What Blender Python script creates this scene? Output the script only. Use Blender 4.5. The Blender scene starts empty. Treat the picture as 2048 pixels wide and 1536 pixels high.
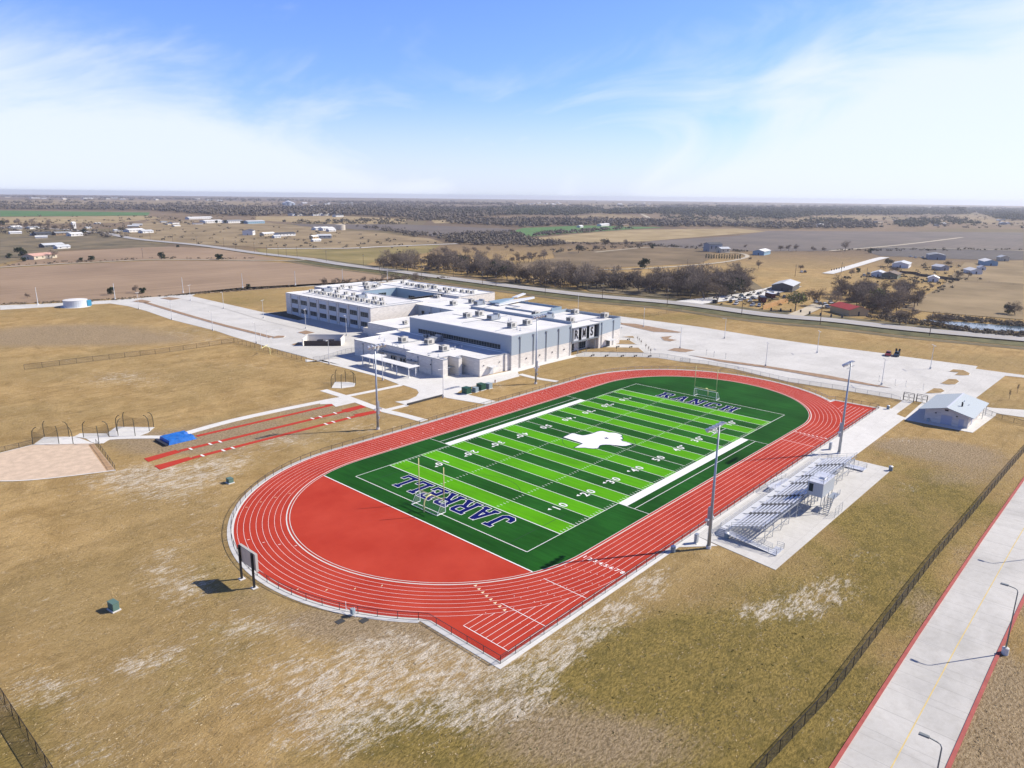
import bpy, bmesh, math, random
from mathutils import Vector, Matrix, noise as mnoise
random.seed(7)
S = bpy.context.scene
COL = S.collection
R = math.radians
PI = math.pi

# ---------------------------------------------------------------- camera
CAMPOS = Vector((-83.638, -71.785, 58.612))
PITCH, ROLL, HEAD, FPX = 0.2576, 0.0114, 0.7354, 1428.54
_f = Vector((math.cos(PITCH)*math.cos(HEAD), math.cos(PITCH)*math.sin(HEAD), -math.sin(PITCH)))
_r0 = Vector((math.sin(HEAD), -math.cos(HEAD), 0)); _u0 = _r0.cross(_f)
_r = math.cos(ROLL)*_r0 + math.sin(ROLL)*_u0
_u = -math.sin(ROLL)*_r0 + math.cos(ROLL)*_u0
cam = bpy.data.objects.new('camera', bpy.data.cameras.new('camera'))
COL.objects.link(cam)
M = Matrix((_r, _u, -_f)).transposed().to_4x4(); M.translation = CAMPOS
cam.matrix_world = M
cam.data.sensor_width = 36.0; cam.data.lens = 36.0*FPX/2048.0
cam.data.clip_start = 0.5; cam.data.clip_end = 60000
S.camera = cam

def G(px, py, z=0.0):
    """survey: the place on the level plane at height z seen at a picture point"""
    d = _f + _r*((px-1024)/FPX) - _u*((py-768)/FPX)
    if d.z > -0.0054: d.z = -0.0054
    t = (z-CAMPOS.z)/d.z
    p = CAMPOS + d*t
    return Vector((p.x, p.y, z))
def GZ(o, s, pts, z=0.0):
    return [G(o[0]+a/s, o[1]+b/s, z) for a, b in pts]
def PXX(p):
    d = Vector(p)-CAMPOS
    return 1024+FPX*d.dot(_r)/d.dot(_f)

# ---------------------------------------------------------------- sky and sun
SUN_EL, SUN_AZ = R(38.5), math.atan2(-.57, .82)      # direction towards the sun
sd = Vector((math.cos(SUN_EL)*math.cos(SUN_AZ), math.cos(SUN_EL)*math.sin(SUN_AZ), math.sin(SUN_EL)))
W = bpy.data.worlds.new('World'); S.world = W; W.use_nodes = True
nt = W.node_tree; nt.nodes.clear()
def N(t, kind, **kw):
    n = t.nodes.new(kind)
    for k, v in kw.items():
        if hasattr(n, k): setattr(n, k, v)
        else: n.inputs[k.replace('_', ' ')].default_value = v
    return n
def math_(t, op, a, b=None, c=None, clamp=False):
    n = t.nodes.new('ShaderNodeMath'); n.operation = op; n.use_clamp = clamp
    for i, v in enumerate((a, b, c)):
        if v is None: continue
        if isinstance(v, (int, float)): n.inputs[i].default_value = v
        else: t.links.new(v, n.inputs[i])
    return n.outputs[0]
sky = N(nt, 'ShaderNodeTexSky', sky_type='NISHITA', sun_disc=False, sun_elevation=SUN_EL, sun_rotation=PI/2-SUN_AZ, altitude=200, air_density=1.0, dust_density=0.6, ozone_density=2.0)
tc = N(nt, 'ShaderNodeTexCoord')
vr = N(nt, 'ShaderNodeVectorRotate', rotation_type='Z_AXIS'); vr.inputs['Angle'].default_value = -HEAD
nt.links.new(tc.outputs['Generated'], vr.inputs['Vector'])
sx = N(nt, 'ShaderNodeSeparateXYZ'); nt.links.new(vr.outputs[0], sx.inputs[0])
az = math_(nt, 'ARCTAN2', math_(nt, 'MULTIPLY', sx.outputs[1], -1), sx.outputs[0])
el = math_(nt, 'ARCSINE', sx.outputs[2])
cv = N(nt, 'ShaderNodeCombineXYZ')
nt.links.new(math_(nt, 'MULTIPLY', az, 2.2), cv.inputs[0])
nt.links.new(math_(nt, 'ADD', math_(nt, 'MULTIPLY', el, 5.5), math_(nt, 'MULTIPLY', az, -.9)), cv.inputs[1])
nz = N(nt, 'ShaderNodeTexNoise', Scale=1.5, Detail=9.0, Roughness=0.58, Distortion=0.9)
nt.links.new(cv.outputs[0], nz.inputs['Vector'])
nz2 = N(nt, 'ShaderNodeTexNoise', Scale=0.8, Detail=3.0, Roughness=0.5)
nt.links.new(cv.outputs[0], nz2.inputs['Vector'])
ab = math_(nt, 'ABSOLUTE', math_(nt, 'ADD', az, -0.02))
eb = math_(nt, 'ADD', math_(nt, 'ADD', math_(nt, 'MULTIPLY', ab, 0.29), math_(nt, 'MULTIPLY', az, 0.13)), 0.06)
bias = math_(nt, 'DIVIDE', math_(nt, 'SUBTRACT', eb, el), 0.16)
ns = math_(nt, 'MULTIPLY', math_(nt, 'SUBTRACT', nz.outputs['Fac'], 0.5), 3.0)
ns2 = math_(nt, 'MULTIPLY', math_(nt, 'SUBTRACT', nz2.outputs['Fac'], 0.5), 1.2)
dens = math_(nt, 'ADD', math_(nt, 'ADD', bias, ns), math_(nt, 'ADD', ns2, 0.18))
mr = N(nt, 'ShaderNodeMapRange', interpolation_type='SMOOTHSTEP'); nt.links.new(dens, mr.inputs['Value'])
mr.inputs['From Min'].default_value = -0.42; mr.inputs['From Max'].default_value = 1.0
mr.inputs['To Max'].default_value = 0.84
hz = N(nt, 'ShaderNodeMapRange', interpolation_type='SMOOTHSTEP'); nt.links.new(el, hz.inputs['Value'])
hz.inputs['From Min'].default_value = 0.15; hz.inputs['From Max'].default_value = 0.0; hz.inputs['To Max'].default_value = 0.62
side = N(nt, 'ShaderNodeMapRange', interpolation_type='SMOOTHSTEP'); nt.links.new(math_(nt, 'ABSOLUTE', az), side.inputs['Value'])
side.inputs['From Min'].default_value = 0.95; side.inputs['From Max'].default_value = 1.5; side.inputs['To Min'].default_value = 1.0; side.inputs['To Max'].default_value = 0.05
cl = math_(nt, 'MULTIPLY', math_(nt, 'MAXIMUM', mr.outputs[0], hz.outputs[0]), side.outputs[0])
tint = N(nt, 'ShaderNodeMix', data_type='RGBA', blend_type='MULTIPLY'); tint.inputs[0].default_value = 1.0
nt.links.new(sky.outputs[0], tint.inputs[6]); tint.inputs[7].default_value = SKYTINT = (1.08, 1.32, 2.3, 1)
mx = N(nt, 'ShaderNodeMix', data_type='RGBA')
nt.links.new(cl, mx.inputs[0]); nt.links.new(tint.outputs[2], mx.inputs[6]); mx.inputs[7].default_value = (9.3, 9.9, 11.3, 1)
zen = N(nt, 'ShaderNodeMapRange', interpolation_type='SMOOTHSTEP'); nt.links.new(el, zen.inputs['Value'])  # upper sky above the frame, dimmed to weaken the ambient fill
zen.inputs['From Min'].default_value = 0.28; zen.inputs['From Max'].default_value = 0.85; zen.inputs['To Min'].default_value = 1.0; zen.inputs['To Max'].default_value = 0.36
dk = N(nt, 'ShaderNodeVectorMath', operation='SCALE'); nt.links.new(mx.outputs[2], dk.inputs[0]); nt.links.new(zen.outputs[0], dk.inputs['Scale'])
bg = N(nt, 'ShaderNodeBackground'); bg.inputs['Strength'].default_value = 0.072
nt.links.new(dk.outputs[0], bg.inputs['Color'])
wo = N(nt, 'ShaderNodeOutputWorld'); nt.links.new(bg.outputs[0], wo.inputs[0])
sun = bpy.data.objects.new('sun', bpy.data.lights.new('sun', 'SUN')); COL.objects.link(sun)
sun.data.energy = 5.0; sun.data.angle = R(0.5); sun.data.color = (1.0, 0.925, 0.80)
sun.rotation_euler = sd.to_track_quat('Z', 'Y').to_euler(); sun.location = (0, 0, 200)
S.view_settings.view_transform = 'Standard'; S.view_settings.look = 'None'
S.view_settings.exposure = 0.46; S.view_settings.gamma = 1
S.render.engine = 'CYCLES'
S.cycles.max_bounces = 6; S.cycles.transparent_max_bounces = 24; S.cycles.volume_bounces = 0
S.cycles.use_adaptive_sampling = True

# ---------------------------------------------------------------- materials
MATS = {}
def mat(name, col, rough=0.8, metal=0.0, var=0.0, scale=1.0, bump=0.0, col2=None, stretch=None, spec=0.3, alpha=1.0, detail=6):
    if name in MATS: return MATS[name]
    m = bpy.data.materials.new(name); m.use_nodes = True; t = m.node_tree; t.nodes.clear()
    b = N(t, 'ShaderNodeBsdfPrincipled'); o = N(t, 'ShaderNodeOutputMaterial')
    b.inputs['Base Color'].default_value = (*col, 1); b.inputs['Roughness'].default_value = rough
    b.inputs['Metallic'].default_value = metal; b.inputs['Specular IOR Level'].default_value = spec
    if var or col2 or bump:
        tcn = N(t, 'ShaderNodeTexCoord'); mp = N(t, 'ShaderNodeMapping')
        t.links.new(tcn.outputs['Object'], mp.inputs[0])
        if stretch: mp.inputs['Scale'].default_value = stretch
        n = N(t, 'ShaderNodeTexNoise', Scale=scale, Detail=float(detail), Roughness=0.6); t.links.new(mp.outputs[0], n.inputs['Vector'])
        cr = N(t, 'ShaderNodeValToRGB'); t.links.new(n.outputs['Fac'], cr.inputs[0])
        c2 = col2 or tuple(min(1, c*(1+var)) for c in col)
        c1 = col if col2 else tuple(c*(1-var) for c in col)
        cr.color_ramp.elements[0].position = 0.32; cr.color_ramp.elements[1].position = 0.68
        cr.color_ramp.elements[0].color = (*c1, 1); cr.color_ramp.elements[1].color = (*c2, 1)
        t.links.new(cr.outputs[0], b.inputs['Base Color'])
        if bump:
            bp = N(t, 'ShaderNodeBump', Strength=bump, Distance=0.3); t.links.new(n.outputs['Fac'], bp.inputs['Height'])
            t.links.new(bp.outputs[0], b.inputs['Normal'])
    if alpha < 1:
        tr = N(t, 'ShaderNodeBsdfTransparent'); mxs = N(t, 'ShaderNodeMixShader'); mxs.inputs[0].default_value = alpha
        t.links.new(tr.outputs[0], mxs.inputs[1]); t.links.new(b.outputs[0], mxs.inputs[2]); t.links.new(mxs.outputs[0], o.inputs[0])
    else: t.links.new(b.outputs[0], o.inputs[0])
    MATS[name] = m
    return m

def conc_mat(name, c, gx=4.6, gy=4.6, dark=.80, blot=.16):
    m = bpy.data.materials.new(name); m.use_nodes = True; t = m.node_tree; b = t.nodes['Principled BSDF']; b.inputs['Roughness'].default_value = .9; b.inputs['Specular IOR Level'].default_value = .1
    g = N(t, 'ShaderNodeNewGeometry')
    br = N(t, 'ShaderNodeTexBrick', Scale=1.0, offset=0.0); t.links.new(g.outputs['Position'], br.inputs['Vector']); br.inputs['Brick Width'].default_value = gx; br.inputs['Row Height'].default_value = gy
    br.inputs['Mortar Size'].default_value = .035; br.inputs['Mortar Smooth'].default_value = 0; br.inputs['Color1'].default_value = (1,1,1,1); br.inputs['Color2'].default_value = (.955,.955,.95,1); br.inputs['Mortar'].default_value = (dark,dark,dark,1)
    n1 = N(t, 'ShaderNodeTexNoise', Scale=.06, Detail=8.0, Roughness=.65, Distortion=.8); t.links.new(g.outputs['Position'], n1.inputs['Vector'])
    n2 = N(t, 'ShaderNodeTexNoise', Scale=.9, Detail=8.0, Roughness=.7); t.links.new(g.outputs['Position'], n2.inputs['Vector'])
    cr = N(t, 'ShaderNodeValToRGB'); t.links.new(n1.outputs['Fac'], cr.inputs[0]); e = cr.color_ramp.elements; e[0].position = .32; e[1].position = .62; e[0].color = (*[x*(1-blot) for x in c], 1); e[1].color = (*c, 1)
    cr2 = N(t, 'ShaderNodeValToRGB'); t.links.new(n2.outputs['Fac'], cr2.inputs[0]); e = cr2.color_ramp.elements; e[0].position = .25; e[1].position = .55; e[0].color = (.88,.87,.85,1); e[1].color = (1,1,1,1)
    x = N(t, 'ShaderNodeMix', data_type='RGBA', blend_type='MULTIPLY'); x.inputs[0].default_value = 1; t.links.new(cr.outputs[0], x.inputs[6]); t.links.new(br.outputs['Color'], x.inputs[7])
    y = N(t, 'ShaderNodeMix', data_type='RGBA', blend_type='MULTIPLY'); y.inputs[0].default_value = 1; t.links.new(x.outputs[2], y.inputs[6]); t.links.new(cr2.outputs[0], y.inputs[7])
    t.links.new(y.outputs[2], b.inputs['Base Color']); MATS[name] = m; return m
# ---------------------------------------------------------------- mesh helpers
class MB:
    def __init__(self): self.v = []; self.f = []
    def add(self, vs, fs):
        k = len(self.v); self.v += [tuple(v) for v in vs]; self.f += [tuple(i+k for i in f) for f in fs]; return self
    def box(self, x0, y0, z0, x1, y1, z1):
        if x0 > x1: x0, x1 = x1, x0
        if y0 > y1: y0, y1 = y1, y0
        return self.add([(x0,y0,z0),(x1,y0,z0),(x1,y1,z0),(x0,y1,z0),(x0,y0,z1),(x1,y0,z1),(x1,y1,z1),(x0,y1,z1)],
                        [(0,3,2,1),(4,5,6,7),(0,1,5,4),(1,2,6,5),(2,3,7,6),(3,0,4,7)])
    def cbox(self, c, s, rz=0.0):
        n = len(self.v); self.box(-s[0]/2, -s[1]/2, -s[2]/2, s[0]/2, s[1]/2, s[2]/2)
        ca, sa = math.cos(rz), math.sin(rz)
        for i in range(n, len(self.v)):
            x, y, z = self.v[i]; self.v[i] = (x*ca-y*sa+c[0], x*sa+y*ca+c[1], z+c[2])
        return self
    def tube(self, pts, r, n=6, caps=True):
        pts = [Vector(p) for p in pts]; rs = r if isinstance(r, (list, tuple)) else [r]*len(pts)
        k = len(self.v); prev = None
        for i, p in enumerate(pts):
            d = (pts[min(i+1, len(pts)-1)]-pts[max(i-1, 0)]).normalized()
            a = Vector((0, 0, 1)) if abs(d.z) < .9 else Vector((1, 0, 0))
            u = prev if prev is not None else d.cross(a).normalized()
            u = (u-d*u.dot(d)).normalized(); prev = u; w = d.cross(u)
            for j in range(n):
                t = 2*PI*j/n; self.v.append(tuple(p+(u*math.cos(t)+w*math.sin(t))*rs[i]))
        for i in range(len(pts)-1):
            for j in range(n):
                a = k+i*n+j; b = k+i*n+(j+1) % n; self.f.append((a, b, b+n, a+n))
        if caps:
            self.f.append(tuple(k+j for j in reversed(range(n)))); self.f.append(tuple(k+(len(pts)-1)*n+j for j in range(n)))
        return self
    def bar(self, a, b, w=.05, h=None):
        a = Vector(a); b = Vector(b); d = (b-a).normalized(); h = h or w
        up = Vector((0, 0, 1)) if abs(d.z) < .95 else Vector((1, 0, 0))
        s = d.cross(up).normalized()*(w/2); t = s.cross(d).normalized()*(h/2)
        return self.add([a-s-t, a+s-t, a+s+t, a-s+t, b-s-t, b+s-t, b+s+t, b-s+t],
                        [(0,3,2,1),(4,5,6,7),(0,1,5,4),(1,2,6,5),(2,3,7,6),(3,0,4,7)])
    def quad(self, *p): return self.add(p, [tuple(range(len(p)))])
    def build(self, name, m=None, parent=None, smooth=False):
        me = bpy.data.meshes.new(name); me.from_pydata(self.v, [], self.f); me.update()
        if m: me.materials.append(m)
        if smooth:
            for p in me.polygons: p.use_smooth = True
        o = bpy.data.objects.new(name, me); COL.objects.link(o)
        if parent: o.parent = parent
        return o
def tag(o, label=None, cat=None, group=None, kind=None):
    if label: o['label'] = label
    if cat: o['category'] = cat
    if group: o['group'] = group
    if kind: o['kind'] = kind
    return o
def empty(name, loc, rz=0.0, label=None, cat=None, group=None):
    o = bpy.data.objects.new(name, None); COL.objects.link(o); o.location = loc; o.rotation_euler = (0, 0, rz)
    o.empty_display_size = .5
    return tag(o, label, cat, group)
def copy_tree(o, loc, rz=None, label=None, scale=None, group=None):
    def rec(a, par):
        c = a.copy(); COL.objects.link(c)
        if par: c.parent = par
        for ch in kids.get(a.name, []): rec(ch, c)
        return c
    kids = {}
    st = [o]
    while st:
        a = st.pop(); ks = list(a.children); kids[a.name] = ks; st += ks
    c = rec(o, None); c.location = loc
    if rz is not None: c.rotation_euler = (0, 0, rz)
    if label: c['label'] = label
    if group: c['group'] = group
    if scale: c.scale = (scale,)*3 if isinstance(scale, (int, float)) else scale
    return c
def ccw(p):
    a = sum(p[i][0]*p[(i+1) % len(p)][1]-p[(i+1) % len(p)][0]*p[i][1] for i in range(len(p)))
    return list(p) if a > 0 else list(reversed(p))
def prism(mb, pts, z0, z1):
    from mathutils.geometry import tessellate_polygon
    pts = ccw([(p[0], p[1]) for p in pts]); n = len(pts)
    tri = tessellate_polygon([[Vector((x, y, 0)) for x, y in pts]])
    fs = []
    for t in tri:
        a = Vector(pts[t[1]])-Vector(pts[t[0]]); b = Vector(pts[t[2]])-Vector(pts[t[0]])
        fs.append(tuple(t) if a.x*b.y-a.y*b.x > 0 else tuple(reversed(t)))
    vs = [(x, y, z1) for x, y in pts]
    k = n
    if z0 is not None and z0 < z1:
        vs += [(x, y, z0) for x, y in pts]
        fs += [(i+k, (i+1) % n+k, (i+1) % n, i) for i in range(n)]
    return mb.add(vs, fs)
def sheet(name, pts, z, m, thick=None, kind='structure', label=None, parent=None):
    mb = MB(); prism(mb, pts, (z-thick) if thick else None, z)
    o = mb.build(name, m, parent)
    if not parent: tag(o, label, None, None, kind)
    return o
def ribbon(pts, w):
    pts = [Vector((p[0], p[1])) for p in pts]; L_ = []; R_ = []
    for i, p in enumerate(pts):
        d = (pts[min(i+1, len(pts)-1)]-pts[max(i-1, 0)]).normalized(); n = Vector((-d.y, d.x))*w/2
        L_.append(p+n); R_.append(p-n)
    return L_, R_
def ribbon_mb(mb, pts, w, z):
    L_, R_ = ribbon(pts, w)
    for i in range(len(L_)-1):
        mb.add([(*R_[i], z), (*R_[i+1], z), (*L_[i+1], z), (*L_[i], z)], [(0, 1, 2, 3)])
    return mb
def spline(pts, n=6):
    pts = [Vector((p[0], p[1])) for p in pts]; out = []
    for i in range(len(pts)-1):
        p0 = pts[max(i-1, 0)]; p1 = pts[i]; p2 = pts[i+1]; p3 = pts[min(i+2, len(pts)-1)]
        for k in range(n):
            t = k/n
            out.append(0.5*((2*p1)+(p2-p0)*t+(2*p0-5*p1+4*p2-p3)*t*t+(3*p1-p0-3*p2+p3)*t**3))
    out.append(pts[-1]); return out
ORD = 'first second third fourth fifth sixth seventh eighth ninth tenth eleventh twelfth thirteenth fourteenth fifteenth sixteenth seventeenth eighteenth nineteenth twentieth'.split()
def nth(i):
    if i < 20: return ORD[i]
    i += 1
    return '%d%s' % (i, {1: 'st', 2: 'nd', 3: 'rd'}.get(i % 10, 'th') if i % 100 not in (11, 12, 13) else 'th')
# ---------------------------------------------------------------- ground
def ground_material():
    m = bpy.data.materials.new('dry_grass'); m.use_nodes = True; t = m.node_tree; t.nodes.clear()
    b = N(t, 'ShaderNodeBsdfPrincipled', Roughness=0.95); b.inputs['Specular IOR Level'].default_value = 0.1
    o = N(t, 'ShaderNodeOutputMaterial'); t.links.new(b.outputs[0], o.inputs[0])
    g = N(t, 'ShaderNodeNewGeometry'); at = N(t, 'ShaderNodeAttribute', attribute_name='cover')
    sp = N(t, 'ShaderNodeSeparateColor'); t.links.new(at.outputs['Color'], sp.inputs[0])
    def noise(sc, det=6.0, rough=0.6, stretch=None, rot=0.0, dist=0.0):
        v = g.outputs['Position']
        if stretch:
            mp = N(t, 'ShaderNodeMapping'); t.links.new(v, mp.inputs[0]); mp.inputs['Scale'].default_value = stretch; mp.inputs['Rotation'].default_value = (0, 0, rot); v = mp.outputs[0]
        n = N(t, 'ShaderNodeTexNoise', Scale=sc, Detail=det, Roughness=rough, Distortion=dist); t.links.new(v, n.inputs['Vector']); return n.outputs['Fac']
    def ramp(v, a, b_, lo=0.0, hi=1.0):
        r = N(t, 'ShaderNodeMapRange', interpolation_type='SMOOTHSTEP'); t.links.new(v, r.inputs['Value'])
        for k, x in (('From Min', a), ('From Max', b_), ('To Min', lo), ('To Max', hi)): r.inputs[k].default_value = x
        return r.outputs[0]
    def mix(f, a, c):
        x = N(t, 'ShaderNodeMix', data_type='RGBA')
        if isinstance(f, float): x.inputs[0].default_value = f
        else: t.links.new(f, x.inputs[0])
        for i, v in ((6, a), (7, c)):
            if isinstance(v, tuple): x.inputs[i].default_value = (*v, 1)
            else: t.links.new(v, x.inputs[i])
        return x.outputs[2]
    big = noise(0.018, 4.0); mid = noise(0.11, 6.0, .65, dist=.4); fine = noise(1.5, 7.0, .72, (1.0, 2.2, 1), .6)
    streak = noise(0.8, 5.0, .7, (0.55, 2.1, 1), -.35, 1.2); tiny = noise(5.0, 3.0, .7)
    c = mix(ramp(mid, .3, .7), (.315, .205, .076), (.475, .325, .14))
    med = noise(.42, 6.0, .68, (1, 1.5, 1), .5, .9); rut = noise(.30, 3.0, .5, (.10, 3.2, 1), .62, .5)
    c = mix(ramp(big, .38, .62, 0, .5), c, (.27, .20, .085))
    c = mix(ramp(med, .50, .30, 0, .5), c, (.19, .132, .055))
    c = mix(ramp(med, .55, .72, 0, .55), c, (.47, .36, .215))
    c = mix(ramp(rut, .60, .72, 0, .35), c, (.17, .12, .05))
    lace = noise(.16, 9.0, .8, (1, 1.3, 1), .3, 2.2); c = mix(ramp(lace, .57, .66, 0, .42), c, (.54, .44, .29))
    mow = noise(.5, 2.0, .4, (.03, 1.0, 1), -.18, .15); c = mix(ramp(mow, .52, .68, 0, .28), c, (.22, .15, .06))
    c = mix(ramp(fine, .25, .5, .6, 0), c, (.13, .09, .036))
    c = mix(ramp(fine, .54, .74, 0, .7), c, (.50, .37, .19))
    fleck = noise(.85, 6.0, .78, (.7, 2.2, 1), -.35, 1.5)
    c = mix(ramp(fleck, .60, .72, 0, .75), c, (.60, .50, .34))
    c = mix(ramp(fleck, .40, .28, 0, .6), c, (.13, .085, .03))
    gm = ramp(math_(t, 'ADD', sp.outputs[1], math_(t, 'MULTIPLY', math_(t, 'SUBTRACT', mid, .5), 1.3)), .10, .85, 0, .92)
    gc = mix(ramp(fine, .32, .62), (.095, .075, .018), (.29, .215, .062))
    gc = mix(ramp(med, .58, .36, 0, .6), gc, (.10, .085, .022))  # dark spots colour in the shadows of grass clumps
    gc = mix(ramp(fleck, .62, .75, 0, .4), gc, (.45, .38, .2))
    c = mix(gm, c, gc)
    bm = ramp(math_(t, 'ADD', sp.outputs[2], math_(t, 'MULTIPLY', math_(t, 'SUBTRACT', streak, .5), .8)), .25, .8, 0, .85)
    c = mix(bm, c, mix(ramp(fine, .35, .65), (.17, .12, .065), (.40, .31, .20)))
    patchy = noise(.35, 5.0, .7, (1, 1.6, 1), .5, 1.0)
    wm = math_(t, 'ADD', math_(t, 'MULTIPLY', math_(t, 'MINIMUM', sp.outputs[0], .78), .82), math_(t, 'ADD', math_(t, 'MULTIPLY', math_(t, 'SUBTRACT', streak, .5), 2.0), math_(t, 'MULTIPLY', math_(t, 'SUBTRACT', patchy, .5), 1.5)))
    wm = math_(t, 'ADD', wm, math_(t, 'MULTIPLY', math_(t, 'SUBTRACT', tiny, .5), .8))
    c = mix(ramp(wm, .38, 1.02, 0, .85), c, mix(ramp(tiny, .3, .6), (.47, .39, .27), (.70, .64, .54)))
    # mosaic of far pastures and ploughed land
    d = N(t, 'ShaderNodeVectorMath', operation='LENGTH'); t.links.new(g.outputs['Position'], d.inputs[0])
    vo = N(t, 'ShaderNodeTexVoronoi', Scale=0.0014, Randomness=0.8)
    mp = N(t, 'ShaderNodeMapping'); t.links.new(g.outputs['Position'], mp.inputs[0]); mp.inputs['Rotation'].default_value = (0, 0, .55); mp.inputs['Scale'].default_value = (1, 1.5, 1)
    t.links.new(mp.outputs[0], vo.inputs['Vector'])
    s2 = N(t, 'ShaderNodeSeparateColor'); t.links.new(vo.outputs['Color'], s2.inputs[0])
    cr = N(t, 'ShaderNodeValToRGB'); t.links.new(s2.outputs[0], cr.inputs[0]); cr.color_ramp.interpolation = 'CONSTANT'
    e = cr.color_ramp.elements; e[0].color = (.25, .18, .115, 1); e[1].position = .3; e[1].color = (.18, .13, .09, 1)
    for p_, cc in ((.5, (.31, .235, .145, 1)), (.7, (.14, .105, .08, 1)), (.85, (.21, .17, .09, 1))):
        x = e.new(p_); x.color = cc
    far = mix(ramp(noise(.006, 5.0), .3, .7, 0, .5), cr.outputs[0], (.14, .11, .07))
    far = mix(ramp(noise(.05, 5.0), .3, .7, 0, .35), far, (.10, .08, .052))
    c = mix(ramp(d.outputs['Value'], 480, 900), c, far)
    t.links.new(c, b.inputs['Base Color'])
    hgt = math_(t, 'ADD', fine, math_(t, 'MULTIPLY', mid, 1.5))
    bp = N(t, 'ShaderNodeBump', Strength=0.75, Distance=0.45); t.links.new(hgt, bp.inputs['Height']); t.links.new(bp.outputs[0], b.inputs['Normal'])
    MATS['ground'] = m
    return m
GM = ground_material()
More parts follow.
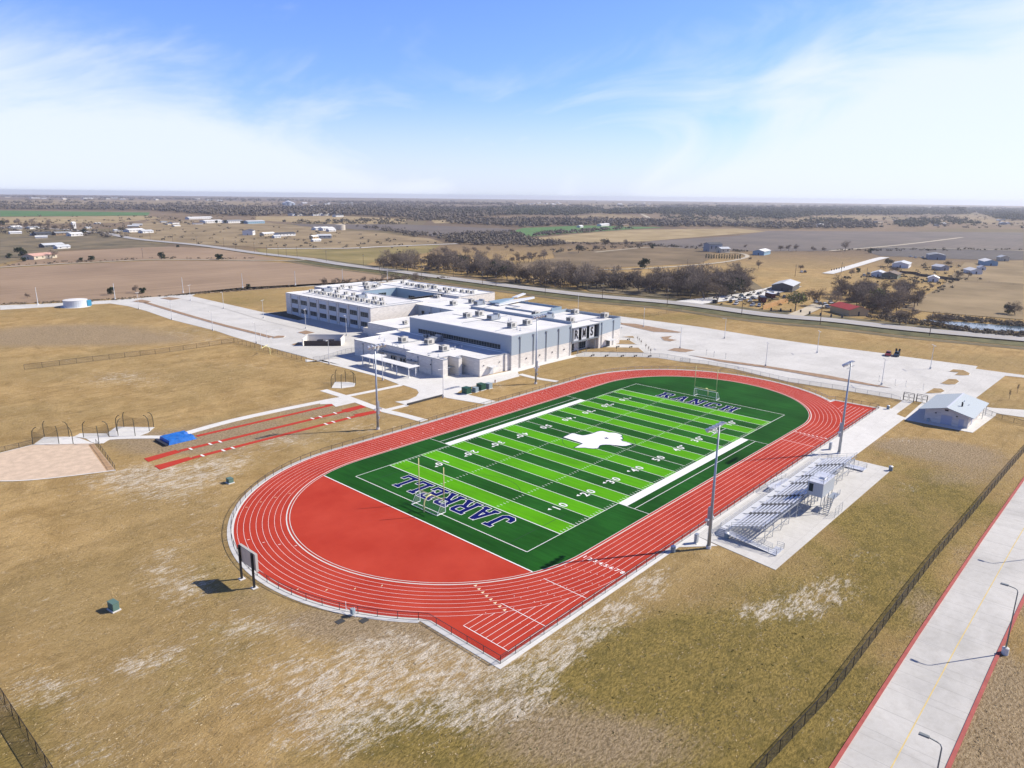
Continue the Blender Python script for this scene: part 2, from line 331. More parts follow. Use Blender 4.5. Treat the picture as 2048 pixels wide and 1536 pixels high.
# cover patches: picture point, radius in metres along the view's right and depth, kind (0 bare caliche, 1 green, 2 thin brown), strength
PATCH = [(850,1330,9,7,0,.75),(770,1300,6,5,0,.6),(900,1400,9,5,0,.55),(960,1345,8,5,0,.5),(680,1470,6,4,0,.5),(640,1330,7,5,0,.45),(560,1265,6,4,0,.45),(500,1240,6,4,0,.4),
 (640,1400,8,5,0,.35),(580,1480,8,5,0,.35),(760,1420,7,5,0,.4),(1060,1400,5,3,0,.45),(980,1420,7,4,0,.5),(1030,1350,6,4,0,.3),(540,1380,8,4,0,.3),
 (430,1150,5,8,0,.3),(330,1110,4,9,0,.62),(345,1160,4,6,0,.55),(385,1185,4,4,0,.45),(440,1040,8,5,0,.3),(240,960,12,9,0,.5),(300,945,12,7,0,.5),(370,965,10,8,0,.55),(420,935,10,6,0,.5),(470,920,9,5,0,.45),
 (330,1000,14,7,0,.35),(520,890,10,6,0,.35),(560,880,10,6,0,.35),(640,880,10,5,0,.3),(700,850,9,5,0,.35),(740,860,9,6,0,.4),(60,1380,5,3,0,.5),(100,1370,6,4,0,.35),(130,1420,5,4,0,.3),(270,1330,5,2.5,0,.5),(300,1310,5,3,0,.35),(190,1500,6,3,0,.4),(170,1525,5,3,0,.3),(345,1420,6,3,0,.3),
 (420,1340,10,6,0,.25),(400,1260,8,6,0,.25),(240,755,16,13,0,.62),(330,765,10,8,0,.25),(130,1100,12,8,0,.12),(60,1220,10,6,0,.15),(1130,1290,3,3,0,.4),(1180,1260,3,3,0,.45),(1230,1230,3,3,0,.5),(1290,1180,3,3,0,.5),(1330,1140,3,3,0,.5),(1070,1330,4,3,0,.6),(1100,1310,4,3,0,.7),(1150,1278,4,3,0,.7),(1200,1248,4,3,0,.75),(1255,1210,4,3,0,.75),(1305,1165,3.5,3,0,.75),(1560,1220,6,2.5,0,.4),(1610,1200,6,2.5,0,.4),(1660,1180,5,2.5,0,.4),
 (1540,1225,7,2.6,0,.6),(1590,1212,6,2.6,0,.55),(1640,1190,5,2.6,0,.4),(1680,1165,5,3,0,.5),(1740,1110,5,2.4,0,.45),(1500,1240,4,2,0,.3),(1820,975,5,4,0,.45),(1815,880,9,5,0,.45),(1850,905,7,4,0,.3),(1640,1470,5,3,0,.25),(1700,1440,4,3,0,.25),
 (1400,1100,3,2,0,.4),(820,785,10,6,0,.2),(870,790,6,5,0,.25),(1000,770,6,5,0,.55),(975,780,5,4,0,.35),(280,700,30,20,0,.22),(380,665,22,14,0,.42),(420,680,18,10,0,.35),(330,650,22,12,0,.3),(100,720,25,8,0,.25),(420,725,20,8,0,.2),(500,735,16,8,0,.25),(650,720,8,5,0,.35),(560,665,10,5,0,.2),
 (1180,705,10,6,2,.4),(1130,700,8,5,2,.4),
 # green
 (1000,1470,16,9,1,.62),(1200,1430,16,10,1,.6),(1350,1400,14,12,1,.62),(1500,1440,14,12,1,.68),(1600,1330,12,12,1,.6),(1420,1270,12,10,1,.55),(1250,1300,10,9,1,.5),(1650,1220,12,10,1,.5),(1720,1140,12,12,1,.6),(1760,1030,12,12,1,.75),(1800,1080,10,10,1,.6),(1850,980,12,14,1,.45),(1900,940,14,16,1,.4),(1780,900,10,8,1,.4),(1500,1180,8,5,1,.3),
 (1700,1480,8,12,1,.5),(1830,1200,8,14,1,.5),(1950,1020,8,18,1,.5),(1560,1520,6,8,1,.7),(760,1500,10,6,1,.5),(850,1440,8,4,1,.3),(470,1300,8,8,1,.3),(330,1400,6,16,1,.2),(460,1180,6,6,1,.4),(420,1120,4,7,1,.35),(20,1450,6,8,1,.55),(60,1530,8,5,1,.5),
 (240,880,6,5,1,.5),(255,905,6,6,1,.35),(965,775,3,2,1,.9),(1180,700,12,5,1,.3),(1120,730,12,6,1,.3),(1240,715,12,5,1,.35),(1650,770,12,6,1,.4),(1500,640,50,16,1,.3),(1700,690,50,16,1,.3),(1300,640,20,10,1,.3),(1900,720,40,14,1,.25),(1130,600,80,14,1,.5),(1330,630,80,12,1,.4),
 (470,605,30,22,1,.42),(500,590,30,20,1,.3),(560,650,12,8,1,.3),(290,630,20,10,1,.3),(1950,780,20,10,1,.3),(2000,820,18,8,1,.35),
 # thin brown / grey
 (1100,1480,12,6,2,.6),(1280,1490,12,6,2,.5),(880,1300,12,8,2,.5),(1000,1390,10,5,2,.4),(1540,1400,8,8,2,.3),(1880,900,16,8,2,.8),(1830,890,12,6,2,.6),(1960,930,14,10,2,.55),(1950,1300,6,20,2,.9),(1990,1480,6,14,2,.9),(2030,1180,6,16,2,.9),(1930,1500,6,12,2,.8),
 (1900,960,12,6,2,.5),(230,870,12,6,2,.6),(300,895,14,8,2,.6),(400,875,16,7,2,.75),(500,850,16,7,2,.75),(600,820,14,7,2,.75),(680,800,12,6,2,.6),(540,870,16,5,2,.6),(440,900,14,5,2,.5),(720,830,14,6,2,.6),(880,780,9,4,2,.5),(300,1180,10,12,2,.15),(150,660,44,22,2,.75),(300,680,30,16,2,.6),(60,680,34,22,2,.7),(620,1240,9,5,2,.5),(700,1250,9,4,2,.5),(780,1260,9,4,2,.5),(500,1190,5,6,2,.5)]
PW = [(G(a, b), c, d, k, s) for a, b, c, d, k, s in PATCH]
def ground_mesh():
    x0, x1, y0, y1, st = -130, 330, -130, 330, 2.5
    nx = int((x1-x0)/st)+1; ny = int((y1-y0)/st)+1
    v = [(x0+i*st, y0+j*st, 0) for j in range(ny) for i in range(nx)]
    f = [(j*nx+i, j*nx+i+1, (j+1)*nx+i+1, (j+1)*nx+i) for j in range(ny-1) for i in range(nx-1)]
    n0 = len(v)
    # outer ring out to the horizon, joined to the fine sheet along its edge
    edge = [i for i in range(nx)] + [j*nx+nx-1 for j in range(1, ny)] + [(ny-1)*nx+i for i in range(nx-2, -1, -1)] + [j*nx for j in range(ny-2, 0, -1)]
    c = Vector((100, 100)); prev = edge
    for rad in (420, 900, 2200, 5500, 12300):
        cur = []
        for e in edge:
            d = (Vector(v[e][:2])-c).normalized()*rad
            cur.append(len(v)); v.append((c.x+d.x, c.y+d.y, 0))
        m = len(edge)
        for i in range(m): f.append((prev[i], cur[i], cur[(i+1) % m], prev[(i+1) % m]))
        prev = cur
    me = bpy.data.meshes.new('ground'); me.from_pydata(v, [], f); me.update(); me.materials.append(GM)
    at = me.color_attributes.new('cover', 'FLOAT_COLOR', 'POINT')
    rr = Vector((math.sin(HEAD), -math.cos(HEAD))); ff = Vector((math.cos(HEAD), math.sin(HEAD)))
    buf = [0.0]*(4*len(v))
    for i in range(len(v)):
        buf[4*i+3] = 1
    for p, a, b, k, s in PW:
        ra = max(a, b)*1.9
        i0 = max(0, int((p.x-ra-x0)/st)); i1 = min(nx-1, int((p.x+ra-x0)/st)+1)
        j0 = max(0, int((p.y-ra-y0)/st)); j1 = min(ny-1, int((p.y+ra-y0)/st)+1)
        for j in range(j0, j1+1):
            for i in range(i0, i1+1):
                q = Vector((x0+i*st-p.x, y0+j*st-p.y))
                w = math.exp(-((q.dot(rr)/a)**2+(q.dot(ff)/b)**2)*1.1)*s
                ix = 4*(j*nx+i)+k; buf[ix] = min(1.0, buf[ix]+w)
    at.data.foreach_set('color', buf)
    o = bpy.data.objects.new('ground', me); COL.objects.link(o)
    return tag(o, 'dry tan grassland and farmland reaching to the horizon', kind='structure')
ground_mesh()

# ---------------------------------------------------------------- far fields (coordinates measured on the picture)
def fieldmat(name, c1, c2, rows=0.0, rot=0.0, sc=.02):
    return mat(name, c1, .95, col2=c2, scale=sc, detail=8, stretch=(1, 1+rows, 1), spec=.05)
def furrow(name, c1, c2, ang):
    m = bpy.data.materials.new(name); m.use_nodes = True; t = m.node_tree; b = t.nodes['Principled BSDF']; b.inputs['Roughness'].default_value = .95
    g = N(t, 'ShaderNodeNewGeometry'); mp = N(t, 'ShaderNodeMapping'); t.links.new(g.outputs['Position'], mp.inputs[0]); mp.inputs['Rotation'].default_value = (0, 0, ang)
    mp.inputs['Scale'].default_value = (.03, 1, 1)
    n = N(t, 'ShaderNodeTexNoise', Scale=.22, Detail=5.0, Roughness=.7); t.links.new(mp.outputs[0], n.inputs['Vector'])
    n2 = N(t, 'ShaderNodeTexNoise', Scale=.012, Detail=5.0, Roughness=.6); t.links.new(g.outputs['Position'], n2.inputs['Vector'])
    a = math_(t, 'ADD', math_(t, 'MULTIPLY', n.outputs['Fac'], .5), math_(t, 'MULTIPLY', n2.outputs['Fac'], .5))
    cr = N(t, 'ShaderNodeValToRGB'); t.links.new(a, cr.inputs[0]); cr.color_ramp.elements[0].position = .38; cr.color_ramp.elements[1].position = .62
    cr.color_ramp.elements[0].color = (*c1, 1); cr.color_ramp.elements[1].color = (*c2, 1); t.links.new(cr.outputs[0], b.inputs['Base Color'])
    return m
FM = {'pink': furrow('ploughed_pink', (.215,.142,.080), (.335,.23,.138), .9), 'dark': furrow('ploughed_dark', (.085,.068,.055), (.15,.118,.09), .25), 'vdark': furrow('ploughed_black', (.05,.042,.036), (.095,.078,.064), .1),
      'tan': fieldmat('pasture_tan', (.19,.145,.085), (.34,.26,.155)), 'gold': fieldmat('pasture_gold', (.25,.19,.10), (.41,.32,.185)), 'brown': fieldmat('pasture_brown', (.13,.10,.062), (.24,.18,.11)),
      'green': furrow('young_crop', (.045,.12,.018), (.08,.18,.03), .3), 'scrub': fieldmat('scrub_land', (.10,.09,.06), (.24,.19,.12), sc=.03), 'yellow': fieldmat('pasture_yellow', (.17,.145,.06), (.31,.245,.11))}
FIELDS = [('ploughed field beside the school drive', 'pink', [(0,537),(175,527),(320,521),(512,522),(620,529),(730,545),(835,556),(760,562),(600,573),(470,583),(300,594),(0,610)]),
 ('tan field beyond the dirt lane', 'pink', [(0,534),(120,503),(250,497),(310,492),(430,497),(560,519),(512,520),(320,518),(175,524)]),
 ('brown scrubby field left of the highway', 'scrub', [(0,478),(110,460),(200,470),(300,486),(345,493),(250,496),(125,500),(0,528)]),
 ('bright green crop field at far left', 'green', [(0,421),(300,425),(296,431),(0,433)]),
 ('tan strip below the green crop field', 'gold', [(0,434),(296,432),(330,436),(230,446),(0,448)]),
 ('pale far field at left', 'tan', [(0,399),(512,402),(560,407),(512,414),(0,411)]),
 ('gold field behind the highway', 'gold', [(512,433),(690,432.5),(815,438.5),(808,446),(700,450),(512,441)]),
 ('brown ploughed band behind the tank', 'dark', [(585,448),(815,449),(1024,458),(1010,470),(870,473),(780,462),(650,456),(600,452)]),
 ('tan pasture behind the highway', 'tan', [(300,440),(512,443),(600,452),(700,462),(740,463),(860,477),(890,486),(700,497),(512,494),(400,489),(260,476),(230,470)]),
 ('gold pasture between the lane and the grove', 'yellow', [(512,498),(690,499),(880,490),(860,505),(760,520),(730,530),(620,514),(520,506)]),
 ('green crop field in the middle distance', 'green', [(1020,464),(1046,456),(1174,451),(1330,455),(1255,459),(1130,467),(1050,474),(1024,471)]),
 ('pale stubble field behind the farmhouse', 'gold', [(1055,478),(1140,469),(1262,459.5),(1474,457.5),(1536,463),(1412,473),(1290,483),(1200,485),(1056,482)]),
 ('dark ploughed field behind the farmhouse', 'dark', [(1275,489),(1306,482),(1474,472),(1536,462),(1900,464),(2047,465),(2047,500),(1880,498),(1760,494),(1660,502),(1536,503),(1400,500)]),
 ('nearly black ploughed field at right', 'vdark', [(1745,497),(1790,494),(2047,501),(2047,520),(1930,519),(1760,512),(1740,506)]),
 ('brown field in front of the farmhouse', 'brown', [(1105,504),(1200,500),(1412,497),(1430,515),(1400,527),(1200,537),(1080,545),(1024,543),(1024,530),(1110,516)]),
 ('grassy field at right beyond the pond', 'tan', [(1930,525),(2047,521),(2047,565),(2047,640),(1860,625),(1800,618),(1880,575)]),
 ('tan hill at far right', 'tan', [(1552,448),(1610,434),(1640,431.5),(1795,432),(1750,441),(1650,444),(1580,447)]),
 ('second tan hill at far right', 'tan', [(1905,447),(1910,432),(1960,428),(2030,437),(1980,448)]),
 ('scrubby land at far right', 'scrub', [(1380,437),(1540,436),(1552,449),(1536,455),(1330,447),(1310,440)]),
 ('tan field among far woods', 'tan', [(1050,441),(1150,433),(1210,427),(1260,432),(1310,440),(1180,442)]),
 ('pale field between woods', 'gold', [(860,440),(1000,441),(1000,446),(870,447)]),
 ('pale far field in the middle', 'tan', [(1024,407),(1500,410),(1500,413),(1024,411)]),
 ('second pale far field', 'gold', [(820,416),(760,415),(940,418),(900,420)]),
 ('dry bank between the highway and the grove', 'brown', [(860,556),(1024,566),(1040,560),(980,556),(900,551)]),
 ('bare lot under the grove', 'scrub', [(1180,583),(1365,600),(1330,590),(1500,598),(1560,600),(1500,560),(1250,555),(1150,570)])]
for i, (lb, k, pts) in enumerate(FIELDS):
    o = sheet('field', [G(*p) for p in pts], .06+.012*i, FM[k]); tag(o, lb, kind='structure')
# pond
wm = bpy.data.materials.new('pond_water'); wm.use_nodes = True; _b = wm.node_tree.nodes['Principled BSDF']; _b.inputs['Base Color'].default_value = (.10,.14,.17,1); _b.inputs['Roughness'].default_value = .12
sheet('pond', [G(*p) for p in [(1845,639),(1880,641),(2000,650),(2060,655),(2060,664),(1960,660),(1900,650)]], .12, wm, label='narrow grey blue pond beyond the highway at right')

# ---------------------------------------------------------------- roads
CONC = conc_mat('concrete', (.60,.585,.55))
CONCW = conc_mat('concrete_white', (.68,.665,.63), 3, 3, .86, .10)
ROADC = mat('road_grey', (.36,.345,.33), .9, var=.10, scale=.05, detail=9)
DIRT = mat('dirt_track', (.46,.40,.30), .95, var=.15, scale=.05)
CURB = mat('red_curb', (.36,.085,.07), .8, var=.15, scale=.8)
YEL = mat('yellow_paint', (.58,.44,.17), .8, var=.1, scale=1)
WHITE = mat('white_paint', (.80,.80,.78), .7, var=.03, scale=2)
hwy = [G(*p) for p in [(-60,452),(70,457),(140,460),(175,464),(215,467.5),(275,478.7),(400,491),(512,506.5),(612,518),(687,530),(787,542.5),(862,552.5),(1024,573.5),(1184,592.5),(1361,608),(1536,631),(1661,641.5),(1811,658.5),(1936,670),(2048,680),(2200,694)]]
mb = MB(); ribbon_mb(mb, spline(hwy, 4), 12.5, .5); o = mb.build('highway', ROADC); tag(o, 'grey two lane highway running behind the school', kind='structure')
_s = spline(hwy[8:], 4)
for off, w_, lb, c1_, c2_ in ((-13, 11, 'green weedy verge on the school side of the highway', (.045,.05,.018), (.15,.135,.05)), (-23, 6, 'brown ditch on the school side of the highway', (.10,.08,.04), (.20,.155,.08)), (12, 9, 'weedy verge on the far side of the highway', (.07,.065,.03), (.19,.15,.08))):
    pts = []
    for i, p in enumerate(_s):
        dd = (_s[min(i+1, len(_s)-1)]-_s[max(i-1, 0)]).normalized(); pts.append(p+Vector((-dd.y, dd.x))*off)
    mb = MB(); ribbon_mb(mb, pts, w_, .09+.02*(off > -20)); tag(mb.build('verge', mat('verge_%d' % abs(off), c1_, .95, col2=c2_, scale=.12, detail=9, bump=.2)), lb, kind='structure')
mb = MB(); ribbon_mb(mb, spline(hwy[9:], 4), .25, .51); o = mb.build('highway_centre_line', YEL); tag(o, 'faded centre line of the highway', kind='structure')
def lane(lb, pts, w, m, z=.42, nm='lane'):
    mb = MB(); ribbon_mb(mb, spline([G(*p) for p in pts], 5), w, z); return tag(mb.build(nm, m), lb, kind='structure')
lane('pale dirt lane crossing the fields at left', [(-20,537),(0,535.5),(90,530),(175,526),(320,520),(512,521.5),(594,521.5),(625,517)], 4.5, DIRT)
lane('white gravel drive behind the highway', [(535,498),(600,497.5),(700,497),(760,494),(872,489.5),(915,488)], 7, CONCW)
lane('dirt lane curving up to the grey farmhouse', [(1075,546),(1180,541),(1300,537),(1420,528),(1475,520),(1495,513),(1480,507),(1450,506)], 4.5, DIRT)
lane('dirt lane along the near edge of the brown field', [(1190,505),(1240,500),(1300,495),(1360,496)], 4, DIRT)
lane('white driveway climbing to the houses at right', [(1655,548),(1700,535),(1750,520),(1770,515)], 9, CONCW)
lane('farm track between the dark fields', [(1660,502),(1740,496),(1830,487),(1925,475)], 6, DIRT)
lane('farm track along the black field', [(1740,495),(1850,497),(2060,502)], 5, DIRT, .44)
lane('gravel entrance beside the junk yard', [(1365,608),(1420,601),(1480,594),(1540,583),(1580,572)], 16, CONCW)
lane('drive of the red roofed house', [(1590,632),(1615,622),(1640,610)], 8, DIRT)
lane('far country road climbing through the woods', [(1275,424),(1300,437)], 12, DIRT)
lane('service road at the left edge', [(-40,617),(0,613),(60,611),(130,609)], 9, CONC, .05)
lane('pale dirt track left of the school', [(-30,605),(60,601),(160,600),(260,595)], 4, DIRT, .03)

# road in the right foreground
RX = [(-95,0),(-40,0),(20,-.6),(60,-1.3),(100,-2.3),(150,-3.8),(210,-6)]
def rl(y): return [(x, y+d) for x, d in RX]
sheet('access_road', rl(-54.8)+list(reversed(rl(-63.6))), .05, conc_mat('road_slab', (.56,.545,.51), 4.6, 50, .72, .26), .05, label='pale concrete access road along the right side')
for y, lb in ((-54.7, 'red painted curb on the field side of the access road'), (-63.75, 'red painted curb on the outer side of the access road')):
    mb = MB(); L_, R_ = ribbon(rl(y), .42)
    for i in range(len(L_)-1):
        mb.add([(*R_[i], .17), (*R_[i+1], .17), (*L_[i+1], .17), (*L_[i], .17), (*R_[i], 0), (*R_[i+1], 0), (*L_[i+1], 0), (*L_[i], 0)], [(0,1,2,3),(4,5,1,0),(3,2,6,7)])
    tag(mb.build('curb', CURB), lb, kind='structure')
mb = MB(); ribbon_mb(mb, rl(-59.3), .13, .056); tag(mb.build('centre_line', YEL), 'thin yellow centre line on the access road', kind='structure')
mb = MB()
for x in range(-60, 205, 6):
    d = 0
    for i in range(len(RX)-1):
        if RX[i][0] <= x <= RX[i+1][0]: d = RX[i][1]+(RX[i+1][1]-RX[i][1])*(x-RX[i][0])/(RX[i+1][0]-RX[i][0])
    mb.quad((x,-63.5+d,.054),(x+.05,-63.5+d,.054),(x+.05,-55+d,.054),(x,-55+d,.054))
tag(mb.build('slab_joints', mat('joint', (.33,.32,.30), .9)), 'thin joints across the access road slabs', kind='structure')

# ---------------------------------------------------------------- concrete around the school
O8 = ((220,560), 4.096); C8 = ((1000,600), 5.3895); C7 = ((680,600), 5.3895); C1 = ((640,740), 5.12); C5 = ((560,540), 6.0235); C6 = ((880,540), 5.3895)
ZR = ((1640,640), 5.0196); Z3 = ((1360,680), 4.6545)
CT = .06
lot = GZ(*O8, [(-900,215),(0,166),(200,150),(420,135),(660,104),(1100,60),(2048,12),(2376,-14),(2560,-24),(2620,-4),(2400,8),(2048,30),(1400,62),(1000,90),(720,106),(668,132),(1280,270),(1440,262),(1500,262)]) + [Vector((104.6,247,0)), Vector((104.6,182,0)), Vector((104.6,175,0)), Vector((97,156,0)), Vector((82,156,0)), Vector((71,146,0))] + [Vector((58,150,0))] + GZ(*O8, [(1900,700),(1720,665),(1400,580),(1200,520),(1000,462),(860,415),(500,325),(300,255),(150,215),(0,192),(-900,245)])
sheet('west_parking_lot', lot, CT, CONC, CT, label='pale concrete parking lot and drive west of the school')
def island(lb, pts, m=None, z=.19):
    mb = MB(); prism(mb, pts, .05, z-.04); o = tag(mb.build('planting_island', CONCW), lb, kind='structure')
    c = sum((Vector((p[0], p[1], 0)) for p in pts), Vector())/len(pts)
    ins = [c+(Vector((p[0], p[1], 0))-c)*(1-.35/max(1.5, (Vector((p[0], p[1], 0))-c).length)) for p in pts]
    mb = MB(); prism(mb, ins, None, z); x = mb.build('grass', m or MATS['isl'], o)
mat('isl', (.22,.145,.06), .95, col2=(.36,.25,.11), scale=.5, detail=8, bump=.3)
mat('mulch', (.23,.145,.085), .95, col2=(.35,.24,.15), scale=.6, detail=8, bump=.3)
def strip(a, w):
    L_, R_ = ribbon(spline(a, 4), w); return list(L_)+list(reversed(R_))
for lb, pts in [('brown island at the far end of the west lot', [(180,178),(230,166),(262,162),(345,178),(290,192)]), ('oval brown island at the west lot entry', [(410,152),(480,142),(560,150),(590,156),(500,168)]),
                ('curved brown island at the near end of the west lot', [(1320,470),(1380,457),(1440,460),(1425,475),(1340,482)]), ('rounded brown island next to the screen wall', [(1530,432),(1605,416),(1685,435),(1600,449)]),
                ('small brown island by the screen wall', [(1480,530),(1540,515),(1580,520),(1575,536),(1500,541)])]:
    island(lb, GZ(*O8, pts), MATS['mulch'])
island('long brown median strip in the west lot', strip(GZ(*O8, [(290,186),(500,250),(860,354),(1200,440),(1330,474)]), 2.6), MATS['mulch'])
sheet('painted_shade_grass', GZ(*O8, [(1300,275),(1440,262),(1600,322),(1540,329)]), .15, mat('shade_dark_grass', (.10,.085,.05), .95, var=.3, scale=.8), .1, label='grass patch painted dark as shade at the corner of the classroom wing')  # grass patch; the shade lying on it is put into the dark colour
mb = MB(); ribbon_mb(mb, spline(GZ(*O8, [(560,152),(900,225),(1280,338),(1660,428)]), 4), .25, .20); tag(mb.build('curb_line', mat('curbgrey', (.36,.34,.31), .9)), 'grey curb along the bus lane of the west lot', kind='structure')

# courtyard paving between school and track
A = GZ(*C1, [(330,0),(640,82),(830,153),(990,200),(1012,232),(985,270),(900,310),(770,326),(880,357),(895,362),(1260,268),(1290,285),(1690,352),(1800,320),(1500,250),(1390,245),(1470,190),(1640,150),(1740,140),(2048,38),(2200,0)])
pav = [Vector((58,150,0)), Vector((71,146,0)), Vector((71.1,99,0)), Vector((80,91,0)), Vector((94.7,90,0)), Vector((128.5,90,0)), Vector((129,86.5,0))] + list(reversed(GZ(*C1, [(1770,135)]+[(2048,40),(2300,-18),(2450,-50)]))) 
p_right = GZ(*C8, [(825,612),(500,690),(190,775)])
pav = [Vector((52,151,0)), Vector((71,146,0)), Vector((71.1,99,0)), Vector((80,91,0)), Vector((94.7,90,0)), Vector((129,90,0)), Vector((129,87,0))] + p_right + GZ(*C8, [(210,822)]) + GZ(*C1, [(1800,130),(1740,140),(1640,150),(1470,190),(1390,245),(1500,250),(1800,320),(1690,352),(1290,285),(1260,268),(895,362),(880,357),(770,326),(900,310),(985,270),(1012,232),(990,200),(860,158),(820,153),(640,82),(330,0),(0,-85),(-150,-110)])
sheet('school_plaza', pav, CT, CONCW, CT, label='white concrete plaza between the low block and the track')
def walk(lb, pts, w): 
    L_, R_ = ribbon(spline(pts, 3), w); sheet('walkway', list(L_)+list(reversed(R_)), CT-.005*(walk.n % 4), CONCW, .05, label=lb); walk.n += 1
walk.n = 0
sheet('entry_paving', [(70.5,91.5),(80.4,91.5),(80.4,103),(70.5,103)], CT-.02, CONCW, .03, label='white paving in the notches at the corner of the low block')
walk('walkway from the discus pad to the track', GZ(*C1, [(35,206),(300,290),(600,400),(860,465),(1070,522)]), 2.6)
walk('walkway from the plaza down to the jump runways', GZ(*C1, [(830,155),(560,212),(240,275)]), 2.0)
walk('long walkway beside the pole vault runway', GZ((260,740), 3.413, [(1420,195),(1100,258),(700,345),(385,432)]), 2.6)
walk('short walkway beside the dark retaining wall', GZ(*C1, [(690,408),(890,360)]), 2.0)
walk('walkway joining the plaza to the track gate', GZ(*C8, [(215,800),(400,845),(620,880)]), 2.2)
walk('walkway linking the mat to the throwing pads', GZ((0,760), 5.12, [(1690,586),(1430,586),(1120,600),(1010,650)]), 2.2)
sheet('takeoff_pad', GZ(*C1, [(0,330),(230,270),(370,330),(160,378),(120,348),(0,352)]), CT+.004, CONCW, .05, label='white concrete pad at the head of the runways')
for i, (lb, pts) in enumerate([('leftmost throwing pad', [(340,665),(450,585),(760,580),(830,600),(960,650)]), ('middle throwing pad', [(760,580),(820,548),(1090,548),(1130,600),(1020,655),(940,640),(880,600)]), ('rightmost throwing pad', [(1100,545),(1190,480),(1585,485),(1520,540),(1430,572),(1120,580)])]):
    sheet('throwing_pad', GZ((0,760), 5.12, pts), .045+.005*i, CONCW, .04, label='white concrete '+lb+' beside the gravel sector')
sheet('discus_pad', GZ((640,690), 9.309, [(215,800),(280,688),(520,690),(660,712),(640,775),(400,808)]), .05, CONCW, .04, label='white concrete pad inside the lone throwing cage')
gr = GZ((0,760), 5.12, [(-260,800),(0,750),(340,665),(960,650),(1180,925),(700,985),(300,1025),(0,1035),(-300,1020)])
sheet('gravel_sector', gr, .03, mat('pink_gravel', (.55,.425,.31), .95, var=.14, scale=.6, detail=10), .02, label='pinkish gravel landing sector at the left edge')
sheet('gravel_strip', GZ((0,760), 5.12, [(905,668),(960,655),(1165,915),(1090,930)]), .036, mat('orange_gravel', (.44,.28,.15), .95, var=.2, scale=.8, detail=8), label='orange strip down the side of the gravel sector')
mb = MB(); ribbon_mb(mb, spline(GZ((0,760), 5.12, [(-300,1022),(0,1036),(300,1027),(700,987),(1185,926)]), 4), .4, .07); tag(mb.build('sector_edge', CONCW), 'white edging along the near side of the gravel sector', kind='structure')
mb = MB(); ribbon_mb(mb, GZ((0,760), 5.12, [(0,750),(340,665)]), .35, .07); tag(mb.build('sector_edge', CONCW), 'white edging along the far side of the gravel sector', kind='structure')

# east lot
east = [Vector((129,87,0)), Vector((129,90,0)), Vector((161,90,0)), Vector((161,118,0)), Vector((205,118,0))] + [G(1030,628), G(1100,618)] + [G(1241.5,633), G(1400,654), G(1536,676), G(1640,691), G(1767,706.7), G(1803,712.7), G(1955,732.6), G(1951,737.6), G(2048,750.6), G(2300,782), G(2300,790), G(2048,755.5), G(2010.5,751.6), G(1952.8,795.4), G(1930,812)] + [Vector((152,-25,0)), Vector((152,-22.6,0)), Vector((133,-22.6,0)), Vector((131,-20,0))] + GZ(*Z3, [(2070,565),(2040,556),(1960,540),(1500,465),(1000,388),(500,270),(250,226),(0,200)]) + GZ(*C8, [(1700,625),(1450,612),(825,612)])
sheet('east_parking_lot', east, CT+.002, CONC, CT, label='large pale concrete parking lot and drop off east of the school')
for lb, pts, o8 in [('long narrow island between lot and sidewalk', [(80,143),(370,186),(800,243),(1400,337),(1970,451),(1850,440),(1400,368),(800,262),(370,205)], Z3),
  ('brown island beside the first lot lamp', [(0,78),(150,100),(60,118),(0,116),(-120,98),(-60,78)], Z3), ('curved brown island in the middle of the drop off', [(1730,400),(1860,390),(1810,418),(1915,437),(1840,452),(1760,440)], C8),
  ('long brown island along the bus drive', [(1296,250),(1450,258),(1970,352),(1930,358),(1660,348),(1296,264)], C8)]:
    island(lb, GZ(*o8, pts), MATS['mulch'])
for lb, pts in [('small triangular lawn at the drop off', [(1310,402),(1380,393),(1440,392),(1455,414)]), ('middle trapezoid lawn by the entrance sign', [(1045,478),(1130,445),(1220,432),(1400,436),(1475,482)]), ('near trapezoid lawn by the entrance sign', [(875,562),(960,535),(1060,512),(1500,517),(1565,574)])]:
    island(lb, GZ(*C8, pts))
for lb, pts in [('notched brown island farthest from the concession stand', [(1285,520),(1330,497),(1440,505),(1515,540),(1500,560),(1440,563),(1350,557),(1385,528)]), ('rounded brown island in the middle of the lot end', [(1205,642),(1290,593),(1370,597),(1405,622),(1360,652),(1290,655)]), ('rounded brown island closest to the concession stand', [(1048,742),(1140,687),(1220,692),(1262,718),(1220,738),(1130,742)])]:
    island(lb, GZ(*ZR, pts), MATS['isl'])
# walkway along the track and bleacher slab
sheet('home_side_walk', [(86.1,-25.2),(86.1,-17.93),(135.6,-17.93),(138,-16),(138,-22.4),(133,-22.6),(131,-25.5)], CT+.006, CONCW, CT, label='wide white walkway from the bleachers to the gates')
sheet('concession_slab', [(129,-42),(129,-25.4),(152,-24.8),(156,-24.8),(156,-43),(152,-43.5)], CT+.01, CONCW, CT, label='white slab around the concession building')
sheet('side_road', [G(*p) for p in [(1960,812),(1984,816),(2048,820),(2300,832),(2300,852),(2048,835),(1985,826),(1965,822)]], CT+.014, CONC, CT, label='pale drive leaving the frame beside the concession building')
sheet('bleacher_slab', [(25.6,-17.93),(23.4,-33.4),(86.2,-34.2),(86.1,-17.93)], CT+.003, CONC, CT, label='pale concrete slab under the bleachers')
sheet('pole_patch', [(19.5,-17.93),(25.5,-17.93),(24.6,-22.6)], CT, CONCW, CT, label='small wedge of concrete beside the near light pole')
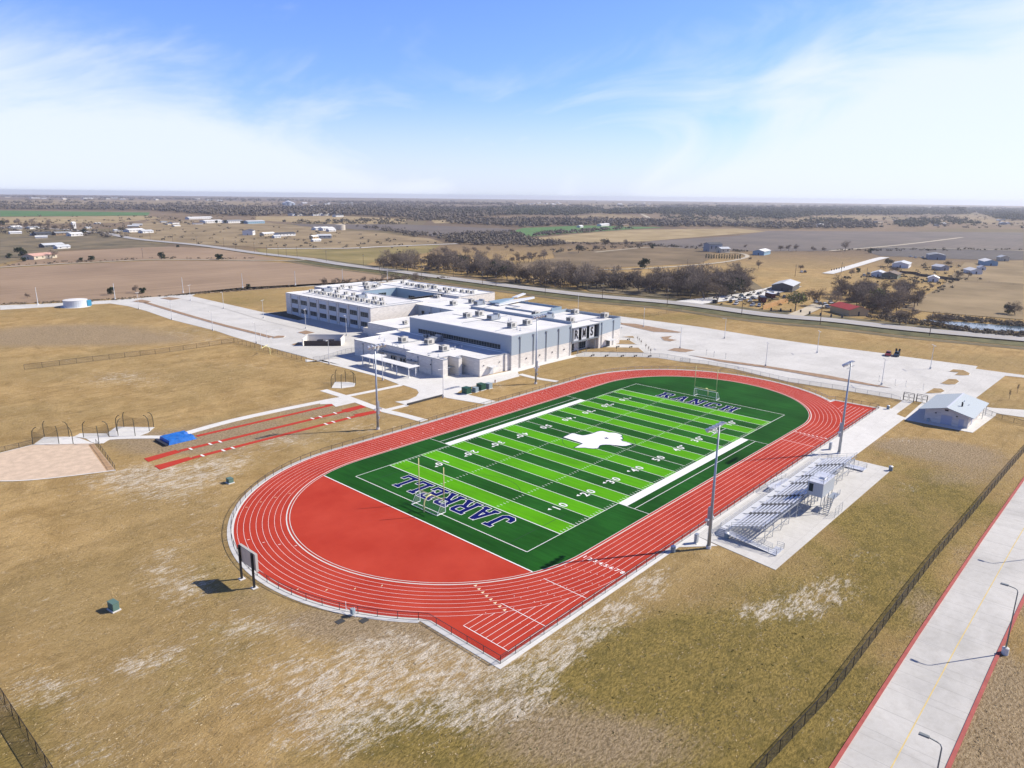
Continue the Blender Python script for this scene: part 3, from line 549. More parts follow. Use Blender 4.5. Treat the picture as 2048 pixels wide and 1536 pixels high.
# ---------------------------------------------------------------- track and field
YD = .9144; FL = 109.728; FW = 48.768; GL = 9.144
XC1, XC2, YC, RI = 6.5, 103.2, 24.5, 32.15
LW = 1.07
def turfmat(name, c, v=.12):
    m = bpy.data.materials.new(name); m.use_nodes = True; t = m.node_tree; b = t.nodes['Principled BSDF']; b.inputs['Roughness'].default_value = .9; b.inputs['Specular IOR Level'].default_value = .05
    g = N(t, 'ShaderNodeNewGeometry'); mp = N(t, 'ShaderNodeMapping'); t.links.new(g.outputs['Position'], mp.inputs[0]); mp.inputs['Scale'].default_value = (1.2, .09, 1)
    n = N(t, 'ShaderNodeTexNoise', Scale=1.0, Detail=6.0, Roughness=.7); t.links.new(mp.outputs[0], n.inputs['Vector'])
    n2 = N(t, 'ShaderNodeTexNoise', Scale=.07, Detail=4.0); t.links.new(g.outputs['Position'], n2.inputs['Vector'])
    a = math_(t, 'ADD', math_(t, 'MULTIPLY', n.outputs['Fac'], .5), math_(t, 'MULTIPLY', n2.outputs['Fac'], .5))
    cr = N(t, 'ShaderNodeValToRGB'); t.links.new(a, cr.inputs[0]); cr.color_ramp.elements[0].position = .38; cr.color_ramp.elements[1].position = .62
    cr.color_ramp.elements[0].color = (*[x*(1-v) for x in c], 1); cr.color_ramp.elements[1].color = (*[x*(1+v) for x in c], 1); t.links.new(cr.outputs[0], b.inputs['Base Color'])
    return m
TD = turfmat('turf_dark', (.013,.085,.010), .3); TB = turfmat('turf_bright', (.085,.32,.004), .17); TS = turfmat('turf_surround', (.011,.072,.009), .33)
RED = mat('track_red', (.365,.034,.019), .95, spec=.05, col2=(.45,.055,.032), scale=.10, detail=10)
NAVY = mat('navy_turf', (.006,.010,.11), .95, spec=.0, var=.1, scale=1.5)
LINE = mat('line_white', (.78,.78,.76), .7, var=.03, scale=2)
CREAM = mat('line_cream', (.74,.62,.40), .7)
def stad(r, n=40, x1=XC1, x2=XC2):
    p = [(x2+r*math.sin(PI*i/n), YC-r*math.cos(PI*i/n)) for i in range(n+1)]
    return p + [(x1-r*math.sin(PI*i/n), YC+r*math.cos(PI*i/n)) for i in range(n+1)]
def band(mb, r, w, z, n=48, a0=0, a1=None):
    A_, B_ = stad(r+w/2, n), stad(r-w/2, n); k = len(A_)
    for i in range(k):
        j = (i+1) % k; mb.add([(*A_[i], z), (*A_[j], z), (*B_[j], z), (*B_[i], z)], [(0,1,2,3)])
RO = RI+8*LW+.55
ys = YC-RO                                  # outer red edge on the home side
st_ = stad(RO, 48)
def outer(r, ex):
    """stadium with the two sprint chutes"""
    y = YC-r; out = [(XC1, y)]
    A_ = stad(r, 64); x_l, x_r = -24.6-ex, 135.2+ex
    yl = 3.6; out = []
    far = [p for p in A_[:65]]; near = A_[65:]
    # far half circle from the point where it leaves the far chute
    far = [p for p in far if p[1] > -4.8+ex*.4 or p[0] < XC2-1]
    near = [p for p in near if p[1] > -3.2+ex*.4]
    return [(x_l, y), (x_r, y), (x_r, -5.2+ex)] + far + near + [(x_l, -3.4+ex)]
tr = empty('running_track', (0, 0, 0)); tag(tr, 'red eight lane running track with white lane lines', kind='structure')
mb = MB(); prism(mb, outer(RO+1.15, 1.15), 0, .05); mb.build('concrete_apron', CONCW, tr)
mb = MB(); prism(mb, outer(RO, 0), .05, .075); mb.build('red_surface', RED, tr)
zt = .083
mb = MB()
for k in range(1, 9): band(mb, RI+k*LW, .05, zt)
mb.build('lane_lines', LINE, tr)
mb = MB(); band(mb, RI+.02, .22, zt+.02); band(mb, RI-.55, .12, zt+.02); mb.build('inner_curb', mat('curbwhite', (.62,.60,.56), .8), tr)
mb = MB(); z2 = zt+.004
y0 = YC-RI
for k in range(0, 9):
    y = y0-k*LW
    # run the straight lines out to the chute start until they meet the outer bend line
    yy = YC-y; xr = RI+8*LW
    s = xr*xr-yy*yy; xm = XC1-math.sqrt(s) if s > 0 else XC1
    mb.quad((-22.4, y-.032, z2), (max(-22.4, xm), y-.032, z2), (max(-22.4, xm), y+.032, z2), (-22.4, y+.032, z2))
    xm2 = XC2+math.sqrt(s) if s > 0 else XC2
    if k >= 1: mb.quad((xm2, y-.032, z2), (132.5, y-.032, z2), (132.5, y+.032, z2), (xm2, y+.032, z2))
for x in (-22.4, -14.6, -4.8):
    mb.quad((x, y0-8*LW, z2+.004), (x+.11, y0-8*LW, z2+.004), (x+.11, y0, z2+.004), (x, y0, z2+.004))
mb.quad((88.5, y0-8*LW, z2+.004), (88.62, y0-8*LW, z2+.004), (88.62, y0, z2+.004), (88.5, y0, z2+.004))
mb.build('sprint_lane_lines', LINE, tr)
# start, relay and hurdle marks
mb = MB(); mc = MB()
def mark(mb, k, s, w=.7, off=.5, t=.07):
    """short mark across lane k at arc angle s on the near bend (0 = home side)"""
    r = RI+(k+off)*LW; c = Vector((XC1-r*math.sin(s), YC-r*math.cos(s))); n = Vector((-math.sin(s), -math.cos(s))); tt = Vector((n.y, -n.x))
    a, b = c-n*w/2*LW, c+n*w/2*LW
    mb.quad((*(a-tt*t), z2), (*(b-tt*t), z2), (*(b+tt*t), z2), (*(a+tt*t), z2))
for k in range(8):
    s = .66-.012*k+0.0
    r = RI+(k+.5)*LW; c = Vector((XC1-r*math.sin(s), YC-r*math.cos(s)))
    mc.quad((c.x-.32, c.y-.26, z2+.004), (c.x+.32, c.y, z2+.004), (c.x-.32, c.y+.26, z2+.004))
    for j, s_ in enumerate((1.05+.05*k, 1.75+.03*k, 2.5-.03*k)):
        if (k+j) % 2: mark(mb if j % 2 else mc, k, s_, .4)
    for x in (16+k*4.3, 62+k*3.0):
        y = YC+RI+(k+.5)*LW; mb.quad((x, y-.25, z2), (x+.13, y-.25, z2), (x+.13, y+.25, z2), (x, y+.25, z2))
    for x in (38, 60, 97-k*.3):
        y = YC-RI-(k+.5)*LW
        if x > 90: mb.quad((x, y-.4, z2+.002), (x+.12, y-.4, z2+.002), (x+.12, y+.4, z2+.002), (x, y+.4, z2+.002))
    for j in range(9):
        x = -18+j*3.1+k*.3; y = YC-RI-(k+.5)*LW
        mb.quad((x, y+.44, z2+.002), (x+.14, y+.44, z2+.002), (x+.14, y+.56, z2+.002), (x, y+.56, z2+.002))
mb.build('white_marks', LINE, tr); mc.build('cream_marks', CREAM, tr)
def text_mesh(txt, size, offset, name, m, mw, parent, extrude=0.0):
    cu = bpy.data.curves.new('t', 'FONT'); cu.body = txt; cu.size = size; cu.offset = offset; cu.extrude = extrude; cu.align_x = 'CENTER'; cu.align_y = 'CENTER'; cu.resolution_u = 3
    ob = bpy.data.objects.new('t', cu); COL.objects.link(ob)
    bpy.context.view_layer.update()
    me = bpy.data.meshes.new_from_object(ob.evaluated_get(bpy.context.evaluated_depsgraph_get())); me.name = name
    bpy.data.objects.remove(ob); bpy.data.curves.remove(cu)
    me.transform(mw); me.materials.clear(); me.materials.append(m)
    o = bpy.data.objects.new(name, me); COL.objects.link(o)
    if parent: o.parent = parent
    return o
def frame(o, right, up, z_=None):
    right = Vector(right).normalized(); up = Vector(up).normalized(); n = right.cross(up)
    m_ = Matrix((right, up, n)).transposed().to_4x4(); m_.translation = Vector(o); return m_
for k in range(8):
    y = y0-(k+.5)*LW
    # lane numbers read from the finish end: right = -y ... tops towards +x
    text_mesh(str(k+1), 1.25, .03, 'lane_number', LINE, frame((5.4, y, z2+.002), (0, -1, 0), (1, 0, 0)), tr)
    text_mesh(str(k+1), 1.0, .03, 'lane_number', LINE, frame((97, y, z2+.002), (0, -1, 0), (1, 0, 0)), tr)

ff = empty('football_field', (0, 0, 0)); tag(ff, 'green striped artificial turf football field with white markings', kind='structure')
zf = .09
ti = stad(RI-.6, 48); chord = -4.4
infield = [p for p in ti if p[0] > chord]
# split at the chord on both sides
rr_ = RI-.6; dy = math.sqrt(rr_**2-(XC1-chord)**2)
pl = []
for p in ti:
    if p[0] > chord: pl.append(p)
k_ = max(range(len(pl)), key=lambda i: (Vector(pl[i])-Vector(pl[(i+1) % len(pl)])).length if abs(pl[i][0]-pl[(i+1) % len(pl)][0]) < 4 and pl[i][1]*1.0 > YC else 0)
pl.sort(key=lambda p: math.atan2(p[1]-YC, p[0]-55))
i0 = next((i for i, p in enumerate(pl)), 0)
pl = [(chord, YC-dy)] + [p for p in pl] + [(chord, YC+dy)]
mb = MB(); prism(mb, pl, None, zf); mb.build('turf_surround', TS, ff)
zs = zf+.005
mb = MB(); mbb = MB()
for i in range(20):
    x = GL+i*5*YD; bright = (i % 2 == 0) if i < 10 else (i % 2 == 1)
    (mbb if bright else mb).quad((x, 0, zs), (x+5*YD, 0, zs), (x+5*YD, FW, zs), (x, FW, zs))
mb.quad((0, 0, zs), (GL, 0, zs), (GL, FW, zs), (0, FW, zs)); mb.quad((FL-GL, 0, zs), (FL, 0, zs), (FL, FW, zs), (FL-GL, FW, zs))
mb.build('dark_stripes', TD, ff); mbb.build('bright_stripes', TB, ff)
zl = zs+.006; lw = .13
mb = MB()
def hl(x0, x1, y, w=lw, z=zl): mb.quad((x0, y-w/2, z), (x1, y-w/2, z), (x1, y+w/2, z), (x0, y+w/2, z))
def vl(x, y0_, y1_, w=lw, z=zl): mb.quad((x-w/2, y0_, z), (x+w/2, y0_, z), (x+w/2, y1_, z), (x-w/2, y1_, z))
hl(0, FL, 0); hl(0, FL, FW); vl(0, lw/2, FW-lw/2, .16, zl+.001); vl(FL, lw/2, FW-lw/2, .16, zl+.001)
for i in range(21): vl(GL+i*5*YD, lw/2, FW-lw/2, .2 if i in (0, 20) else lw, zl+.001)
for i in range(1, 100):
    x = GL+i*YD
    if i % 5 == 0: continue
    for y in (.25, FW-.85, 16.26-.3, 32.51-.3): vl(x, y, y+.62, .11)
xa, xb = GL+20*YD, FL-GL-20*YD
for s in (-1, 1):
    yb = 0 if s < 0 else FW
    y1_, y2_ = sorted((yb+s*.07, yb+s*1.95)); mb.quad((xa, y1_, zl), (xb, y1_, zl), (xb, y2_, zl), (xa, y2_, zl))
    hl(xa, xb, yb+s*3.7)
    e = yb+s*7.1
    for x in (xa, xb):
        a_, b_ = sorted((yb+s*1.96, e)); vl(x, a_, b_, .12, zl+.001)
mb.quad((chord-.12, YC-dy+.1, zl+.002), (chord+.12, YC-dy+.1, zl+.002), (chord+.12, YC+dy-.1, zl+.002), (chord-.12, YC+dy-.1, zl+.002))
mb.build('white_lines', LINE, ff)
# dark soccer lines
mb = MB()
def arc(cx, cy, r, a0, a1, n=40):
    for i in range(n):
        t0, t1 = a0+(a1-a0)*i/n, a0+(a1-a0)*(i+1)/n
        P_ = lambda t, q: (cx+q*math.cos(t), cy+q*math.sin(t), zs+.003)
        mb.add([P_(t0, r-.05), P_(t0, r+.05), P_(t1, r+.05), P_(t1, r-.05)], [(0,1,2,3)])
arc(FL/2, FW/2, 9.0, 0, 2*PI, 64); arc(12, FW/2, 9.15, -.9, .9, 24); arc(FL-12, FW/2, 9.15, PI-.9, PI+.9, 24)
for a, b in (((-2, -3.4), (112, -3.4)), ((-2, 52), (112, 52))):
    pass
for x0_, x1_ in ((0, 16.3), (FL-16.3, FL)):
    for y in (4.4, FW-4.4): mb.quad((x0_, y-.05, zs+.003), (x1_, y-.05, zs+.003), (x1_, y+.05, zs+.003), (x0_, y+.05, zs+.003))
mb.build('soccer_lines', mat('soccer_line', (.006,.022,.014), .8), ff)
# yard numbers
zn = zl+.006
OUTL = mat('number_outline', (.02,.03,.02), .8)  # dark border printed round each yard number
def number(x, txt, side):
    y = 7.35 if side < 0 else FW-7.35
    rt_, up_ = ((1, 0, 0), (0, 1, 0)) if side < 0 else ((-1, 0, 0), (0, -1, 0))
    for ch, dx in zip(txt, (-1.05, 1.05)):
        c = Vector((x, y, 0))+Vector(rt_)*dx
        text_mesh(ch, 2.75, .10, 'yard_number', OUTL, frame((c.x, c.y, zn), rt_, up_), ff)
        text_mesh(ch, 2.75, .045, 'yard_number', LINE, frame((c.x, c.y, zn+.004), rt_, up_), ff)
for i in range(1, 10):
    n_ = min(i, 10-i)*10; x = GL+i*10*YD
    for side in (-1, 1):
        number(x, str(n_), side)
        if n_ != 50:
            d = -1 if i < 5 else 1; y = 8.1 if side < 0 else FW-8.1
            mb = MB(); xx = x+d*2.15; tri = [(xx, y-.45, zn), (xx+d*.8, y, zn), (xx, y+.45, zn)]
            mb.quad(*(tri if d > 0 else tri[::-1])); mb.build('yard_arrow', LINE, ff)
# collegiate slab letters drawn in a 10 x 14 box
def oct_ring(pts): return pts
LET = {
 'J': [[(4.6,12),(9.8,12),(9.8,14),(4.6,14)], [(6,3.2),(8.6,3.2),(8.6,12),(6,12)], [(2.4,0),(6.6,0),(8.6,2),(8.6,3.2),(6,3.2),(5.4,2.4),(3.6,2.4),(3,3.2),(.4,3.2),(.4,2)], [(.4,3.2),(3,3.2),(3,5),(.4,5)]],
 'A': [[(0,0),(3.8,0),(3.8,2),(0,2)], [(6.2,0),(10,0),(10,2),(6.2,2)], [(.9,2),(3.3,2),(5.6,12),(3.6,14),(3.6,14)], [(6.7,2),(9.1,2),(6.6,14),(4.2,14),(5.0,10.2)], [(3.3,3.9),(6.5,3.9),(6.1,5.8),(3.8,5.8)]],
 'R': [[(0,0),(4.2,0),(4.2,2),(0,2)], [(0,12),(4.2,12),(4.2,14),(0,14)], [(.9,2),(3.5,2),(3.5,12),(.9,12)], [(4.2,12),(6.6,12),(6.9,11.6),(9.4,12.3),(7.8,14),(4.2,14)], [(6.9,9.0),(9.4,8.6),(9.4,12.3),(6.9,11.6)], [(3.5,6.4),(7.8,6.4),(9.4,8.6),(6.9,9.0),(6.6,8.4),(3.5,8.4)], [(4.6,6.4),(7.2,6.4),(9.2,2),(6.4,2)], [(6.2,0),(10,0),(10,2),(6.2,2)]],
 'E': [[(0,0),(9.2,0),(9.2,2),(0,2)], [(0,12),(9.2,12),(9.2,14),(0,14)], [(.9,2),(3.5,2),(3.5,12),(.9,12)], [(6.9,2),(9.2,2),(9.2,4.6),(6.9,4.6)], [(6.9,9.6),(9.2,9.6),(9.2,12),(6.9,12)], [(3.5,6.1),(6.6,6.1),(6.6,8.1),(3.5,8.1)], [(5.4,5.2),(6.6,5.2),(6.6,6.1),(5.4,6.1)], [(5.4,8.1),(6.6,8.1),(6.6,9),(5.4,9)]],
 'L': [[(0,0),(9.2,0),(9.2,2.1),(0,2.1)], [(0,12),(4.6,12),(4.6,14),(0,14)], [(1,2.1),(3.6,2.1),(3.6,12),(1,12)], [(6.9,2.1),(9.2,2.1),(9.2,5),(6.9,5)]],
 'N': [[(0,0),(4,0),(4,2),(0,2)], [(0,12),(3.6,12),(3.6,14),(0,14)], [(.8,2),(3,2),(3,12),(.8,12)], [(6.2,12),(10,12),(10,14),(6.2,14)], [(7,0),(9.2,0),(9.2,12),(7,12)], [(3,12),(3,8.2),(7,0),(7,4.4),(3.6,12)]],
 'C': [[(2.2,0),(7.4,0),(9.2,2),(6.9,2.9),(6.4,2.3),(3.6,2.3),(3.0,3.0),(.4,2.2)], [(.4,2.2),(3,3.0),(3,11),(.4,11.8)], [(.4,11.8),(3,11),(3.6,11.7),(6.2,11.7),(6.9,11),(9.2,12),(7.4,14),(2.2,14)], [(6.9,11),(6.9,9),(9.2,9),(9.2,12)], [(6.9,2.9),(9.2,2),(9.2,4.4),(6.9,4.4)]],
 'H': [[(0,0),(4,0),(4,2),(0,2)], [(0,12),(4,12),(4,14),(0,14)], [(.8,2),(3.3,2),(3.3,12),(.8,12)], [(6,0),(10,0),(10,2),(6,2)], [(6,12),(10,12),(10,14),(6,14)], [(6.7,2),(9.2,2),(9.2,12),(6.7,12)], [(3.3,6),(6.7,6),(6.7,8.1),(3.3,8.1)]]}
def grow(poly, w):
    p = [Vector(q) for q in ccw(poly)]; q2 = []
    for q in p:
        if not q2 or (q-q2[-1]).length > 1e-4: q2.append(q)
    p = q2; out = []
    n = len(p)
    for i in range(n):
        a, b, c = p[i-1], p[i], p[(i+1) % n]
        d1 = (b-a).normalized(); d2 = (c-b).normalized()
        n1 = Vector((d1.y, -d1.x)); n2 = Vector((d2.y, -d2.x)); m_ = (n1+n2)
        if m_.length < 1e-3: m_ = n1
        m_.normalize(); k = w/max(.45, m_.dot(n1)); out.append(b+m_*k)
    return out
def word(txt, origin, right, up, wid, hei, gap, parent, nm):
    right = Vector(right); up = Vector(up); x = 0.0; o = Vector(origin)
    wr = empty(nm, (0, 0, 0)); wr.parent = parent
    for ch in txt:
        for layer, (m_, w_) in enumerate(((LINE, .36), (NAVY, -.0))):
            mb = MB()
            for j, poly in enumerate(LET[ch]):
                pp = grow(poly, w_) if w_ else [Vector(q) for q in poly]
                P3 = [o+right*(x+q.x/10*wid)+up*(q.y/14*hei) for q in pp]
                prism(mb, [(q.x, q.y) for q in P3], None, zn+layer*.02+j*.0018)
            mb.build('letter_border' if layer == 0 else 'letter', m_, wr)
        x += wid+gap
word('JARRELL', (8.35, 9.3, 0), (0, 1, 0), (-1, 0, 0), 3.95, 5.9, .75, ff, 'end_zone_word')
word('RANCH', (FL-GL+.95, 36.6, 0), (0, -1, 0), (1, 0, 0), 4.1, 5.6, 1.05, ff, 'end_zone_word')
# state outline with star at midfield
tex = GZ((1110,850), 11.378, [(385,200),(430,203),(520,228),(625,250),(700,243),(780,225),(870,200),(960,165),(1020,152),(1090,150),(1150,165),(1220,185),(1360,190),(1430,205),(1490,230),(1525,250),(1512,265),(1480,270),(1520,292),(1540,320),(1522,335),(1480,345),(1520,368),(1540,385),(1640,410),(1750,450),(1690,465),(1620,485),(1540,488),(1420,475),(1300,462),(1150,455),(1080,460),(1030,470),(1000,490),(990,520),(960,538),(900,545),(850,545),(740,535),(680,525),(560,528),(450,525),(540,480),(635,435),(560,405),(400,355),(190,290)])
tp = [(p.x, p.y) for p in tex]
mb = MB(); gp = grow(tp, .22); prism(mb, gp, None, zn+.03); mb.build('state_border', NAVY, ff)
mb = MB(); prism(mb, tp, None, zn+.038); mb.build('state_emblem', LINE, ff)
sc_ = G(1110+1170/11.378, 850+312/11.378); mb = MB(); sp_ = []
for i in range(10):
    r = .85 if i % 2 == 0 else .34; a = PI+i*PI/5; sp_.append((sc_.x+r*math.cos(a), sc_.y+r*math.sin(a)))
prism(mb, sp_, None, zn+.046); mb.build('star', NAVY, ff)

# jumping runways
O2 = ((260,740), 3.413)
def runway(lb, polys, ticks, i):
    e = empty('runway', (0, 0, 0)); tag(e, lb, kind='structure')
    for j, p in enumerate(polys):
        mb = MB(); prism(mb, p, .02, .055+.004*j); mb.build('red_surface', RUN, e)
    for p in ticks:
        c = G(O2[0][0]+p[0]/O2[1], O2[0][1]+p[1]/O2[1]); mb = MB(); mb.quad((c.x-.25, c.y-.8, .07), (c.x+.25, c.y-.8, .07), (c.x+.25, c.y+.8, .07), (c.x-.25, c.y+.8, .07)); mb.build('takeoff_board', LINE, e)
RUN = mat('runway_red', (.42,.045,.03), .95, spec=.06, var=.06, scale=.5)
def rb(a, b, w):
    L_, R_ = ribbon(GZ(*O2, [a, b]), w); return list(L_)+list(reversed(R_))
runway('thin red pole vault runway beside the walkway', [rb((1395,236), (455,452), 1.3), GZ(*O2, [(1330,240),(1400,230),(1402,240),(1345,250)])], [], 0)
runway('red long jump runway with wide ends in the middle', [rb((1470,282), (340,553), 1.4), GZ(*O2, [(1440,274),(1590,237),(1625,250),(1480,290)]), GZ(*O2, [(95,605),(310,547),(350,560),(125,628)])], [(1400,295),(1300,320),(1245,332),(615,490),(548,507),(415,540)], 1)
runway('red long jump runway with wide ends closest to the track', [rb((1560,312), (430,600), 1.4), GZ(*O2, [(1525,305),(1680,275),(1715,285),(1570,320)]), GZ(*O2, [(165,655),(400,595),(440,605),(205,682)])], [(1493,328),(1388,355),(1338,370),(702,533),(637,550),(495,585)], 2)
# ---------------------------------------------------------------- materials of built things
def stone_mat(name, c, mort=.85, sc=1.0):
    m = bpy.data.materials.new(name); m.use_nodes = True; t = m.node_tree; b = t.nodes['Principled BSDF']; b.inputs['Roughness'].default_value = .9; b.inputs['Specular IOR Level'].default_value = .1
    tcn = N(t, 'ShaderNodeTexCoord'); sp = N(t, 'ShaderNodeSeparateXYZ'); t.links.new(tcn.outputs['Object'], sp.inputs[0])
    cb = N(t, 'ShaderNodeCombineXYZ'); t.links.new(math_(t, 'ADD', sp.outputs[0], sp.outputs[1]), cb.inputs[0]); t.links.new(sp.outputs[2], cb.inputs[1])
    br = N(t, 'ShaderNodeTexBrick', Scale=sc); t.links.new(cb.outputs[0], br.inputs['Vector'])
    br.inputs['Color1'].default_value = (*[x*1.05 for x in c], 1); br.inputs['Color2'].default_value = (*[x*.86 for x in c], 1); br.inputs['Mortar'].default_value = (*[x*mort for x in c], 1)
    br.inputs['Mortar Size'].default_value = .03; br.inputs['Brick Width'].default_value = 1.2; br.inputs['Row Height'].default_value = .4
    t.links.new(br.outputs['Color'], b.inputs['Base Color']); MATS[name] = m; return m
def panel_mat(name, c, metal=.0, step=.45, rough=.5):
    m = bpy.data.materials.new(name); m.use_nodes = True; t = m.node_tree; b = t.nodes['Principled BSDF']; b.inputs['Roughness'].default_value = rough; b.inputs['Metallic'].default_value = metal; b.inputs['Specular IOR Level'].default_value = .25
    tcn = N(t, 'ShaderNodeTexCoord'); sp = N(t, 'ShaderNodeSeparateXYZ'); t.links.new(tcn.outputs['Object'], sp.inputs[0])
    a = math_(t, 'FRACT', math_(t, 'DIVIDE', math_(t, 'ADD', sp.outputs[0], sp.outputs[1]), step))
    s = math_(t, 'GREATER_THAN', a, .9)
    n = N(t, 'ShaderNodeTexNoise', Scale=.3, Detail=5.0)
    t.links.new(tcn.outputs['Object'], n.inputs['Vector'])
    x = N(t, 'ShaderNodeMix', data_type='RGBA'); t.links.new(s, x.inputs[0]); x.inputs[6].default_value = (*c, 1); x.inputs[7].default_value = (*[q*.72 for q in c], 1)
    y = N(t, 'ShaderNodeMix', data_type='RGBA', blend_type='MULTIPLY'); y.inputs[0].default_value = .35; t.links.new(x.outputs[2], y.inputs[6]); t.links.new(n.outputs['Color'], y.inputs[7])
    t.links.new(x.outputs[2], b.inputs['Base Color']); MATS[name] = m; return m
STONE = stone_mat('cream_stone', (.68,.64,.58), .9); PANEL = panel_mat('grey_blue_panel', (.345,.40,.44), .0, .6); PANELD = panel_mat('blue_panel', (.24,.33,.40), 0, .6)
ROOF = mat('white_roof', (.60,.59,.57), .8, col2=(.76,.755,.74), scale=.10, detail=10); COPE = mat('grey_coping', (.26,.29,.32), .5, .3)
GLASS = mat('dark_glass', (.015,.028,.032), .3, spec=.2); MULL = mat('mullion', (.30,.32,.33), .5)
STEEL = mat('galvanised', (.36,.39,.42), .45, .55, var=.12, scale=1.5); ALU = mat('aluminium', (.66,.67,.68), .4, .35, var=.05, scale=3); DARKM = mat('dark_metal', (.045,.045,.05), .5, .3)
WPOLE = mat('pale_pole', (.62,.62,.60), .6); BLK = mat('black_paint', (.015,.015,.017), .5); WOOD = mat('pole_wood', (.13,.09,.06), .9, var=.2, scale=2)
LINK = mat('chain_link', (.10,.10,.10), .6, .3, alpha=.17); LINKD = mat('chain_link_dark', (.03,.03,.032), .7, .1, alpha=.45); NET = mat('black_net', (.03,.03,.03), .8, alpha=.22); WNET = mat('white_net', (.7,.7,.7), .8, alpha=.10)
ACM = mat('unit_casing', (.56,.54,.49), .6, var=.06, scale=2); ACG = mat('unit_grille', (.15,.15,.145), .7); BROWNM = mat('brown_gate', (.055,.04,.034), .7)

# ---------------------------------------------------------------- school
sch = empty('school_building', (94.7, 90, 0), 0, 'large white roofed two storey school with cream stone and grey blue panels', 'school')
def part(mb, name, m, label=None, parent=None):
    ox = parent or sch
    if ox is sch:
        mb.v = [(x-94.7, y-90, z) for x, y, z in mb.v]
    o = mb.build(name, m, ox)
    if label: o['label'] = label
    return o
def walls(poly, z0, z1, name, m, label=None):
    """outer wall shell of a plan polygon"""
    poly = ccw(poly); n = len(poly); mb = MB()
    for i in range(n):
        a, b = poly[i], poly[(i+1) % n]; mb.quad((*a, z0), (*b, z0), (*b, z1), (*a, z1))
    return part(mb, name, m, label)
def roof(poly, z, par=.45, label=None, m=None):
    poly = ccw(poly); mb = MB(); prism(mb, poly, None, z-par); o = part(mb, 'roof', m or ROOF, label)
    mb = MB(); n = len(poly)
    for i in range(n):
        p0, p1, p2, p3 = [Vector(poly[(i+k) % n]) for k in (-1, 0, 1, 2)]
        def inn(a, b, c):
            d1 = (b-a).normalized(); d2 = (c-b).normalized(); n1 = Vector((-d1.y, d1.x)); n2 = Vector((-d2.y, d2.x)); mm = n1+n2
            return b+mm*(.3/max(.3, 1+n1.dot(n2)))
        a, b = p1, p2; ai, bi = inn(p0, p1, p2), inn(p1, p2, p3)
        mb.quad((*a, z), (*b, z), (*bi, z), (*ai, z)); mb.quad((*bi, z), (*bi, z-par), (*ai, z-par), (*ai, z))
    c = part(mb, 'parapet', ROOF if par < .6 else PANEL); 
    mb = MB()
    for i in range(n):
        a, b = Vector(poly[i]), Vector(poly[(i+1) % n]); d = (b-a).normalized(); o_ = Vector((d.y, -d.x))*.04
        mb.quad((*(a+o_), z-.22), (*(b+o_), z-.22), (*(b+o_), z+.01), (*(a+o_), z+.01)); 
    part(mb, 'coping', COPE)
    return o
def rect(x0, y0, x1, y1): return [(x0, y0), (x1, y0), (x1, y1), (x0, y1)]
def window(face, u0, u1, z0, z1, at_, nm=3, name='window', parent=None):
    """face 'x' = wall looking to -x at x=at_, 'y' = wall looking to -y at y=at_"""
    f = MB(); g = MB(); t = .06
    def bx(mb, a, b, c, d, off0, off1):
        if face == 'x': mb.box(at_-off1, a, c, at_-off0, b, d)
        else: mb.box(a, at_-off1, c, b, at_-off0, d)
    bx(f, u0, u1, z0, z0+t, .01, .10); bx(f, u0, u1, z1-t, z1, .01, .10)
    for i in range(nm+1):
        u = u0+(u1-u0)*i/nm; bx(f, max(u0, u-t/2), min(u1, u+t/2), z0+t, z1-t, .01, .09)
    bx(f, u0+.02, u1-.02, z0+(z1-z0)*.30, z0+(z1-z0)*.30+.05, .012, .075)
    bx(g, u0, u1, z0, z1, .005, .04)
    o = part(f, name, MULL); g.v = [(x-94.7, y-90, z) for x, y, z in g.v]; g.build('pane', GLASS, o); return o
# classroom wing and ring around the courtyard
H1 = 10.6
walls([(104.6,182),(134.5,182),(134.5,195),(158,195),(158,182.6),(183.5,182.6),(183.5,252),(163,252),(163,262),(127.5,262),(127.5,252),(104.6,252)], 0, H1, 'wall', STONE)
mbx = MB()
for a, b in (((134.5,195),(134.5,231)), ((134.5,231),(158,231)), ((158,231),(158,195)), ((158,195),(134.5,195))): mbx.quad((*a, 0), (*a, H1-.03), (*b, H1-.03), (*b, 0))
part(mbx, 'courtyard_wall', PANELD)
roof(rect(104.6,182,134.5,252), H1, .3); roof(rect(134.5,231,163,252), H1-.05, .3); roof(rect(127.5,252.05,163,262), H1+.25, .3); roof(rect(163,195,183.5,252), H1-.1, .3); roof(rect(158,182.6,183.5,195), H1-.15, .3); roof(rect(158,195,163,231), H1-.2, .3)
mb = MB(); mb.box(136,226,6.5,152,231,6.8); part(mb, 'courtyard_canopy', ROOF)
for u in (200, 208, 216): window('x', u, u+5, 5.2, 7.4, 158.0, 3)
for u in (138, 146): window('y', u, u+5, 6.9, 8.6, 231.0, 3)
part(MB().box(136,196,.06,157,230,.1), 'courtyard_paving', CONCW)
bay = (247.5-182.6)/8
pil = MB(); rec = MB()
for i in range(9):
    y = 182.6+i*bay; w = .9 if i in (0, 8) else .75
    part(MB().box(104.18, y-w/2 if i else 182.0, 0, 104.6, y+w/2, H1-.25), 'pilaster', STONE)
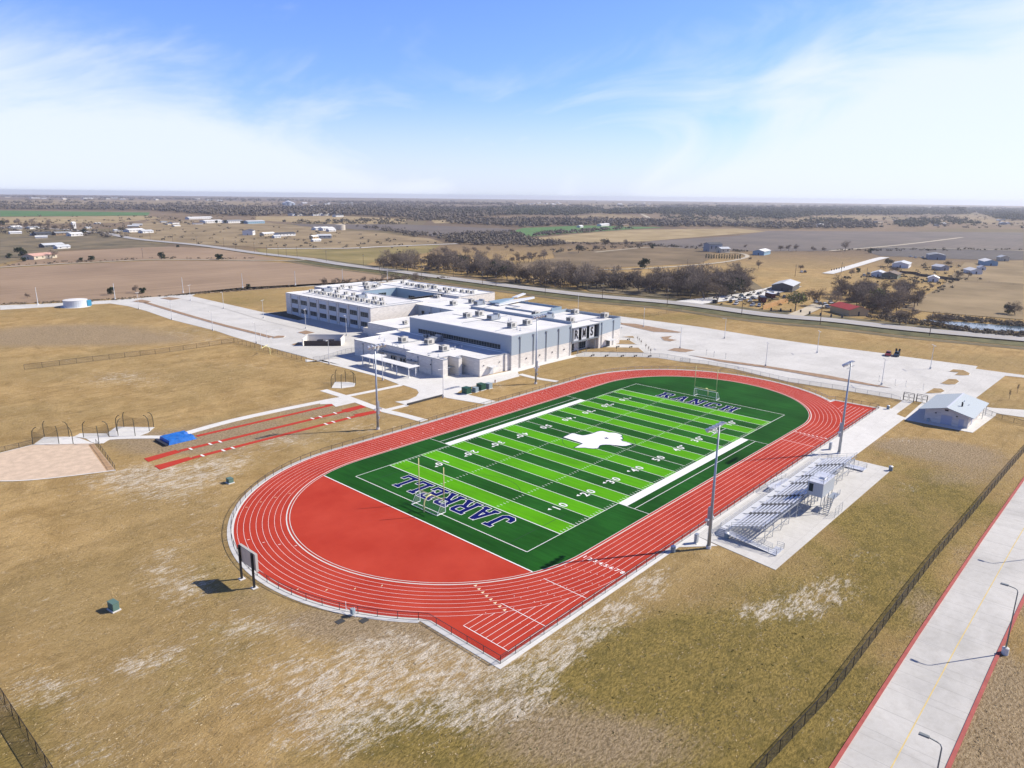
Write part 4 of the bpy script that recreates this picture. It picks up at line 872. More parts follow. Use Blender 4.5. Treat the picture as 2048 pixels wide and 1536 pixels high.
for i in range(8):
    y = 182.6+i*bay
    part(MB().box(104.55, y+1.4, 1.0, 104.592, y+bay-1.0, 9.4), 'bay_panel', mat('bay_panel', (.46,.50,.53), .7)) if False else None
    m_ = MB(); m_.box(104.5, y+1.3, .3, 104.6, y+bay-.8, 9.7); part(m_, 'bay_panel', mat('bay_grey', (.50,.53,.56), .7))
    for z0, z1 in ((1.7, 3.85), (6.0, 8.2)): window('x', y+1.6, y+bay-1.1, z0, z1, 104.5, 4)
    if i in (1, 3, 5, 7): part(MB().tube([(104.1, y+.6, .2), (104.1, y+.6, 9.6)], .09, 6).box(103.95, y+.4, 9.4, 104.25, y+.8, 9.8), 'downspout', COPE)
for y_ in (190, 201): part(MB().box(104.6+8, 181.8, 2.6, 104.6+8.3, 182, 2.9), 'wall_lamp', DARKM) if y_ == 190 else None
# link block
walls([(130,144),(160,144),(160,182.5),(130,182.5)], 0, 9.7, 'wall', STONE); walls([(129.97,144.1),(160.03,144.1),(160.03,182.45),(129.97,182.45)], 5.0, 9.5, 'wall_panel', PANEL)
roof(rect(130,144,160,195), 9.7, .3)
window('x', 176, 178, 5.6, 7.2, 129.97, 1); window('x', 168, 173, 5.4, 6.9, 129.97, 3)
for y in (180.5, 171.5, 165): part(MB().tube([(129.8, y, 3), (129.8, y, 8.9)], .1, 6).box(129.6, y-.25, 8.8, 129.95, y+.25, 9.2), 'downspout', COPE)
# middle low blocks
walls(rect(98,155.5,130,176), 0, 5.8, 'wall', STONE); roof(rect(98,155.5,130,176), 5.8, .3)
walls(rect(94.7,144,130,155.5), 0, 4.6, 'wall', STONE); roof(rect(94.7,144,130,155.5), 4.6, .3)
walls(rect(100,176,104.6,182), 0, 2.6, 'wall', STONE)
# gym
HG = 12.3
walls(rect(94.7,90,128.5,144), 0, 5.3, 'wall', STONE); walls(rect(94.66,89.96,128.5,144), 5.3, HG, 'upper_wall', PANEL)
mb = MB(); prism(mb, rect(94.7,90,128.0,144), None, HG-.12); part(mb, 'roof', ROOF)
part(MB().box(94.62,89.92,HG-.3,128.5,90.14,HG).box(94.62,90.14,HG-.3,94.84,144,HG).box(94.84,143.8,HG-.3,128.5,144,HG), 'coping', mat('pale_coping', (.55,.57,.58), .5))
part(MB().box(128.0,90.14,HG-.6,128.5,143.8,HG+.75), 'parapet', PANEL); part(MB().box(127.9,90.14,HG+.75,128.6,143.8,HG+.83), 'coping', COPE)
n = 11; y0_, y1_ = 95.2, 138.8
for i in range(n): window('x', y0_+(y1_-y0_)*i/n, y0_+(y1_-y0_)*(i+1)/n-.03, 6.7, 8.45, 94.66, 3)
part(MB().box(94.45,94.9,6.45,94.66,139.1,6.65), 'sill', ROOF)
for x in (99, 106.2, 113.3, 120.5, 127.6): part(MB().tube([(x, 89.78, .3), (x, 89.78, 11)], .13, 6).box(x-.35, 89.6, 10.9, x+.35, 89.95, 11.5), 'downspout', COPE)
for x in (102.5, 109.8, 117, 124): part(MB().box(x-.2, 89.7, 3.0, x+.2, 89.99, 3.35), 'wall_lamp', DARKM)
# east block with the letter sign
HR = 11.0
walls([(146.2,90),(161,90),(161,118),(128.5,118),(128.5,94.5),(146.2,94.5)], 0, HR, 'wall', STONE); walls([(146.2,89.97),(161.03,89.97),(161.03,118)], 5.2, HR, 'x', PANEL) if False else None
mb = MB(); mb.quad((146.2,89.96,5.4),(161.04,89.96,6.4),(161.04,89.96,HR),(146.2,89.96,HR)); mb.quad((161.04,89.96,6.4),(161.04,118,6.4),(161.04,118,HR),(161.04,89.96,HR)); mb.quad((128.4,118.04,HR),(161.04,118.04,HR),(161.04,118.04,6),(128.4,118.04,6)); part(mb, 'wall_panel', PANEL)
mb = MB(); prism(mb, rect(128.6,90.3,160.7,117.7), None, HR-.75); part(mb, 'roof', ROOF)
part(MB().box(146.2,90,HR-.75,161,90.3,HR).box(160.7,90.3,HR-.75,161,118,HR+.3).box(128.6,117.7,HR-.75,160.7,118,HR+.5), 'parapet', PANEL)
part(MB().box(128.6,89.9,10.55,146.2,94.5,10.75), 'sign_roof', ROOF)
part(MB().box(128.6,89.75,4.75,129.1,94.4,10.55).box(145.7,89.75,4.75,146.2,94.4,10.55).box(129.1,89.75,4.75,145.7,94.4,5.15).box(129.1,89.75,10.2,145.7,90.2,10.55), 'sign_frame', mat('sign_frame', (.16,.18,.20), .5))
part(MB().box(129.1,91.2,5.15,145.7,91.3,10.2), 'sign_glass', GLASS)
part(MB().box(140.4+4.0,90.9,5.6,145.6,91.18,9.9), 'sign_niche', BLK)
for i, ch in enumerate('RMS'):
    x = 130.2+i*5.0; w_ = 3.1
    part(MB().box(x, 90.3, 5.2, x+w_, 90.42, 10.0), 'sign_panel', mat('sign_white', (.55,.56,.57), .5))
    o = text_mesh(ch, 4.6, .10, 'sign_letter', BLK, frame((x+w_/2-94.7, 90.2-90, 7.55), (1, 0, 0), (0, 0, 1)) @ Matrix.Diagonal((.62 if ch == 'M' else .85, 1, 1, 1)), sch, .03)
for x in (133.5, 139, 144.6): part(MB().tube([(x, 90.6, .05), (x, 90.6, 4.75)], .16, 8), 'column', STEEL)
window('y', 130.5, 136, .3, 3, 94.5, 4); window('y', 138.5, 143.5, .3, 3, 94.5, 4)
for x in (147.9, 156): part(MB().tube([(x, 89.78, .3), (x, 89.78, 10)], .13, 6).box(x-.3, 89.62, 9.9, x+.3, 89.93, 10.5), 'downspout', COPE)
part(MB().add([(150.5,89.9,3.0),(155,89.9,3.0),(155,87.6,2.9),(150.5,87.6,2.9),(150.5,89.9,3.15),(155,89.9,3.15),(155,87.6,3.05),(150.5,87.6,3.05)], [(0,1,2,3),(7,6,5,4),(3,2,6,7),(0,3,7,4),(1,5,6,2)]), 'door_canopy', ALU)
part(MB().box(151.5,89.9,.05,154,89.98,2.6), 'door', DARKM)
part(MB().box(128.7,118,0,150,144,9.8), 'wall', STONE); mb = MB(); prism(mb, rect(128.7,118.1,149.8,143.9), None, 9.81); part(mb, 'roof', ROOF); part(MB().box(149.8,118,9.2,150.2,144,10.5), 'parapet', PANEL)
part(MB().box(150.2,130,0,172,156,9.0), 'wall', PANELD); mb = MB(); prism(mb, rect(150.3,130.1,171.9,155.9), None, 9.01); part(mb, 'roof', ROOF); part(MB().box(165,129.6,8.4,172.2,130,9.9).box(172,130,8.4,172.3,156,9.9), 'parapet', PANELD)
# entry canopy blade, columns and orange wall
cz = 10.2
for zz, mm, q_ in ((cz, mat('canopy_white', (.62,.64,.65), .5), [(590,366),(780,318),(1016,285),(1020,298),(640,375)]), (cz+.5, mat('canopy_blue', (.22,.31,.38), .5), [(520,336),(700,306),(800,300),(640,352),(560,350)]), (cz+1.0, mat('canopy_white', (.62,.64,.65), .5), [(775,290),(895,246),(925,252),(835,288)])):
    mb = MB(); prism(mb, [(x, y) for x, y, z in GZ(*C6, q_, zz)], zz-.45, zz); part(mb, 'entry_canopy', mm)
for p in ((865,322),(905,310),(940,312)):
    g = G(880+p[0]/5.3895, 540+p[1]/5.3895, cz-.5); part(MB().box(g.x-.25, g.y-.25, 0, g.x+.25, g.y+.25, cz-.5), 'column', ROOF)
g = G(880+787/5.3895, 540+350/5.3895, cz-2); part(MB().box(g.x-1.5, g.y-3, 0, g.x, g.y+3, cz-1.4), 'orange_wall', mat('orange_panel', (.52,.20,.05), .6), 'orange wall panel under the entry canopy')
# low front block
lowp = [(71.1,148),(71.1,134),(73.6,134),(73.6,118),(71.1,118),(71.1,99),(73.2,99),(73.2,102.4),(76.9,102.4),(76.9,97.6),(78.4,97.6),(78.4,100),(80.5,100),(80.5,91.3),(92.5,91.3),(92.5,90.8),(94.7,90.8),(94.7,152),(84,152),(84,148)]
walls(lowp, 0, 6.1, 'wall', STONE); roof(lowp, 6.1, .28)
for a, b in ((73.4,76.6), (78.6,80.4)): part(MB().box(a, 99.2 if a < 78 else 97.9, 2.9, b, 102 if a < 78 else 100, 3.05), 'door_canopy', COPE)
part(MB().box(76.2-1.6, 102.3, .05, 75.8, 102.38, 2.3), 'door', DARKM); part(MB().box(78.9, 99.9, .05, 80.1, 99.98, 2.3), 'door', mat('door_pale', (.45,.46,.47), .5))
for y in (142.5,123.5+12,111.5,104.5): part(MB().tube([(71, y, .2), (71, y, 5)], .11, 6).box(70.8, y-.22, 4.9, 71.08, y+.22, 5.4), 'downspout', COPE)
part(MB().tube([(73.5, 119.5, .2), (73.5, 119.5, 5)], .11, 6), 'downspout', COPE)
part(MB().box(73.5,121,.05,73.59,124.5,2.7).box(73.5,126.5,.05,73.59,129.5,2.7), 'entrance_doors', GLASS)
for y in (121.2, 122.9, 126.7, 128.2): part(MB().box(73.4,y,.1,73.48,y+.12,2.6).box(73.4,y+1.3,.1,73.48,y+1.42,2.6).box(73.4,y+.12,1.25,73.48,y+1.3,1.35).box(73.4,y+.12,2.48,73.48,y+1.3,2.6), 'door_frame', ROOF)
cn = [(x, y) for x, y, z in GZ(*C7, [(285,565),(360,550),(440,560)], 3.7)]
part(MB().box(62.5,106.2,3.45,66.3,132.5,3.7), 'walk_canopy', ROOF); part(MB().box(66.3,106.2,3.45,67.2,108.5,3.68).box(66.3,126,3.45,69,131,3.68), 'walk_canopy', ROOF); part(MB().box(71.9,118.2,3.5,73.6,133.8,3.75), 'door_canopy', COPE); part(MB().box(70,111.8,3.3,71.1,117,3.5), 'door_canopy', COPE)
for y in (106.8, 113, 119.3, 125.6, 131.9):
    part(MB().box(62.8,y-.13,.05,63.06,y+.13,3.45), 'canopy_post', ROOF)
for y in (106.8,119.3,131.9): part(MB().box(65.8,y-.13,.05,66.06,y+.13,3.45), 'canopy_post', ROOF)
part(MB().box(92.3, 86.8, 0, 94.6, 90.7, 4.4), 'wall', STONE) if False else None
part(MB().add([(84.2,91.2,2.9),(87.4,91.2,2.9),(87.4,89.2,2.8),(84.2,89.2,2.8),(84.2,91.2,3.05),(87.4,91.2,3.05),(87.4,89.2,2.95),(84.2,89.2,2.95)], [(0,1,2,3),(7,6,5,4),(3,2,6,7),(0,3,7,4),(1,5,6,2)]), 'door_canopy', ALU); part(MB().box(85,91.2,.05,87,91.28,2.3), 'door', mat('door_pale', (.45,.46,.47), .5))
for x in (82.3, 90): part(MB().box(x-.15, 91.0, 3.5, x+.15, 91.29, 3.75), 'wall_lamp', DARKM)
for p in ((71.1,105),(71.1,115)): part(MB().box(70.85, p[1]-.2, 3.4, 71.09, p[1]+.2, 3.8), 'wall_lamp', DARKM)

for a, b, z in [((97,100),(126,104),HG),((100,120),(125,120),HG),((112,104),(112,138),HG),((108,186),(131,186),H1),((110,190),(110,245),H1),((118,188),(118,240),H1),((162,185),(162,225),H1),((170,190),(170,240),H1),((74,110),(92,113),6.1),((76,130),(92,130),6.1),((134,150),(156,156),9.7),((132,98),(157,98),HR-.4),((140,96),(140,114),HR-.4)]:
    part(MB().bar((a[0],a[1],z-.05),(b[0],b[1],z-.05),.14,.16), 'roof_pipe', COPE)
for x0_, y0_, x1_, y1_, z, st in [(95,90.5,128,143.5,HG-.115,3.0),(105,182.5,134,251,H1-.295,4.0),(129,90.5,160,117,HR-.745,3.2)]:
    m_ = MB(); y = y0_+st
    while y < y1_: m_.quad((x0_,y,z),(x1_,y,z),(x1_,y+.09,z),(x0_,y+.09,z)); y += st
    part(m_, 'roof_seams', mat('roof_seam', (.50,.49,.47), .8))
# rooftop units ----------------------------------------------------------
def unit_proto(kind):
    e = empty('rooftop_unit', (0, 0, 0), 0, 'x', 'rooftop unit')
    if kind == 0:
        MB().box(-.9,-.6,0,.9,.6,.25).build('base', COPE, e); MB().box(-1.05,-.75,.25,1.05,.75,1.45).build('casing', ACM, e)
        MB().box(-1.07,-.6,.4,-1.052,.6,1.3).box(-.8,-.77,.45,.1,-.752,1.3).build('grille', ACG, e); MB().tube([(0.3,0,1.45),(.3,0,1.53)], .45, 12).build('fan', ACG, e)
    elif kind == 1:
        MB().box(-1.5,-1,0,1.5,1,.35).build('base', COPE, e); MB().box(-1.7,-1.1,.35,1.4,1.1,2.1).build('casing', ACM, e)
        MB().box(-1.72,-.95,.6,-1.702,.95,1.9).box(-1.4,-1.12,.6,.2,-1.102,1.8).build('grille', ACG, e); MB().tube([(-.7,0,2.1),(-.7,0,2.2)], .6, 12).build('fan', ACG, e)
    else:
        MB().box(-2.4,-1.2,0,2.4,1.2,.4).build('base', COPE, e); MB().box(-2.6,-1.3,.4,.9,1.3,2.0).build('casing', STEEL, e)
        MB().add([(.9,-1.3,.4),(2.7,-1.3,.4),(2.7,1.3,.4),(.9,1.3,.4),(.9,-1.3,2.6),(1.9,-1.3,2.6),(.9,1.3,2.6),(1.9,1.3,2.6)], [(0,1,5,4),(1,2,7,5),(2,3,6,7),(4,5,7,6),(3,0,4,6),(3,2,1,0)]).build('intake_hood', STEEL, e)
        MB().box(-2.62,-1.1,.7,-2.602,1.1,1.8).box(1.1,-1.33,.8,1.7,-1.305,2.2).build('grille', ACG, e)
    return e
UP = [unit_proto(i) for i in range(3)]; used = [False]*3
def unit(k, px, py, z, label, group, rz=0):
    g = G(px, py, z)
    if not used[k]: used[k] = True; o = UP[k]; o.location = g; o.rotation_euler = (0, 0, rz); o['label'] = label; o['group'] = group; return o
    return copy_tree(UP[k], g, rz, label, None, group)
fr = [(380,268),(443,280),(492,290),(540,298),(608,310),(665,320),(700,330),(757,340),(828,355),(880,363),(940,372),(1003,382),(1070,395),(1130,405),(1178,414),(1240,424)]
for i, (a, b) in enumerate(fr): unit(0, 560+a/6.0235, 540+b/6.0235, H1-.3, '%s rooftop unit from the left in the front row on the classroom wing' % nth(i), 'small units in rows on the classroom roof')
bk = [(715,238),(690,275),(800,295),(890,310),(1145,355),(1230,370)]
for i, (a, b) in enumerate(bk): unit(0, 560+a/6.0235, 540+b/6.0235, H1-.3, '%s rooftop unit from the left in the back row on the classroom wing' % nth(i), 'small units in rows on the classroom roof')
unit(2, 560+570/6.0235, 540+262/6.0235, H1-.3, 'long grey rooftop unit near the left end of the classroom wing', 'large rooftop air handlers'); unit(2, 560+985/6.0235, 540+345/6.0235, H1-.3, 'long dark rooftop unit in the middle of the classroom wing', 'large rooftop air handlers')
for i, (a, b) in enumerate([(760,212),(855,222),(1040,190),(1055,232),(1110,210),(1160,210),(1200,190)]): unit(1 if i in (2, 3) else 0, 560+a/6.0235, 540+b/6.0235, H1, '%s rooftop unit from the left behind the courtyard' % nth(i), 'units on the roof behind the courtyard')
for i, (a, b) in enumerate([(1480,162),(1540,182),(1600,190),(1655,205),(1700,215),(1745,220),(1800,205),(1865,228),(1930,262),(1990,240),(2020,278)]): unit(1 if i in (4, 7) else 0, 560+a/6.0235, 540+b/6.0235, H1-.4, '%s rooftop unit from the left on the wing right of the courtyard' % nth(i), 'units on the right wing roof')
for i, (a, b) in enumerate([(110,222),(165,230),(240,240),(300,246),(350,254),(75,250)]): unit(0, 880+a/5.3895, 540+b/5.3895, H1-.4, '%s rooftop unit from the left at the far right end of the wing' % nth(i), 'units on the right wing roof')
unit(1, 880+150/5.3895, 540+380/5.3895, 9.4, 'boxy beige rooftop unit alone on the link roof', 'units on the link roof'); unit(1, 880+350/5.3895, 540+356/5.3895, 9.4, 'dark boxy rooftop unit beside the hooded one on the link roof', 'units on the link roof'); unit(2, 880+425/5.3895, 540+376/5.3895, 9.4, 'dark hooded rooftop unit on the link roof', 'large rooftop air handlers')
unit(0, 560+1875/6.0235, 540+335/6.0235, 9.4, 'left one of two small dark vents by the courtyard edge', 'units on the link roof'); unit(0, 560+1905/6.0235, 540+338/6.0235, 9.4, 'right one of two small dark vents by the courtyard edge', 'units on the link roof')
for a, b, k, lb in [(300,515,1,'leftmost beige rooftop unit on the gym roof'),(430,495,1,'second beige rooftop unit on the gym roof behind the first'),(580,535,2,'long hooded rooftop unit in the middle of the gym roof'),(780,622,1,'beige rooftop unit closest to the front edge of the gym roof'),(945,592,1,'beige rooftop unit farthest right on the gym roof')]: unit(k, 880+a/5.3895, 540+b/5.3895, HG-.12, lb, 'units on the gym roof', .0)
for a, b, k, lb in [(1035,495,1,'tall beige rooftop unit next to the gym parapet'),(1165,525,2,'long dark rooftop unit on the roof right of the gym'),(1410,562,1,'beige rooftop unit just above the letter sign'),(1455,475,1,'beige rooftop unit in the middle of the right roof'),(1775,515,1,'rooftop unit near the far right corner of the school')]: unit(k, 880+a/5.3895, 540+b/5.3895, HR-.75, lb, 'units on the roof right of the gym')
for a, b, k, lb in [(685,455,1,'leftmost beige rooftop unit on the low front block'),(965,478,1,'middle beige rooftop unit on the low front block'),(1125,550,1,'rightmost beige rooftop unit on the low front block'),(1035,452,2,'long dark hooded rooftop unit on the low front block'),(935,408,0,'small rooftop unit in the shade of the gym wall')]: unit(k, 680+a/5.3895, 600+b/5.3895, 5.85, lb, 'units on the low front block')
for a, b, lb in [(705,260,'small pipe unit on the low middle roof')]: unit(0, 680+a/5.3895, 600+b/5.3895, 5.6, lb, 'units on the low middle roof')
for i, (a, b) in enumerate([(780,530),(1835,175)]):
    pass
def vent(p, z, lb):
    e = empty('roof_vent', p, 0, lb, 'roof vent', 'thin pipe vents on the school roof'); MB().box(-.3,-.3,0,.3,.3,.15).build('base', COPE, e); MB().tube([(0,0,.15),(0,0,.9)], .13, 8).build('pipe', ALU, e); MB().tube([(0,0,.9),(0,0,1.05)], .26, 8).build('cap', ALU, e)
for a, b, lb in [(480,445,'roof vent left of the units on the low block'),(425,420,'leftmost roof vent on the low block'),(570,500,'roof vent in the first place of the row behind the canopy'),(620,505,'roof vent in the second place of the row behind the canopy'),(690,520,'roof vent in the third place of the row behind the canopy'),(960,600,'roof vent near the front edge of the low block'),(1060,615,'roof vent at the front corner of the low block'),(1240,530,'roof vent in the shade below the gym windows'),(1315,520,'roof vent right of the shaded one below the gym windows')]: vent(G(680+a/5.3895, 600+b/5.3895, 5.83), 0, lb)
for a, b, lb in [(765,540,'thin vent beside the long unit on the gym roof'),(740,552,'low vent beside the long unit on the gym roof'),(830,640,'roof vent near the front edge of the gym roof'),(865,655,'roof vent at the front edge of the gym roof')]: vent(G(880+a/5.3895, 540+b/5.3895, HG-.12), 0, lb)

# service yard
sv = empty('service_yard_wall', G(220+1740/4.096, 560+540/4.096), 0, 'cream screen wall with dark brown gates around the service yard', 'screen wall')
b0 = G(220+1590/4.096, 560+541/4.096); b1 = G(220+1892/4.096, 560+541/4.096); o_ = sv.location
d = (b1-b0); d.normalize(); nrm = Vector((-d.y, d.x, 0)); Lw = (b1-b0).length
def loc(p): q = Vector(p)-o_; return q
def lw_(a, b, h, t, nm, m, z=0):
    a = loc(a); b = loc(b); mb = MB(); dd = (b-a).normalized(); n_ = Vector((-dd.y, dd.x, 0))*t
    P_ = [a, b, b+n_, a+n_]; prism(mb, [(p.x, p.y) for p in P_], z, h); return mb.build(nm, m, sv)
lw_(b0, b1, 2.1, .12, 'gate', BROWNM); back0 = b0+nrm*8; back1 = b1+nrm*8
lw_(back0, back1, 3.2, .3, 'back_wall', STONE); lw_(b0-d*.4, back0-d*.4, 2.9, .3, 'side_wall', STONE); lw_(b1+d*.1, back1+d*.1, 3.0, .35, 'side_wall', STONE)
for k, s in enumerate((.38, .68)):
    c = b0+d*Lw*s+nrm*4; e = empty('dumpster', c, math.atan2(d.y, d.x), 'dark %s dumpster behind the brown gates' % ('left' if k == 0 else 'right'), 'dumpster', 'dumpsters behind the gates')
    MB().add([(-1.1,-.8,.1),(1.1,-.8,.1),(1.1,.8,.1),(-1.1,.8,.1),(-1.1,-1,1.3),(1.1,-1,1.3),(1.1,.9,1.7),(-1.1,.9,1.7)], [(0,3,2,1),(0,1,5,4),(1,2,6,5),(2,3,7,6),(3,0,4,7)]).build('bin', DARKM, e); MB().add([(-1.15,-1.05,1.32),(1.15,-1.05,1.32),(1.15,.95,1.72),(-1.15,.95,1.72),(-1.15,-1.05,1.36),(1.15,-1.05,1.36),(1.15,.95,1.76),(-1.15,.95,1.76)], [(0,3,2,1),(4,5,6,7),(0,1,5,4)]).build('lid', BLK, e)
rw = [G(640+895/5.12, 740+362/5.12), G(640+1262/5.12, 740+266/5.12)]
mb = MB(); L_, R_ = ribbon([rw[0], rw[1]], .35); prism(mb, [tuple(p) for p in list(L_)+list(reversed(R_))], 0, .55); o = mb.build('retaining_wall', mat('dark_curb', (.05,.048,.045), .9)); tag(o, 'low dark retaining wall at the edge of the plaza', 'retaining wall')

# electric cabinets
GREENM = mat('cabinet_green', (.02,.075,.045), .5); GREYB = mat('cabinet_grey', (.26,.33,.36), .5)
def cabinet(px, py, w, d_, h, m, lb, rz=0, grp=None):
    g = G(px, py, .05); e = empty('utility_cabinet', g, rz, lb, 'utility cabinet', grp)
    MB().box(-w/2-.15,-d_/2-.15,-.04,w/2+.15,d_/2+.15,.12).build('pad', CONCW, e); MB().box(-w/2,-d_/2,.12,w/2,d_/2,h).build('housing', m, e)
    MB().box(-w/2-.02,-d_/2+.08,.3,-w/2-.001,-.03,h-.1).box(-w/2-.02,.03,.3,-w/2-.001,d_/2-.08,h-.1).build('door', m, e); MB().box(-w/2-.04,-d_/2-.04,h,w/2+.04,d_/2+.04,h+.06).build('lid', m, e)
for a, b, w, d_, h, m, lb in [(1500,240,2.0,2.2,1.9,GREENM,'large dark green utility cabinet in front of the plaza, leftmost of four'),(1590,222,1.3,1.6,1.4,GREYB,'grey utility cabinet between two green ones'),(1650,200,2.0,2.2,1.9,GREENM,'large dark green utility cabinet in the middle of the row of four'),(1728,186,1.5,1.8,1.6,GREYB,'grey utility cabinet at the right end of the row of four')]: cabinet(640+a/5.12, 740+b/5.12, w, d_, h, m, lb, 0, 'cabinets beside the plaza')
cabinet(228, 1219, .9, 1.5, 1.25, mat('cabinet_teal', (.10,.17,.14), .5), 'squat green utility box alone on the grass at lower left', .15)
cabinet(460, 965, 1.0, 1.3, .95, mat('cabinet_teal', (.10,.17,.14), .5), 'small green utility box on the grass left of the track')
for px, py, lb in [(1392, 1086, 'grey electric box at the foot of the near light pole'), (1660, 899, 'grey electric box at the foot of the far light pole'), (1938, 0, '')][:2]: cabinet(px, py, .7, .5, 1.7, STEEL, lb)
def bin_(px, py, lb):
    g = G(px, py, .07); e = empty('litter_bin', g, 0, lb, 'litter bin', 'litter bins'); MB().tube([(0,0,0),(0,0,1.0)], .42, 12).build('barrel', mat('bin_grey', (.20,.25,.27), .5), e); MB().tube([(0,0,1.0),(0,0,1.15)], [.46,.2], 12).build('lid', ALU, e)
bin_(1781, 941, 'grey litter bin at the far corner of the bleacher slab'); bin_(1453, 1076, 'grey litter bin beside the near bleacher stairs'); bin_(1776, 818, 'grey litter bin at the tip of the far chute'); bin_(1346, 1103, 'short grey barrel beside the home straight fence')
# ---------------------------------------------------------------- stadium lights
def stadium_light(x, y, s, lb):
    e = empty('stadium_light', (x, y, 0), 0, lb, 'light pole', 'tall floodlight poles round the field')
    MB().tube([(0,0,-.05),(0,0,.5)], .45, 10).build('footing', CONCW, e)
    MB().tube([(0,0,.4),(0,0,8),(0,0,22.4)], [.34,.27,.13], 8).build('pole', STEEL, e, True)
    MB().box(-.3,s*.3-.28,4.2,.3,s*.3+.28,7.6).box(-.2,s*.2-.5,3.0,.2,s*.2-.3,3.6).build('ballast_box', STEEL, e)
    ca = MB(); ca.bar((-2.6,0,22.2),(2.6,0,22.2),.16).bar((-2.6,0,21.2),(2.6,0,21.2),.10); ca.build('crossarm', STEEL, e)
    for i in range(5):
        x_ = -2.4+i*1.2; lm = MB(); lm.tube([(x_, s*.1, 22.2), (x_, s*.45, 22.15), (x_, s*.95, 21.75)], [.12,.22,.42], 8); lm.build('floodlight', ALU, e)
    lm = MB(); lm.bar((-.9,0,5.6),(.9,0,5.6),.07); lm.build('bracket', STEEL, e)
    for x_ in (-.9,.9): MB().tube([(x_, 0, 5.6),(x_, s*.5, 5.45)], [.16,.32], 8).build('floodlight', ALU, e)
stadium_light(22.8, -21.8, 1, 'tall light pole at the near end of the bleachers'); stadium_light(88.0, -21.9, 1, 'tall light pole at the far end of the bleachers')
stadium_light(23.1, 71.2, -1, 'tall light pole beside the jump runways'); stadium_light(86.9, 72.2, -1, 'tall light pole in front of the gym')

# ---------------------------------------------------------------- goals
GOLD = mat('goal_yellow', (.72,.66,.30), .5)
def goalpost(x, y, s, lb):
    e = empty('goalpost', (x, y, 0), 0, lb, 'goalpost', 'yellow football goalposts')
    MB().tube([(-s*1.9,0,0),(-s*1.9,0,1.7),(-s*1.7,0,2.45),(-s*1.2,0,2.95),(-s*.5,0,3.1),(0,0,3.05)], .13, 8).build('gooseneck', GOLD, e, True)
    MB().tube([(0,-3.56,3.05),(0,3.56,3.05)], .11, 8).build('crossbar', GOLD, e, True)
    for k in (-1, 1): MB().tube([(0,k*3.56,3.05),(0,k*3.56,9.6)], .085, 8).build('upright', GOLD, e, True)
goalpost(.25, 24.6, 1, 'yellow goalpost at the near end zone'); goalpost(FL-.3, 24.4, -1, 'yellow goalpost at the far end zone')
WP = mat('goal_white', (.80,.80,.78), .5)
def soccer(x, y, s, lb):
    e = empty('soccer_goal', (x, y, 0), 0, lb, 'soccer goal', 'white soccer goals'); w = 3.66
    MB().tube([(0,-w,.1),(0,-w,2.5),(0,w,2.5),(0,w,.1)], .08, 6).build('frame', WP, e)
    for k in (-1, 1): MB().tube([(0,k*w,.14),(-s*2.2,k*w,.14)], .07, 6).tube([(0,k*w,2.4),(-s*.9,k*w,2.4),(-s*2.2,k*w,.14)], .035, 6).build('side_frame', WP, e)
    MB().tube([(-s*2.2,-w,.14),(-s*2.2,w,.14)], .05, 6).build('back_bar', WP, e)
    MB().quad((-s*.9,-w,2.4),(-s*.9,w,2.4),(-s*2.2,w,.16),(-s*2.2,-w,.16)).quad((0,-w,2.45),(0,w,2.45),(-s*.9,w,2.4),(-s*.9,-w,2.4)).quad((0,-w,2.45),(-s*.9,-w,2.4),(-s*2.2,-w,.16),(0,-w,.16)).quad((0,w,2.45),(-s*.9,w,2.4),(-s*2.2,w,.16),(0,w,.16)).build('net', WNET, e)
gA = (G(839.4,1003)+G(890.4,1027))/2; soccer(gA.x+.1, gA.y, 1, 'white soccer goal under the near goalpost')
gB = (G(1290+940/9.752, 760+312/9.752)+G(1290+1395/9.752, 760+405/9.752))/2; soccer(gB.x, gB.y, -1, 'white soccer goal under the far goalpost')
# goalpost lying in the north practice lawn
g = G(220+1312/4.096, 560+610/4.096); e = empty('practice_goalpost', g, 0, 'small pale practice goalpost by the west lot fence', 'goalpost')
MB().tube([(0,0,0),(0,0,2.2),(-.3,.3,2.8),(-1.2,1.2,3)], .14, 8).build('gooseneck', GOLD, e); MB().tube([(-3.6,-1.8+1.2,3),(1.2,3.6,3)], .1, 8).build('crossbar', GOLD, e)
for a in ((-3.6,-.6),(1.2,3.6)): MB().tube([(a[0],a[1],3),(a[0],a[1],8.6)], .08, 8).build('upright', WP, e)

# ---------------------------------------------------------------- scoreboard
e = empty('scoreboard', (-37.3, 24.9, 0), 0, 'scoreboard seen from behind on two black posts beside the near bend', 'scoreboard')
for k in (-1, 1): MB().box(-.14, k*1.95-.14, 0, .14, k*1.95+.14, 5.85).build('post', BLK, e)
MB().box(.2,-2.5,2.95,.42,2.3,5.6).build('panel', mat('board_back', (.66,.55,.42), .8, var=.1, scale=1), e); MB().box(.19,-2.6,5.6,.6,2.4,5.75).box(.19,-2.62,2.8,.6,-2.5,5.6).box(.19,2.3,2.8,.6,2.42,5.6).build('board_frame', mat('board_frame', (.42,.40,.36), .6), e)
for k in (-1, 1): MB().box(-.45, k*1.95-.45, 0, .45, k*1.95+.45, .08).build('footing', CONCW, e)

